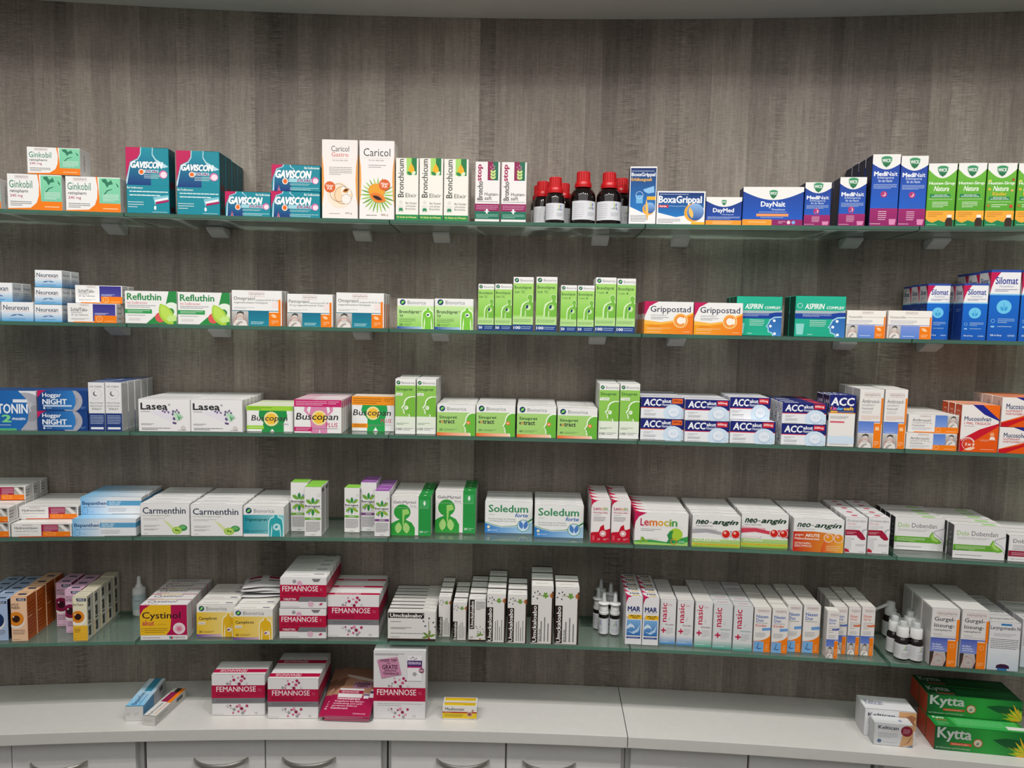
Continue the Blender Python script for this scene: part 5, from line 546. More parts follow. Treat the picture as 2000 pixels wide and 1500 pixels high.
# placed cartons: print, shelf, angle, radius, height, size, turn, gap, how many in the row, where
ITEMS = [
    ('ginkgo', 'top shelf', -0.14264, 8.4677, 0.2122, 0.1019, 0.0600, 0.0450, 0, 0.0014, 1, 'cut off by the picture edge'),
    ('ginkgo', 'top shelf', -0.12885, 8.4677, 0.2122, 0.1049, 0.0718, 0.0450, 0, 0.0014, 1, 'beside the cut-off one, under another'),
    ('ginkgo', 'top shelf', -0.11545, 8.4677, 0.2122, 0.1076, 0.0710, 0.0450, 0, 0.0014, 1, 'beside the teal tall carton'),
    ('ginkgo', 'top shelf', -0.12430, 8.4677, 0.2846, 0.1023, 0.0541, 0.0450, 0, 0.0014, 1, 'lying on top of two others'),
    ('teal_tall', 'top shelf', -0.10259, 8.4678, 0.2122, 0.0854, 0.1335, 0.0340, 0, 0.0014, 1, 'standing alone beside the mint cartons'),
    ('teal_tall', 'top shelf', -0.09061, 8.4678, 0.2122, 0.0871, 0.1301, 0.0374, 0, 0.0014, 4, 'behind the flat ones'),
    ('teal_flat', 'top shelf', -0.07872, 8.4677, 0.2122, 0.0928, 0.0503, 0.0340, 0, 0.0014, 1, 'beside the tall row, nothing on it'),
    ('teal_flat', 'top shelf', -0.06712, 8.4677, 0.2122, 0.1010, 0.0534, 0.0340, 0, 0.0014, 1, 'under another, beside the white tall ones'),
    ('teal_flat', 'top shelf', -0.06701, 8.4677, 0.2663, 0.0997, 0.0538, 0.0340, 0, 0.0014, 1, 'stacked on top of another'),
    ('papaya_stomach', 'top shelf', -0.05625, 8.4678, 0.2122, 0.0739, 0.1618, 0.0460, 0, 0.0014, 1, 'beside the flat teal ones'),
    ('papaya_fruit', 'top shelf', -0.04715, 8.4678, 0.2122, 0.0731, 0.1618, 0.0460, 0, 0.0014, 1, 'beside the elixir cartons'),
    ('thyme_elixir', 'top shelf', -0.03968, 8.4678, 0.2122, 0.0475, 0.1278, 0.0460, 0, 0.0014, 1, 'touching the papaya carton'),
    ('thyme_elixir', 'top shelf', -0.03374, 8.4678, 0.2122, 0.0492, 0.1283, 0.0460, 0, 0.0014, 1, 'middle one of three'),
    ('thyme_elixir', 'top shelf', -0.02758, 8.4678, 0.2122, 0.0513, 0.1277, 0.0460, 0, 0.0014, 2, 'beside the magenta-banded cartons'),
    ('cough_purple_stop', 'top shelf', -0.01983, 8.4678, 0.2122, 0.0513, 0.1235, 0.0460, 0, 0.0014, 1, 'beside the elixir cartons'),
    ('cough_purple_stop', 'top shelf', -0.01329, 8.4678, 0.2122, 0.0524, 0.1235, 0.0460, 0, 0.0014, 1, 'beside the red-capped bottles'),
    ('cold_syrup_blue', 'top shelf', 0.01842, 8.4678, 0.2122, 0.0553, 0.1180, 0.0420, -2, 0.0014, 1, 'beside the red-capped bottles'),
    ('cold_forte_wide', 'top shelf', 0.02776, 8.4677, 0.2122, 0.0991, 0.0685, 0.0300, 0, 0.0014, 1, 'below the empty wall'),
    ('day_capsules', 'top shelf', 0.03812, 8.4678, 0.2122, 0.0726, 0.0568, 0.0300, 0, 0.0014, 1, 'between two wider cartons'),
    ('daynight_tablets', 'top shelf', 0.04978, 8.4677, 0.2122, 0.1210, 0.0778, 0.0340, 0, 0.0014, 1, 'beside the day capsules'),
    ('night_syrup_small', 'top shelf', 0.06024, 8.4678, 0.2122, 0.0514, 0.0873, 0.0420, 0, 0.0014, 1, 'beside the wide day-night carton'),
    ('night_syrup_small', 'top shelf', 0.06828, 8.4678, 0.2122, 0.0518, 0.0977, 0.0420, 0, 0.0014, 2, 'beside the tall ones'),
    ('night_syrup_big', 'top shelf', 0.07557, 8.4678, 0.2122, 0.0532, 0.1427, 0.0374, 0, 0.0014, 4, 'beside the small ones'),
    ('night_syrup_big', 'top shelf', 0.08195, 8.4678, 0.2122, 0.0512, 0.1393, 0.0340, 0, 0.0014, 1, 'beside the green cartons'),
    ('herb_syrup', 'top shelf', 0.08834, 8.4678, 0.2122, 0.0535, 0.1241, 0.0440, 0, 0.0014, 1, 'beside the purple cartons'),
    ('herb_syrup', 'top shelf', 0.09490, 8.4678, 0.2122, 0.0523, 0.1245, 0.0440, 0, 0.0014, 1, 'beside the childlike ones'),
    ('herb_syrup_kids', 'top shelf', 0.10139, 8.4678, 0.2122, 0.0531, 0.1238, 0.0440, 0, 0.0014, 1, 'fully in view'),
    ('herb_syrup_kids', 'top shelf', 0.10795, 8.4678, 0.2122, 0.0518, 0.1230, 0.0440, 0, 0.0014, 1, 'cut by the picture edge'),
    ('gull_tablets', 'second shelf', -0.14141, 8.4698, -0.0152, 0.0600, 0.0385, 0.0340, 0, 0.0014, 1, 'bottom, cut by the picture edge'),
    ('gull_tablets', 'second shelf', -0.13372, 8.4658, -0.0152, 0.0622, 0.0399, 0.0340, 0, 0.0014, 1, 'bottom, standing foremost'),
    ('gull_tablets', 'second shelf', -0.12672, 8.4678, -0.0152, 0.0540, 0.0355, 0.0340, 0, 0.0014, 2, 'bottom of the three-high stack'),
    ('gull_tablets', 'second shelf', -0.12661, 8.4678, 0.0209, 0.0534, 0.0347, 0.0340, 0, 0.0014, 2, 'middle of the three-high stack'),
    ('gull_tablets', 'second shelf', -0.12644, 8.4678, 0.0562, 0.0528, 0.0351, 0.0340, 0, 0.0014, 2, 'top of the three-high stack'),
    ('gull_tablets', 'second shelf', -0.13836, 8.4698, 0.0239, 0.0578, 0.0397, 0.0340, 0, 0.0014, 2, 'upper, partly out of frame'),
    ('sleep_tablets', 'second shelf', -0.11655, 8.4677, -0.0152, 0.0977, 0.0401, 0.0280, 0, 0.0014, 2, 'lower, beside the gull cartons'),
    ('sleep_tablets', 'second shelf', -0.11586, 8.4857, 0.0255, 0.0946, 0.0375, 0.0280, 0, 0.0014, 2, 'upper, stacked on another'),
    ('reflux_gum', 'second shelf', -0.10253, 8.4677, -0.0152, 0.1052, 0.0683, 0.0300, 0, 0.0014, 1, 'beside the sleep tablets'),
    ('reflux_gum', 'second shelf', -0.08976, 8.4677, -0.0152, 0.1073, 0.0681, 0.0300, 0, 0.0014, 1, 'beside the photo-strip carton'),
    ('teal_photo_caps', 'second shelf', -0.07680, 8.4677, -0.0152, 0.1043, 0.0745, 0.0260, 0, 0.0014, 2, 'beside the green-white ones'),
    ('teal_photo_tabs', 'second shelf', -0.06370, 8.4677, -0.0152, 0.0956, 0.0692, 0.0260, 0, 0.0014, 1, 'between two taller ones'),
    ('teal_photo_caps', 'second shelf', -0.05122, 8.4677, -0.0152, 0.1011, 0.0740, 0.0281, 0, 0.0014, 3, 'beside the torso cartons'),
    ('torso_tablets', 'second shelf', -0.03736, 8.4678, -0.0152, 0.0775, 0.0640, 0.0340, 0, 0.0014, 1, 'beside the photo-strip cartons'),
    ('torso_tablets', 'second shelf', -0.02772, 8.4678, -0.0152, 0.0820, 0.0657, 0.0340, 0, 0.0014, 2, 'beside the slim ones'),
    ('torso_syrup_short', 'second shelf', -0.01970, 8.4679, -0.0152, 0.0335, 0.0981, 0.0340, 0, 0.0014, 2, 'beside the squat carton'),
    ('torso_syrup_short', 'second shelf', -0.01536, 8.4679, -0.0152, 0.0362, 0.0991, 0.0340, 0, 0.0014, 2, 'beside the tall ones'),
    ('torso_syrup_tall', 'second shelf', -0.01041, 8.4679, -0.0152, 0.0427, 0.1141, 0.0400, 0, 0.0014, 2, 'beside the short one'),
    ('torso_syrup_tall', 'second shelf', -0.00460, 8.4678, -0.0152, 0.0442, 0.1153, 0.0400, 0, 0.0014, 1, 'beside the drops cartons'),
    ('torso_drops_short', 'second shelf', 0.00095, 8.4679, -0.0152, 0.0338, 0.0987, 0.0339, 0, 0.0014, 4, 'beside the tall syrup carton'),
    ('torso_drops_short', 'second shelf', 0.00523, 8.4679, -0.0152, 0.0349, 0.0987, 0.0290, 0, 0.0014, 1, 'beside the tall drops'),
    ('torso_drops_tall', 'second shelf', 0.01011, 8.4678, -0.0152, 0.0429, 0.1162, 0.0400, 0, 0.0014, 2, 'beside the short drops'),
    ('torso_drops_tall', 'second shelf', 0.01518, 8.4679, -0.0152, 0.0390, 0.1146, 0.0400, 0, 0.0014, 1, 'beside the magenta-cornered row'),
    ('vitamin_c_orange', 'second shelf', 0.02586, 8.4677, -0.0152, 0.1016, 0.0679, 0.0234, 0, 0.0014, 5, 'beside the tall drops'),
    ('vitamin_c_orange', 'second shelf', 0.03797, 8.4677, -0.0152, 0.0994, 0.0673, 0.0200, 0, 0.0014, 1, 'before the emerald carton'),
    ('complex_green', 'second shelf', 0.04838, 8.4887, -0.0152, 0.0939, 0.0829, 0.0324, 0, 0.0014, 3, 'behind the orange one'),
    ('complex_green', 'second shelf', 0.06224, 8.4657, -0.0152, 0.1005, 0.0846, 0.0400, 0, 0.0014, 2, 'showing a drinking glass'),
    ('blue_photo_cough', 'second shelf', 0.07310, 8.4668, -0.0152, 0.0768, 0.0568, 0.0240, 0, 0.0014, 1, 'beside the emerald carton'),
    ('blue_photo_cough', 'second shelf', 0.08307, 8.4648, -0.0152, 0.0848, 0.0577, 0.0240, 0, 0.0014, 1, 'before the lung syrups'),
    ('lung_syrup_short', 'second shelf', 0.09061, 8.4908, -0.0152, 0.0434, 0.1145, 0.0389, 0, 0.0014, 3, 'behind the low photo carton'),
    ('lung_syrup_short', 'second shelf', 0.09752, 8.4648, -0.0152, 0.0459, 0.1143, 0.0360, 0, 0.0014, 2, 'beside the taller ones'),
    ('lung_syrup_tall', 'second shelf', 0.10383, 8.4648, -0.0152, 0.0553, 0.1419, 0.0454, 0, 0.0014, 3, 'in full view'),
    ('lung_syrup_tall', 'second shelf', 0.11077, 8.4648, -0.0152, 0.0559, 0.1420, 0.0420, 0, 0.0014, 1, 'cut by the picture edge'),
    ('moon_melatonin', 'third shelf', -0.13878, 8.4756, -0.2428, 0.1351, 0.0826, 0.0340, 0, 0.0014, 2, 'cut by the picture edge'),
    ('moon_tablets', 'third shelf', -0.12407, 8.4647, -0.2428, 0.0997, 0.0417, 0.0340, 0, 0.0014, 2, 'lower, beside the slim spray cartons'),
    ('moon_tablets', 'third shelf', -0.12391, 8.4647, -0.2005, 0.0995, 0.0425, 0.0340, 0, 0.0014, 2, 'upper, stacked on another'),
    ('spray_moon_ring', 'third shelf', -0.11597, 8.4649, -0.2428, 0.0327, 0.1033, 0.0302, 0, 0.0014, 5, 'beside the crescent cartons'),
    ('spray_moon_ring', 'third shelf', -0.11193, 8.4649, -0.2428, 0.0329, 0.1037, 0.0302, 0, 0.0014, 5, 'at the open end'),
    ('lavender_caps', 'third shelf', -0.09973, 8.4647, -0.2428, 0.1062, 0.0694, 0.0246, 0, 0.0014, 6, 'beside the glass joint'),
    ('lavender_caps', 'third shelf', -0.08700, 8.4661, -0.2428, 0.1078, 0.0693, 0.0246, 0, 0.0014, 6, 'beside the lime-banded row'),
    ('belly_green_band', 'third shelf', -0.07422, 8.4777, -0.2428, 0.0984, 0.0560, 0.0281, 0, 0.0014, 4, 'beside the lavender cartons'),
    ('belly_pink', 'third shelf', -0.06177, 8.4647, -0.2428, 0.1006, 0.0725, 0.0212, 0, 0.0014, 7, 'in the middle'),
    ('belly_orange', 'third shelf', -0.04874, 8.5067, -0.2428, 0.0933, 0.0773, 0.0240, 0, 0.0014, 2, 'set back on clear glass'),
    ('profile_syrup', 'third shelf', -0.03984, 8.4728, -0.2428, 0.0434, 0.1205, 0.0367, 0, 0.0014, 3, 'at the glass joint'),
    ('profile_syrup', 'third shelf', -0.03457, 8.4769, -0.2428, 0.0419, 0.1203, 0.0367, 0, 0.0014, 3, 'beside the extract cartons'),
    ('profile_extract_few', 'third shelf', -0.02685, 8.4706, -0.2428, 0.0826, 0.0668, 0.0281, 0, 0.0014, 5, 'beside the tall syrups'),
    ('profile_extract_few', 'third shelf', -0.01680, 8.4721, -0.2428, 0.0838, 0.0684, 0.0281, 0, 0.0014, 5, 'beside those marked forty'),
    ('profile_extract_many', 'third shelf', -0.00640, 8.4689, -0.2428, 0.0840, 0.0682, 0.0281, 0, 0.0014, 5, 'beside those marked twenty'),
    ('profile_extract_many', 'third shelf', 0.00390, 8.4648, -0.2428, 0.0845, 0.0660, 0.0281, 0, 0.0014, 5, 'beside the tall drops'),
    ('profile_drops', 'third shelf', 0.01184, 8.4738, -0.2428, 0.0424, 0.1194, 0.0367, 0, 0.0014, 3, 'beside the extract cartons'),
    ('profile_drops', 'third shelf', 0.01709, 8.4768, -0.2428, 0.0418, 0.1200, 0.0367, 0, 0.0014, 3, 'beside the effervescent tablets'),
    ('effervescent_orange', 'third shelf', 0.02535, 8.4739, -0.2428, 0.0917, 0.0459, 0.0351, 0, 0.0014, 4, 'lower, under another'),
    ('effervescent_orange', 'third shelf', 0.02526, 8.4739, -0.1963, 0.0912, 0.0456, 0.0351, 0, 0.0014, 4, 'upper, on another'),
    ('effervescent_red', 'third shelf', 0.03628, 8.4647, -0.2428, 0.0923, 0.0453, 0.0351, 0, 0.0014, 4, 'lower, beside the orange-dosed'),
    ('effervescent_red', 'third shelf', 0.03616, 8.4648, -0.1969, 0.0924, 0.0447, 0.0351, 0, 0.0014, 4, 'upper, beside the orange-dosed'),
    ('effervescent_red', 'third shelf', 0.04748, 8.4647, -0.2428, 0.0931, 0.0475, 0.0351, 0, 0.0014, 4, 'lower, beside the navy-lidded'),
    ('effervescent_red', 'third shelf', 0.04714, 8.4838, -0.1946, 0.0835, 0.0478, 0.0324, 0, 0.0014, 3, 'upper, set back a little'),
    ('effervescent_blue_top', 'third shelf', 0.05981, 8.4648, -0.2428, 0.0907, 0.0445, 0.0302, 0, 0.0014, 5, 'lower, beside the syrup'),
    ('effervescent_blue_top', 'third shelf', 0.05972, 8.4648, -0.1977, 0.0894, 0.0437, 0.0302, 0, 0.0014, 5, 'upper, beside the syrup'),
    ('kids_syrup_navy', 'third shelf', 0.06872, 8.4648, -0.2428, 0.0531, 0.1082, 0.0400, 0, 0.0014, 2, 'beside the tablets'),
    ('cough_syrup_blue_orange', 'third shelf', 0.07549, 8.4648, -0.2428, 0.0474, 0.1230, 0.0410, 0, 0.0014, 3, 'beside the navy carton'),
    ('cough_syrup_blue_orange', 'third shelf', 0.08121, 8.4648, -0.2428, 0.0445, 0.1238, 0.0410, 0, 0.0014, 3, 'beside the flat ones'),
    ('cough_tabs_blue_orange', 'third shelf', 0.08987, 8.4647, -0.2428, 0.0982, 0.0350, 0.0292, 0, 0.0014, 5, 'lower, under another'),
    ('cough_tabs_blue_orange', 'third shelf', 0.09027, 8.4687, -0.2072, 0.0982, 0.0377, 0.0292, 0, 0.0014, 5, 'upper, on another'),
    ('mucus_capsules', 'third shelf', 0.10054, 8.4648, -0.2428, 0.0715, 0.0967, 0.0281, 0, 0.0014, 3, 'beside the flat tablets'),
    ('mucus_sachets', 'third shelf', 0.11037, 8.4648, -0.2428, 0.0899, 0.0535, 0.0360, 0, 0.0014, 2, 'lower, under another'),
    ('mucus_sachets', 'third shelf', 0.11040, 8.4648, -0.1887, 0.0887, 0.0604, 0.0389, 0, 0.0014, 3, 'upper, on another'),
    ('cream_orange', 'fourth shelf', -0.14339, 8.4658, -0.4701, 0.0998, 0.0313, 0.0300, 0, 0.0014, 5, 'bottom, beside the picture edge'),
    ('cream_orange', 'fourth shelf', -0.14338, 8.4658, -0.4383, 0.0972, 0.0312, 0.0300, 0, 0.0014, 5, 'second layer, beside the picture edge'),
    ('cream_orange', 'fourth shelf', -0.14372, 8.5284, -0.4065, 0.1038, 0.0306, 0.0292, 0, 0.0014, 3, 'topmost, beside the picture edge'),
    ('cream_orange', 'fourth shelf', -0.13003, 8.4647, -0.4701, 0.1205, 0.0281, 0.0302, 0, 0.0014, 5, 'lower, beside the skyblue ones'),
    ('cream_orange', 'fourth shelf', -0.13043, 8.5003, -0.4414, 0.1213, 0.0277, 0.0231, 0, 0.0014, 5, 'upper, beside the skyblue ones'),
    ('ointment_blue', 'fourth shelf', -0.11508, 8.4665, -0.4701, 0.1297, 0.0374, 0.0377, 0, 0.0014, 4, 'lower, under another'),
    ('ointment_blue', 'fourth shelf', -0.11529, 8.5033, -0.4321, 0.1273, 0.0381, 0.0356, 0, 0.0014, 3, 'upper, on another'),
    ('caraway_caps', 'fourth shelf', -0.10039, 8.4704, -0.4701, 0.1026, 0.0703, 0.0291, 0, 0.0014, 5, 'beside the skyblue ointments'),
    ('caraway_caps', 'fourth shelf', -0.08738, 8.4647, -0.4701, 0.1096, 0.0694, 0.0250, 0, 0.0014, 6, 'beside the teal torso row'),
    ('digest_teal', 'fourth shelf', -0.07557, 8.4650, -0.4701, 0.0867, 0.0661, 0.0249, 0, 0.0014, 6, 'beside the fruit cartons'),
    ('leafstar_green', 'fourth shelf', -0.06778, 8.5042, -0.4701, 0.0375, 0.1111, 0.0360, 0, 0.0014, 1, 'behind the foremost one'),
    ('leafstar_green', 'fourth shelf', -0.06322, 8.4686, -0.4701, 0.0368, 0.1094, 0.0340, 0, 0.0014, 2, 'standing foremost'),
    ('leafstar_green', 'fourth shelf', -0.05406, 8.5013, -0.4701, 0.0343, 0.1009, 0.0340, -4, 0.0014, 1, 'beside the purple-topped ones'),
    ('leafstar_purple', 'fourth shelf', -0.04990, 8.5097, -0.4701, 0.0346, 0.1119, 0.0340, 0, 0.0014, 2, 'beside the lime-topped one'),
    ('leafstar_purple', 'fourth shelf', -0.04566, 8.4743, -0.4701, 0.0333, 0.1015, 0.0367, 0, 0.0014, 3, 'beside the lung cartons'),
    ('lungs_bust', 'fourth shelf', -0.03839, 8.4848, -0.4701, 0.0872, 0.0874, 0.0262, 0, 0.0014, 5, 'beside the purple-topped cartons'),
    ('lungs_bust', 'fourth shelf', -0.02714, 8.5110, -0.4701, 0.0899, 0.0952, 0.0266, 0, 0.0014, 4, 'beside the empty glass'),
    ('cineol_caps', 'fourth shelf', -0.01310, 8.5190, -0.4701, 0.1070, 0.0711, 0.0246, 0, 0.0014, 4, 'set further back'),
    ('cineol_caps', 'fourth shelf', 0.00007, 8.4964, -0.4701, 0.1084, 0.0723, 0.0239, 0, 0.0014, 5, 'standing further forward'),
    ('throat_spray_red', 'fourth shelf', 0.01062, 8.4711, -0.4701, 0.0418, 0.0918, 0.0290, 0, 0.0014, 5, 'beside the round lung emblem'),
    ('throat_spray_red', 'fourth shelf', 0.01581, 8.4753, -0.4701, 0.0413, 0.0913, 0.0281, 0, 0.0014, 5, 'beside the rainbow lettering'),
    ('lemon_lozenges', 'fourth shelf', 0.02598, 8.4663, -0.4701, 0.1145, 0.0698, 0.0247, 0, 0.0014, 6, 'at the glass joint'),
    ('cherry_balls_grey', 'fourth shelf', 0.03973, 8.4647, -0.4701, 0.1016, 0.0687, 0.0212, 0, 0.0014, 7, 'beside the rainbow-lettered row'),
    ('cherry_balls_red', 'fourth shelf', 0.05208, 8.4775, -0.4701, 0.0984, 0.0734, 0.0194, 0, 0.0014, 7, 'beside the grey one'),
    ('citrus_balls_orange', 'fourth shelf', 0.06480, 8.4647, -0.4701, 0.1032, 0.0712, 0.0246, 0, 0.0014, 6, 'beside the cherry ones'),
    ('spray_crimson_tongue', 'fourth shelf', 0.07392, 8.4682, -0.4701, 0.0436, 0.0779, 0.0295, 0, 0.0014, 5, 'beside the amber lozenges'),
    ('spray_crimson_tongue', 'fourth shelf', 0.07955, 8.4728, -0.4701, 0.0434, 0.0784, 0.0286, 0, 0.0014, 5, 'beside the green drop cartons'),
    ('lozenge_green_drop', 'fourth shelf', 0.09110, 8.5131, -0.4701, 0.1003, 0.0720, 0.0261, 0, 0.0014, 4, 'beside the slim sprays'),
    ('lozenge_green_drop', 'fourth shelf', 0.10304, 8.4744, -0.4701, 0.1008, 0.0712, 0.0281, 0, 0.0014, 5, 'beside the crimson-striped'),
    ('lozenge_crimson_stripe', 'fourth shelf', 0.11540, 8.4731, -0.4701, 0.0978, 0.0555, 0.0281, 0, 0.0014, 4, 'cut by the picture edge'),
    ('eyedrops_blue', 'lowest shelf', -0.14655, 8.4796, -0.7015, 0.0363, 0.0911, 0.0272, 0, 0.0014, 5, 'beside the picture edge'),
    ('eyedrops_blue', 'lowest shelf', -0.14178, 8.4769, -0.7015, 0.0366, 0.0913, 0.0278, 0, 0.0014, 5, 'beside the orange ones'),
    ('eyedrops_orange', 'lowest shelf', -0.13661, 8.4720, -0.7015, 0.0327, 0.0992, 0.0363, 0, 0.0014, 4, 'beside the navy-sided ones'),
    ('eyedrops_plum', 'lowest shelf', -0.13017, 8.5448, -0.7015, 0.0336, 0.1013, 0.0290, 0, 0.0014, 2, 'partly hidden by the other column'),
    ('eyedrops_plum', 'lowest shelf', -0.12569, 8.5085, -0.7015, 0.0341, 0.0993, 0.0292, 0, 0.0014, 3, 'beside the yellow ones'),
    ('eyedrops_yellow', 'lowest shelf', -0.12180, 8.4690, -0.7015, 0.0297, 0.0982, 0.0294, 0, 0.0014, 5, 'before the empty glass'),
    ('cystitis_yellow_pink', 'lowest shelf', -0.10110, 8.4651, -0.7015, 0.0991, 0.0786, 0.0302, 0, 0.0014, 5, 'beside the dropper bottle'),
    ('urinary_yellow', 'lowest shelf', -0.08856, 8.4798, -0.7015, 0.0834, 0.0734, 0.0304, 0, 0.0014, 4, 'beside the crimson carton'),
    ('urinary_yellow', 'lowest shelf', -0.07856, 8.4648, -0.7015, 0.0849, 0.0687, 0.0302, 0, 0.0014, 5, 'beside the pink band stacks'),
    ('mannose_tablets', 'lowest shelf', -0.06603, 8.4706, -0.7015, 0.1022, 0.0677, 0.0291, 0, 0.0014, 5, 'lower, under another'),
    ('mannose_tablets', 'lowest shelf', -0.06584, 8.4706, -0.6332, 0.1010, 0.0694, 0.0291, 0, 0.0014, 5, 'upper, on another'),
    ('mannose_dots', 'lowest shelf', -0.05313, 8.4779, -0.7015, 0.1133, 0.0950, 0.0432, 0, 0.0014, 3, 'beside the stacked tablets'),
    ('geranium_tablets', 'lowest shelf', -0.03766, 8.4647, -0.7015, 0.1052, 0.0671, 0.0184, 0, 0.0014, 8, 'at the glass joint'),
    ('geranium_drops_small', 'lowest shelf', -0.02933, 8.4879, -0.7015, 0.0278, 0.0916, 0.0304, 0, 0.0014, 4, 'set further back'),
    ('geranium_drops_small', 'lowest shelf', -0.02520, 8.4734, -0.7015, 0.0309, 0.0849, 0.0316, 0, 0.0014, 4, 'standing further forward'),
    ('geranium_upright_plant', 'lowest shelf', -0.02068, 8.4695, -0.7015, 0.0377, 0.0957, 0.0363, 0, 0.0014, 4, 'between smaller and medium ones'),
    ('geranium_drops_big', 'lowest shelf', -0.01574, 8.4661, -0.7015, 0.0415, 0.1094, 0.0378, 0, 0.0014, 4, 'beside the plant-foot ones'),
    ('geranium_drops_big', 'lowest shelf', -0.01027, 8.4650, -0.7015, 0.0426, 0.1092, 0.0356, 0, 0.0014, 3, 'beside the tallest ones'),
    ('geranium_syrup_kids', 'lowest shelf', -0.00381, 8.4656, -0.7015, 0.0481, 0.1299, 0.0432, 0, 0.0014, 3, 'beside the medium ones'),
    ('geranium_syrup_kids', 'lowest shelf', 0.00262, 8.4664, -0.7015, 0.0520, 0.1292, 0.0400, 0, 0.0014, 2, 'beside the spray bottles'),
    ('wave_nasal', 'lowest shelf', 0.02007, 8.4797, -0.7015, 0.0362, 0.1099, 0.0272, 0, 0.0014, 5, 'beside the spray bottles'),
    ('wave_nasal', 'lowest shelf', 0.02442, 8.4787, -0.7015, 0.0349, 0.1091, 0.0274, 0, 0.0014, 5, 'beside the red crosses'),
    ('plus_nasal_blue', 'lowest shelf', 0.02900, 8.4894, -0.7015, 0.0345, 0.1020, 0.0304, 0, 0.0014, 4, 'beside the wave cartons'),
    ('plus_nasal_blue', 'lowest shelf', 0.03345, 8.4876, -0.7015, 0.0354, 0.1023, 0.0281, 0, 0.0014, 3, 'beside the mint foot'),
    ('plus_nasal_mint', 'lowest shelf', 0.03809, 8.4836, -0.7015, 0.0374, 0.1024, 0.0265, 0, 0.0014, 5, 'between blue and teal foot'),
    ('plus_nasal_teal', 'lowest shelf', 0.04283, 8.4786, -0.7015, 0.0409, 0.1001, 0.0274, 0, 0.0014, 5, 'beside the mint one'),
    ('plus_nasal_teal', 'lowest shelf', 0.04783, 8.4742, -0.7015, 0.0406, 0.1002, 0.0283, 0, 0.0014, 5, 'beside the orange ones'),
    ('nose_duo_kids', 'lowest shelf', 0.05268, 8.4760, -0.7015, 0.0355, 0.0983, 0.0280, 0, 0.0014, 5, 'beside the teal foot'),
    ('nose_duo_kids', 'lowest shelf', 0.05704, 8.4752, -0.7015, 0.0337, 0.0991, 0.0281, 0, 0.0014, 5, 'beside the adult ones'),
    ('nose_duo', 'lowest shelf', 0.06093, 8.4849, -0.7015, 0.0306, 0.1052, 0.0304, 0, 0.0014, 4, 'partly behind the red-worded'),
    ('nose_duo', 'lowest shelf', 0.06520, 8.4849, -0.7015, 0.0357, 0.1069, 0.0304, 0, 0.0014, 4, 'beside the slim ones'),
    ('nose_spray_kids', 'lowest shelf', 0.06963, 8.4649, -0.7015, 0.0249, 0.1043, 0.0240, 0, 0.0014, 1, 'before the slim rows'),
    ('nose_spray_blue', 'lowest shelf', 0.07253, 8.4899, -0.7015, 0.0269, 0.1040, 0.0292, 0, 0.0014, 4, 'behind the lone one'),
    ('nose_spray_red', 'lowest shelf', 0.07583, 8.4899, -0.7015, 0.0251, 0.1060, 0.0292, 0, 0.0014, 4, 'beside the blue lettering'),
    ('nose_spray_red', 'lowest shelf', 0.07918, 8.4899, -0.7015, 0.0276, 0.1080, 0.0292, 0, 0.0014, 4, 'before the empty glass'),
    ('gargle', 'lowest shelf', 0.09616, 8.4648, -0.7015, 0.0545, 0.1252, 0.0475, 0, 0.0014, 3, 'beside the pump bottles'),
    ('gargle', 'lowest shelf', 0.10301, 8.4648, -0.7015, 0.0522, 0.1260, 0.0475, 0, 0.0014, 3, 'beside the pale blue carton'),
    ('larynx_spray', 'lowest shelf', 0.10999, 8.4668, -0.7015, 0.0598, 0.1035, 0.0374, 0, 0.0014, 4, 'beside the gargle cartons'),
    ('larynx_spray', 'lowest shelf', 0.11913, 8.4918, -0.7015, 0.0621, 0.1035, 0.0346, 0, 0.0014, 3, 'cut by the picture edge'),
    ('mannose_dots', 'counter', -0.08260, 8.4665, -0.8768, 0.1155, 0.0949, 0.0620, 0, 0.0014, 1, 'alone beside two slanting tube cartons'),
    ('mannose_dots', 'counter', -0.06809, 8.4532, -0.8768, 0.1102, 0.0916, 0.0620, 0, 0.0014, 2, 'beside the leaflets'),
    ('mannose_tall_note', 'counter', -0.04055, 8.4547, -0.8768, 0.1145, 0.1559, 0.0480, 0, 0.0014, 1, 'on the counter beside the leaflets'),
    ('homeo_drops', 'counter', -0.02479, 8.4569, -0.8768, 0.0757, 0.0309, 0.0190, 0, 0.0014, 2, 'alone on the counter'),
    ('nerve_big', 'counter', 0.08553, 8.4787, -0.8768, 0.1042, 0.0615, 0.0580, -1, 0.0014, 1, 'behind the film-wrapped one'),
    ('nerve_small', 'counter', 0.08493, 8.4468, -0.8768, 0.0775, 0.0487, 0.0300, -1, 0.0014, 1, 'before the bigger one'),
    ('salve_green_barred', 'counter', 0.10546, 8.4486, -0.8768, 0.1818, 0.0520, 0.0420, 0, 0.0014, 2, 'bottom, standing foremost'),
    ('salve_green', 'counter', 0.10595, 8.4928, -0.8242, 0.1888, 0.0454, 0.0420, 0, 0.0014, 2, 'upper, stacked foremost'),
]
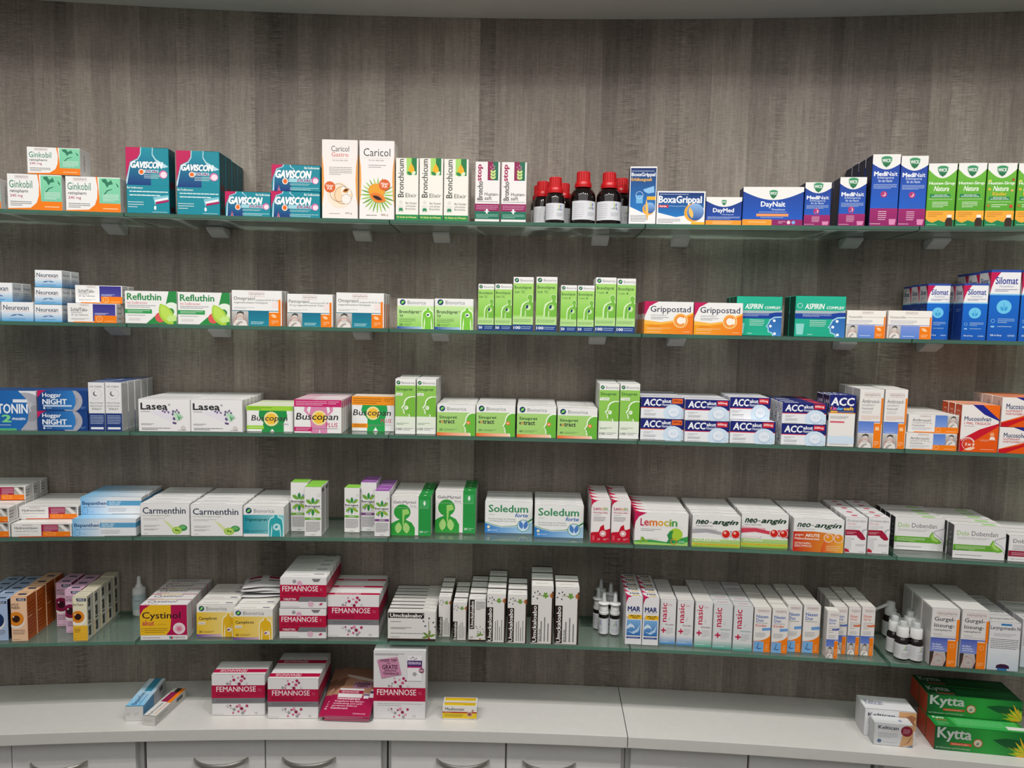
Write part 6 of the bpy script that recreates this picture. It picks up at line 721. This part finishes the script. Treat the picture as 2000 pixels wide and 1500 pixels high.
# ---------------------------------------------------------------- carton mesh builder
_text = {}
def text_shape(s, ital):
    k = (s, ital)
    if k not in _text:
        c = bpy.data.curves.new('t', 'FONT'); c.body = s; c.shear = ital; c.resolution_u = 2; c.fill_mode = 'FRONT'; c.dimensions = '2D'
        o = bpy.data.objects.new('t', c); col.objects.link(o)
        dg = bpy.context.evaluated_depsgraph_get(); me = bpy.data.meshes.new_from_object(o.evaluated_get(dg))
        vs = [(v.co.x, v.co.y) for v in me.vertices]; fs = [tuple(p.vertices) for p in me.polygons]
        bpy.data.objects.remove(o); bpy.data.curves.remove(c); bpy.data.meshes.remove(me)
        if vs:
            x0, x1 = min(v[0] for v in vs), max(v[0] for v in vs); y0, y1 = min(v[1] for v in vs), max(v[1] for v in vs)
            wh = (max(x1 - x0, .05), max(y1 - y0, .05))
            vs = [((x - x0) / max(x1 - x0, 1e-6), (y - y0) / max(y1 - y0, 1e-6)) for x, y in vs]
        else: wh = (1, 1)
        _text[k] = (vs, fs, wh)
    return _text[k]
def clip(pts):
    for ax, lim, sg in ((0, 0, 1), (0, 1, -1), (1, 0, 1), (1, 1, -1)):
        out = []
        for i, p in enumerate(pts):
            q = pts[i - 1]; a, b = (q[ax] - lim) * sg, (p[ax] - lim) * sg
            if (a >= 0) != (b >= 0):
                t = a / (a - b); out.append((q[0] + (p[0] - q[0]) * t, q[1] + (p[1] - q[1]) * t))
            if b >= 0: out.append(p)
        pts = out
        if len(pts) < 3: return []
    return pts
def colour(c, u, v):
    if isinstance(c, str): return lin(c)
    t = min(max(v if c[0] == 'v' else u, 0), 1); a, b = lin(c[1]), lin(c[2])
    return tuple(x + (y - x) * t for x, y in zip(a, b))
class Ink:
    """Collects printed shapes as faces with a colour per corner."""
    def __init__(s): s.v, s.f, s.c = [], [], []
    def poly(s, fr, pts, c, lay, tri=True):
        pts = clip(pts)
        if len(pts) < 3: return
        ua, ub = min(p[0] for p in pts), max(p[0] for p in pts); va, vb = min(p[1] for p in pts), max(p[1] for p in pts)
        o = len(s.v); s.v += [fr(u, v, lay) for u, v in pts]; cs = [colour(c, (u - ua) / max(ub - ua, 1e-6), (v - va) / max(vb - va, 1e-6)) for u, v in pts]
        fs = [tuple(range(len(pts)))] if not tri or len(pts) < 4 else [tuple(t) for t in tessellate_polygon([[Vector((u, v, 0)) for u, v in pts]])]
        for t in fs: s.f.append(tuple(o + i for i in t)); s.c += [cs[i] for i in t]
    def shapes(s, els, fr, asp, gu=None):
        """fr maps (u, v, layer) to the box; asp is face width / height."""
        lay = 1
        for e in els:
            k = e[0]
            if k == 'P':
                s.poly(fr, e[1], e[2], lay); lay += 1
            elif k == 'C':
                _, u, v, r, c, kk = e
                s.poly(fr, [(u + r * math.cos(a), v + r * asp * kk * math.sin(a)) for a in [j * math.pi / 14 for j in range(28)]], c, lay, True); lay += 1
            elif k in 'OA':
                u, v, r, th, c = e[1:6]; a0, a1 = (e[6], e[7]) if k == 'A' else (0, 360); n = 28
                for j in range(n):
                    A, B = math.radians(a0 + (a1 - a0) * j / n), math.radians(a0 + (a1 - a0) * (j + 1) / n)
                    s.poly(fr, [(u + q * math.cos(t), v + q * asp * math.sin(t)) for q, t in ((r, A), (r + th, A), (r + th, B), (r, B))], c, lay, False)
            elif k in ('T', 'TV'):
                if k == 'T': _, txt, u0, v0, u1, v1, c, b, i, rot = e
                else: _, txt, u0, v0, u1, v1, c = e; b, i, rot = .02, 0, 1
                vs, fs, (tw, th_) = text_shape(txt, i); q = b * .95
                for n_, (ox, oy) in enumerate([(0, 0)] if not b else [(-q / tw, 0), (q / tw, 0), (0, -q * .7 / th_), (0, q * .7 / th_)]):   # heavier letters: overprinted
                    o = len(s.v)
                    for x, y in vs:
                        x, y = x + ox, y + oy
                        if rot: x, y = 1 - y, x
                        s.v.append(fr(u0 + (u1 - u0) * x, v0 + (v1 - v0) * y, lay + .5 + .05 * n_))
                    for t in fs: s.f.append(tuple(o + j for j in t)); s.c += [lin(c)] * len(t)
            elif k == 'L' or k == 'LV':
                _, u0, v0, u1, v1, n, c = e; rr = random.Random(int(u0 * 977 + v0 * 3571 + n * 17))
                for j in range(n):
                    if k == 'L':
                        hh = (v1 - v0) / n; va = v1 - hh * (j + 1) + hh * .34; vb = va + hh * .3; x = u0; end = u0 + (u1 - u0) * (1 if j < n - 1 or n == 1 else rr.uniform(.5, .95))
                    else:
                        hh = (u1 - u0) / n; va = u0 + hh * j + hh * .34; vb = va + hh * .3; x = v0; end = v0 + (v1 - v0) * rr.uniform(.6, 1)
                    step = max((end - x) / 9, .014)
                    while x < end - .004:
                        w = min(step * rr.uniform(.5, 1.5), end - x)
                        q = [(x, va), (x + w, va), (x + w, vb), (x, vb)]
                        s.poly(fr, q if k == 'L' else [(b_, a_) for a_, b_ in q], c, lay + .5, False); x += w + step * .1
        return lay
    def mesh(s, name, mat):
        me = bpy.data.meshes.new(name); me.from_pydata([tuple(v) for v in s.v], [], s.f)
        a = me.color_attributes.new('ink', 'FLOAT_COLOR', 'CORNER'); a.data.foreach_set('color', [x for c in s.c for x in c])
        me.materials.append(mat); me.update(); return me
LAY = .00003
def carton_mesh(key, w, h, d):
    D_ = D[key]; k = Ink(); bev = .0009
    frames = {'front': (lambda u, v, l: Vector(((u - .5) * w, -l * LAY, v * h)), w / h), 'top': (lambda u, v, l: Vector(((u - .5) * w, v * d, h + l * LAY)), w / d),
              'right': (lambda u, v, l: Vector((w / 2 + l * LAY, u * d, v * h)), d / h), 'left': (lambda u, v, l: Vector((-w / 2 - l * LAY, (1 - u) * d, v * h)), d / h)}
    # body: a box with softly creased edges
    bm = bmesh.new(); box_bm(bm, -w / 2, w / 2, 0, d, 0, h); bmesh.ops.bevel(bm, geom=list(bm.edges), offset=bev, segments=1, affect='EDGES'); bm.normal_update()
    for f in bm.faces:
        o = len(k.v); n = f.normal; k.v += [v.co.copy() for v in f.verts]; k.f.append(tuple(range(o, o + len(f.verts))))
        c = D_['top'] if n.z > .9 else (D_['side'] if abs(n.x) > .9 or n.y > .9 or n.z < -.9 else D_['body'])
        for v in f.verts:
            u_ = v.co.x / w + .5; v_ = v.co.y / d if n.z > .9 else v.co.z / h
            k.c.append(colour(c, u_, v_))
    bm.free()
    for face, els in (('front', D_['front']), ('top', D_['tops']), ('right', D_['right']), ('left', D_['left'])):
        fr, asp = frames[face]; k.shapes(els, fr, asp)
    # the tuck-in flap's cut line across the lid
    fr, asp = frames['top']; c = D_['top'] if isinstance(D_['top'], str) else D_['top'][1]
    dk = '#' + ''.join('%02x' % int(int(c[i:i + 2], 16) * .72) for i in (1, 3, 5))
    k.poly(fr, [(.01, .0), (.99, .0), (.99, .035), (.01, .035)], dk, .6, False)
    for u in (.02, .972): k.poly(fr, [(u, .62), (u + .008, .62), (u + .008, 1), (u, 1)], dk, .6, False)
    return k.mesh(D_['name'], CARD if key != 'nerve_small' else FOIL)
ORD = ['front', 'second', 'third', 'fourth', 'fifth', 'sixth', 'seventh', 'eighth', 'ninth']
_mesh = {}
count = {}
for it in ITEMS: count[it[0]] = count.get(it[0], 0) + it[10]
def article(s): return s
for key, sh, th, rad, z, w, h, d, yaw, gap, n, pos in ITEMS:
    D_ = D[key]
    if key not in _mesh: _mesh[key] = (carton_mesh(key, w, h, d), w, h, d)
    me, w0, h0, d0 = _mesh[key]
    grp = (D_['desc'].replace('carton', 'cartons', 1) + ' on the ' + sh) if count[key] > 1 else None
    first = link(D_['name'], me, None, pol(th, rad, EYE + z), -th + math.radians(yaw))
    first.scale = (w / w0, d / d0, h / h0)
    back = Vector((math.sin(th - math.radians(yaw)), math.cos(th - math.radians(yaw)), 0))
    rr = random.Random(int(abs(th) * 1e6)); o = first
    for k in range(n):
        if k:
            o = first.copy(); col.objects.link(o)
            o.location = first.location + back * k * (d + gap) + Vector((rr.uniform(-.0002, .0002), 0, 0)); o.scale.z = h / h0 * (1 + rr.uniform(-.012, .006))
        tag(o, f"{D_['desc']}, " + (f'{ORD[k]} in row, ' if n > 1 else '') + pos, D_['cat'], grp)

    if key == 'nerve_small':                      # it is sealed in clear shrink film
        b = bmesh.new(); box_bm(b, -w / 2 - .0009, w / 2 + .0009, -.0009, d + .0009, .0003, h + .0009, .0006)
        link('shrink_film', from_bm('shrink_film', b, FILM), first)

# angle, radius, base height, radius, height, label facing, label
BOTTLES = [
    (-0.00301, 8.48788, 0.21224, 0.02050, 0.09638, 0.15000, 'smaller red-capped brown bottle standing foremost in its cluster'),
    (-0.00600, 8.53388, 0.21224, 0.02050, 0.09638, 0.10000, 'smaller red-capped brown bottle half behind, beside magenta-banded cartons'),
    (-0.00067, 8.55188, 0.21224, 0.02050, 0.09638, 0.50000, 'smaller red-capped brown bottle peeping out beside the bigger bottle'),
    (-0.00673, 8.57988, 0.21224, 0.02050, 0.09638, 0.10000, 'smaller red-capped brown bottle rearmost, barely peeping out'),
    (0.00393, 8.49388, 0.21224, 0.02680, 0.10982, 0.35000, 'bigger red-capped brown bottle in full view beside the smaller ones'),
    (0.01039, 8.49388, 0.21224, 0.02620, 0.10865, 0.10000, 'bigger red-capped brown bottle in front beside the upright blue-white carton'),
    (0.01410, 8.55188, 0.21224, 0.02620, 0.10865, 0.20000, 'bigger red-capped brown bottle behind, beside the upright blue-white carton'),
]
NASALS = [
    (0.01282, 8.53098, -0.70151, 0.01120, 0.09850, -0.90000, 'white nozzle nasal spray bottle in front, label turned away from view'),
    (0.01574, 8.52889, -0.70151, 0.01120, 0.09850, 0.00000, 'white nozzle nasal spray bottle in front beside the wave cartons'),
    (0.01155, 8.55754, -0.70151, 0.01120, 0.09850, 0.60000, 'white nozzle nasal spray bottle in second row, beside geranium cartons'),
    (0.01520, 8.58831, -0.70151, 0.01120, 0.09850, 0.00000, 'white nozzle nasal spray bottle at the back, clear cap showing between'),
    (0.01275, 8.61299, -0.70151, 0.01120, 0.09850, 0.30000, 'white nozzle nasal spray bottle rearmost, only its tip showing'),
]
PUMPS = [
    (0.08754, 8.48931, -0.70151, 0.01460, 0.08664, 0.15000, 'brown pump spray bottle in front, logo label facing out'),
    (0.09056, 8.48458, -0.70151, 0.01460, 0.08664, 0.45000, 'brown pump spray bottle beside the gargle carton'),
    (0.08689, 8.51665, -0.70151, 0.01460, 0.08664, 0.10000, 'brown pump spray bottle in the second row, showing its pump head'),
    (0.09210, 8.54750, -0.70151, 0.01460, 0.08664, 0.00000, 'brown pump spray bottle at the back, seen between the front two'),
]
THROAT = (0.08978, 8.6029, -0.7015, 0.0820)
DROP = (-0.11437, 8.6089, -0.7015, 0.0914)
PACK = (-0.07878, 8.5299, -0.6318)
TUBES = [
    ('tube_blue', -0.85204, 1.44027, 0.11345, 0.03800, 0.03350, 0.12200, 'slanting white-skyblue tube carton on the counter, its end facing out'),
    ('tube_orange', -0.81209, 1.42538, -0.07854, 0.02850, 0.02150, 0.11800, 'slanting white-crimson-orange tube carton touching the skyblue one on the counter'),
]

# ---------------------------------------------------------------- bottles
def wrap_label(r, z0, z1, a0, a1, els, bg, name='label'):
    k = Ink(); n = 24; asp = r * (a1 - a0) / (z1 - z0)
    fr = lambda u, v, l: Vector(((r + l * .00003) * math.sin(a0 + (a1 - a0) * u), -(r + l * .00003) * math.cos(a0 + (a1 - a0) * u), z0 + (z1 - z0) * v))
    for j in range(n): k.poly(fr, [(j / n, 0), ((j + 1) / n, 0), ((j + 1) / n, 1), (j / n, 1)], bg, 0, False)
    k.shapes(els, fr, asp)
    return k.mesh(name, LABEL)
def logo(u, v, s, asp): return [leaf(u - .01, v, .1 * s, .028 * s, 105, '#c8d04a', asp), leaf(u - .012, v - .005, .09 * s, .02 * s, 250, '#7cac4c', asp), leaf(u + .03, v, .1 * s, .028 * s, 75, '#7c8cc8', asp), leaf(u + .034, v - .005, .09 * s, .02 * s, 290, '#5c6cb0', asp)]
def syrup_bottle(loc, rz, r, h, label, facing):
    root = tag(empty('syrup_bottle', loc, rz), label, 'bottle', 'brown glass syrup bottles with red caps')
    s = h * .60
    b = lathe([(0.001, 0), (r * .9, 0), (r, .002), (r, s * .86), (r * .97, s * .95), (r * .82, s * 1.06), (r * .6, s * 1.14), (r * .42, s * 1.2), (r * .42, h * .8)]); link('bottle_body', from_bm('bottle_body', b, AMBER, True), root)
    cr = .0145 if r > .024 else .0135; ch = .029; prof = [(cr * 1.22, h - ch - .004), (cr * 1.24, h - ch + .002), (cr * 1.16, h - ch + .007), (cr, h - ch + .009), (cr * .99, h - .0015), (cr * .9, h), (0.001, h)]
    bm = lathe(prof, 40)
    for v in bm.verts:
        if h - ch + .0085 < v.co.z < h - .001 and (round(math.atan2(v.co.y, v.co.x) / (2 * math.pi / 40)) % 2): v.co.x *= .95; v.co.y *= .95
    link('screw_cap', from_bm('screw_cap', bm, RED, False), root)
    els = logo(.62, .72, 1.0, 2) + [T('UNIVERSAL', .5, .57, .76, .65, '#9a9aa4'), L(.5, .2, .74, .42, 4, '#a8a8ac'), L(.08, .1, .4, .9, 7, '#c4c4c8'), L(.84, .3, .98, .9, 6, '#c4c4c8')]
    els[4] = L(.5, .57, .76, .65, 1, '#9a9aa4')
    link('label', wrap_label(r + .0003, h * .07, h * .425, facing - 1.35, facing + 1.35, els, '#dcdde2'), root)
for th, rad, z, r, h, face, lb in BOTTLES: syrup_bottle(pol(th, rad, EYE + z), -th, r, h, lb, face)

def nasal_bottle(loc, rz, r, h, label, face):
    root = tag(empty('nasal_spray_bottle', loc, rz), label, 'bottle', 'white nozzle nasal spray bottles')
    link('bottle_body', from_bm('bottle_body', lathe([(.001, 0), (r * .92, 0), (r, .0015), (r, h * .455), (r * .8, h * .475), (r * .8, h * .485)]), AMBER, True), root)
    link('label', wrap_label(r + .0003, h * .03, h * .40, face - 2.2, face + 2.2, logo(.5, .74, 1.2, 1.4) + [L(.36, .5, .64, .6, 1, '#9a9aa4'), L(.34, .1, .66, .42, 5, '#b4b4ba'), L(.04, .2, .28, .9, 7, '#c4c4c8')], '#d4d6da'), root)
    link('pump_collar', from_bm('pump_collar', lathe([(r * .8, h * .485), (r * 1.0, h * .487), (r * 1.0, h * .535), (r * .9, h * .54), (r * .88, h * .66), (r * .8, h * .68), (r * .82, h * .715), (r * 1.15, h * .72), (r * 1.15, h * .735), (r * .7, h * .745), (r * .5, h * .76), (.001, h * .76)]), PLAST, True), root)
    link('nozzle', from_bm('nozzle', lathe([(r * .45, h * .75), (r * .3, h * .93), (r * .2, h * .965), (.001, h * .97)], 20), PLAST, True), root)
    link('clear_cap', from_bm('clear_cap', lathe([(r * .58, h * .747), (r * .44, h * .97), (r * .36, h), (.001, h)], 20), CLEARP, True), root)
for th, rad, z, r, h, face, lb in NASALS: nasal_bottle(pol(th, rad, EYE + z), -th, r, h, lb, face)

def pump_bottle(loc, rz, r, h, label, face):
    root = tag(empty('pump_spray_bottle', loc, rz), label, 'bottle', 'brown pump spray bottles with clear caps')
    link('bottle_body', from_bm('bottle_body', lathe([(.001, 0), (r * .92, 0), (r, .0015), (r, h * .46), (r * .93, h * .52), (r * .7, h * .56), (r * .66, h * .58)]), AMBER, True), root)
    link('label', wrap_label(r + .0003, h * .05, h * .42, face - 1.9, face + 1.9, logo(.5, .76, 1.0, 1.6) + [L(.38, .56, .66, .65, 1, '#9a9aa4'), L(.36, .1, .66, .45, 5, '#a8a8ae'), L(.05, .2, .3, .9, 6, '#c4c4c8')], '#d4d4d4'), root)
    link('pump_collar', from_bm('pump_collar', lathe([(r * .72, h * .575), (r * .82, h * .58), (r * .82, h * .80), (r * .76, h * .815), (r * .6, h * .82), (.001, h * .82)], 40), PLAST, True), root)
    link('pump_head', from_bm('pump_head', lathe([(r * .5, h * .815), (r * .5, h * .9), (r * .44, h * .94), (.001, h * .945)], 24), PLAST, True), root)
    link('clear_cap', from_bm('clear_cap', lathe([(r * .74, h * .817), (r * .7, h * .96), (r * .6, h), (.001, h)], 28), CLEARP, True), root)
for th, rad, z, r, h, face, lb in PUMPS: pump_bottle(pol(th, rad, EYE + z), -th, r, h, lb, face)

def throat_bottle(loc, rz, r, h, label):
    root = tag(empty('throat_spray_bottle', loc, rz), label, 'bottle')
    link('bottle_body', from_bm('bottle_body', lathe([(.001, 0), (r * .92, 0), (r, .0015), (r, h * .52), (r * .9, h * .58), (r * .66, h * .62), (r * .62, h * .64)]), AMBER, True), root)
    link('label', wrap_label(r + .0003, h * .05, h * .46, -1.9, 1.9, [L(.3, .2, .7, .8, 6, '#b4b4b8')], '#d0d0d0'), root)
    link('spray_head', from_bm('spray_head', lathe([(r * .8, h * .63), (r * .8, h * .78), (r * .62, h * .84), (r * .58, h * .98), (r * .4, h), (.001, h)]), PLAST, True), root)
    bm = bmesh.new(); n = 10; rings = []
    for j in range(9):
        t = j / 8; c = Vector((-.004 - .042 * t, -.004 * t, h * .93 - .020 * t)); q = .0055 - .0018 * t + (.0012 if j > 6 else 0)
        rings.append([bm.verts.new(c + Vector((.4 * q * math.sin(a), q * math.cos(a), q * math.sin(a)))) for a in [i * 2 * math.pi / n for i in range(n)]])
    for a, b in zip(rings, rings[1:]):
        for i in range(n): bm.faces.new((a[i], a[(i + 1) % n], b[(i + 1) % n], b[i]))
    bm.faces.new(rings[0]); bm.faces.new(rings[-1])
    link('spray_arm', from_bm('spray_arm', bm, PLAST, True), root)
throat_bottle(pol(THROAT[0], THROAT[1], EYE + THROAT[2]), -THROAT[0], .0155, THROAT[3], 'brown throat spray bottle with folded white arm behind the pump bottles')

def dropper(loc, rz, h, label):
    r = .0148; root = tag(empty('dropper_bottle', loc, rz), label, 'bottle')
    link('bottle_body', from_bm('bottle_body', lathe([(.001, 0), (r * .9, 0), (r, .002), (r, h * .62), (r * .95, h * .68), (r * .6, h * .72), (r * .45, h * .73)]), MILK, True), root)
    link('label', wrap_label(r + .0003, h * .16, h * .56, -2.0, 2.0, [R(0, 0, 1, .5, '#2c8a8c'), L(.42, .55, .62, .65, 1, '#44585c'), R(.58, .8, .72, .94, '#2c4c6c'), C(.32, .8, .04, '#44687c'), L(.4, .2, .6, .35, 1, '#9cd0d0')], '#b9c8cc'), root)
    link('dropper_tip', from_bm('dropper_tip', lathe([(r * .56, h * .725), (r * .5, h * .77), (r * .34, h * .8), (r * .25, h * .97), (r * .18, h), (.001, h)], 20), MILK, True), root)
dropper(pol(DROP[0], DROP[1], EYE + DROP[2]), -DROP[0], DROP[3], 'small white dropper bottle with teal label beside the crimson-yellow carton')

# ---------------------------------------------------------------- loose packets on the yellow cartons
def packet_mesh(seed, w=.088, l=.062):
    rr = random.Random(seed); k = Ink(); n, m = 16, 10; a, b, c = rr.uniform(0, 6), rr.uniform(0, 6), rr.uniform(.0012, .0024)
    def hgt(u, v): return c * math.sin(u * 7 + a) * (.4 + v) + .0016 * math.sin(v * 5 + b) + .006 * max(0, abs(u - .5) - .38) * math.sin(a)
    patch = [(.12, .45, .46, .85, '#8c1f3c'), (.12, .3, .46, .45, '#7c7074'), (.6, .45, .95, .85, '#8c1f3c'), (.6, .3, .95, .45, '#7c7074')]
    for top in (1, 0):
        for i in range(n):
            for j in range(m):
                q = [(i / n, j / m), ((i + 1) / n, j / m), ((i + 1) / n, (j + 1) / m), (i / n, (j + 1) / m)]
                uc, vc = (i + .5) / n, (j + .5) / m; cc = '#b9b8b8'
                for u0, v0, u1, v1, pc in patch:
                    if top and u0 < uc < u1 and v0 < vc < v1: cc = pc
                fr = lambda u, v, _l: Vector(((u - .5) * w, v * l, hgt(u, v) + (.0042 + .0035 * (math.sin(math.pi * u) * math.sin(math.pi * v)) ** .5 if top else .0022)))
                k.poly(fr, q, cc, 0, False)
    me = k.mesh('sachet', FOIL)
    bm = bmesh.new(); bm.from_mesh(me); bmesh.ops.remove_doubles(bm, verts=bm.verts, dist=1e-5)
    bd = [e for e in bm.edges if len(e.link_faces) == 1]; 
    try: bmesh.ops.bridge_loops(bm, edges=bd)
    except Exception: pass
    for f in bm.faces: f.smooth = True
    bm.to_mesh(me); bm.free(); return me
for k in range(4):
    o = link('sachet', packet_mesh(k + 3), None, pol(PACK[0] + .0004 * (k % 2), PACK[1] - .003 * ((k + 1) % 2), EYE + PACK[2] + k * .0078), -PACK[0] + (.10, -.06, .05, .16)[k])
    tag(o, ('lowest', 'second lowest', 'third', 'topmost')[k] + ' grey crimson-printed sachet piled on the yellow torso cartons', 'sachet', 'sachets piled on the yellow cartons')

# ---------------------------------------------------------------- slanting tube cartons lying front to back on the counter
for key, x, y, rot, w, h, d, lb in TUBES:
    me = carton_mesh(key, w, h, d); o = link('tube_carton', me, None, (x, y, COUNTER_Z), rot); tag(o, lb, 'medicine box')

# ---------------------------------------------------------------- leaflets on a small acrylic stand
def leaflet_mesh(top):
    k = Ink(); w, l, t = .098, .148, .0016
    frt = lambda u, v, q: Vector(((u - .5) * w, v * l, t + q * .00003)); base = '#b4104c'
    for pts, c in (([(-.5, 0, t), (.5, 0, t), (.5, 1, t), (-.5, 1, t)], '#a01045'), ([(-.5, 0, 0), (-.5, 1, 0), (.5, 1, 0), (.5, 0, 0)], '#d8d4d4'), ([(-.5, 0, 0), (.5, 0, 0), (.5, 0, t), (-.5, 0, t)], '#c87c94'), ([(.5, 0, 0), (.5, 1, 0), (.5, 1, t), (.5, 0, t)], '#c87c94'), ([(-.5, 1, 0), (-.5, 0, 0), (-.5, 0, t), (-.5, 1, t)], '#c87c94'), ([(.5, 1, 0), (-.5, 1, 0), (-.5, 1, t), (.5, 1, t)], '#c87c94')):
        o = len(k.v); k.v += [Vector((a * w, b * l, c_)) for a, b, c_ in pts]; k.f.append(tuple(range(o, o + 4))); k.c += [lin(c)] * 4
    if top:
        els = [R(0, .42, 1, 1, '#8c6450'), P('#a87c64', (0, .42), (.3, .8), (.6, .75), (1, .5), (1, .42)), P('#c8b4a8', (.2, .86), (.55, .82), (1, .74), (1, .7), (.5, .76), (.2, .82)), P('#6c4838', (.0, .7), (.2, .8), (.2, .62), (0, .5)), P('#a4748c', (.42, .56), (.85, .58), (.85, .72), (.42, .7)), T('UNSERE', .46, .645, .8, .69, '#3c1424', .03), T('TIPPS', .5, .59, .76, .635, '#3c1424', .03),
            R(.14, .37, .7, .56, '#d8d4d4'), R(.14, .45, .7, .52, '#a01040'), T('FEMANNOSE', .2, .465, .6, .505, '#e8d4dc'), R(.74, .36, .86, .46, '#e0dce0'), R(.74, .42, .86, .45, '#5c3c74'), R(.87, .38, 1, .54, '#e0dce0'), R(.87, .47, 1, .52, '#3c2c54'),
            T('FEMAFRIENDS', .16, .325, .68, .355, '#f0dce4', .03), T('Ratgeberin bei Blasen-', .12, .27, .8, .305, '#f0d4de', .01), T('entzündung und auch', .1, .225, .76, .26, '#f0d4de', .01), T('gereiztem äußeren', .09, .18, .66, .215, '#f0d4de', .01), T('Intimbereich', .08, .135, .46, .17, '#f0d4de', .01), T('FEMANNOSE', .62, .04, .9, .065, '#e8b4c8', .01)]
        k.shapes(els, frt, w / l)
    return k.mesh('leaflet', LABEL)
th0 = -.0540; tilt = math.radians(14)
base_m = Matrix.Translation(pol(th0, R_COUNTER + .026, COUNTER_Z)) @ Matrix.Rotation(-th0 - math.radians(3), 4, 'Z')
bm = bmesh.new(); box_bm(bm, -.054, .054, .004, .150, -.0022, -.0004, .0004)
st = tag(empty('leaflet_stand', (0, 0, 0)), 'low sloping grey acrylic stand under the crimson leaflets', 'display stand'); st.matrix_world = base_m
pl = link('sloping_plate', from_bm('sloping_plate', bm, ACRYL), st); pl.matrix_local = Matrix.Translation((0, 0, .0028)) @ Matrix.Rotation(tilt, 4, 'X')
for sx in (-1, 1):
    bm = bmesh.new(); A = [bm.verts.new((sx * .0535 + e, y, z)) for e in (0, sx * .0022) for y, z in ((.008, .0003), (.136, .0003), (.136, .0345), (.008, .0024))]
    bm.faces.new(A[:4]); bm.faces.new(A[4:])
    for k in range(4): bm.faces.new((A[k], A[(k + 1) % 4], A[4 + (k + 1) % 4], A[4 + k]))
    link('side_support', from_bm('side_support', bm, ACRYL), st)
LF = [leaflet_mesh(False), leaflet_mesh(True)]
for k in range(6):
    o = link('leaflet', LF[1 if k >= 4 else 0]); dx = (-.001, .0012, 0, .0006, -.014, .001)[k] if k != 4 else -.012
    o.matrix_world = base_m @ Matrix.Translation((0, 0, .0028)) @ Matrix.Rotation(tilt, 4, 'X') @ Matrix.Translation((dx, .0005 * (k % 3), .0021 * k)) @ Matrix.Rotation((.004, -.006, .003, -.002, .02, -.004)[k], 4, 'Z')
    tag(o, 'crimson advice leaflet on the sloping stand, ' + ('lowest of the pile', 'second from the bottom', 'third from the bottom', 'third from the top', 'just under the top one', 'on top of the pile')[k], 'leaflet', 'crimson leaflets piled on the sloping stand')
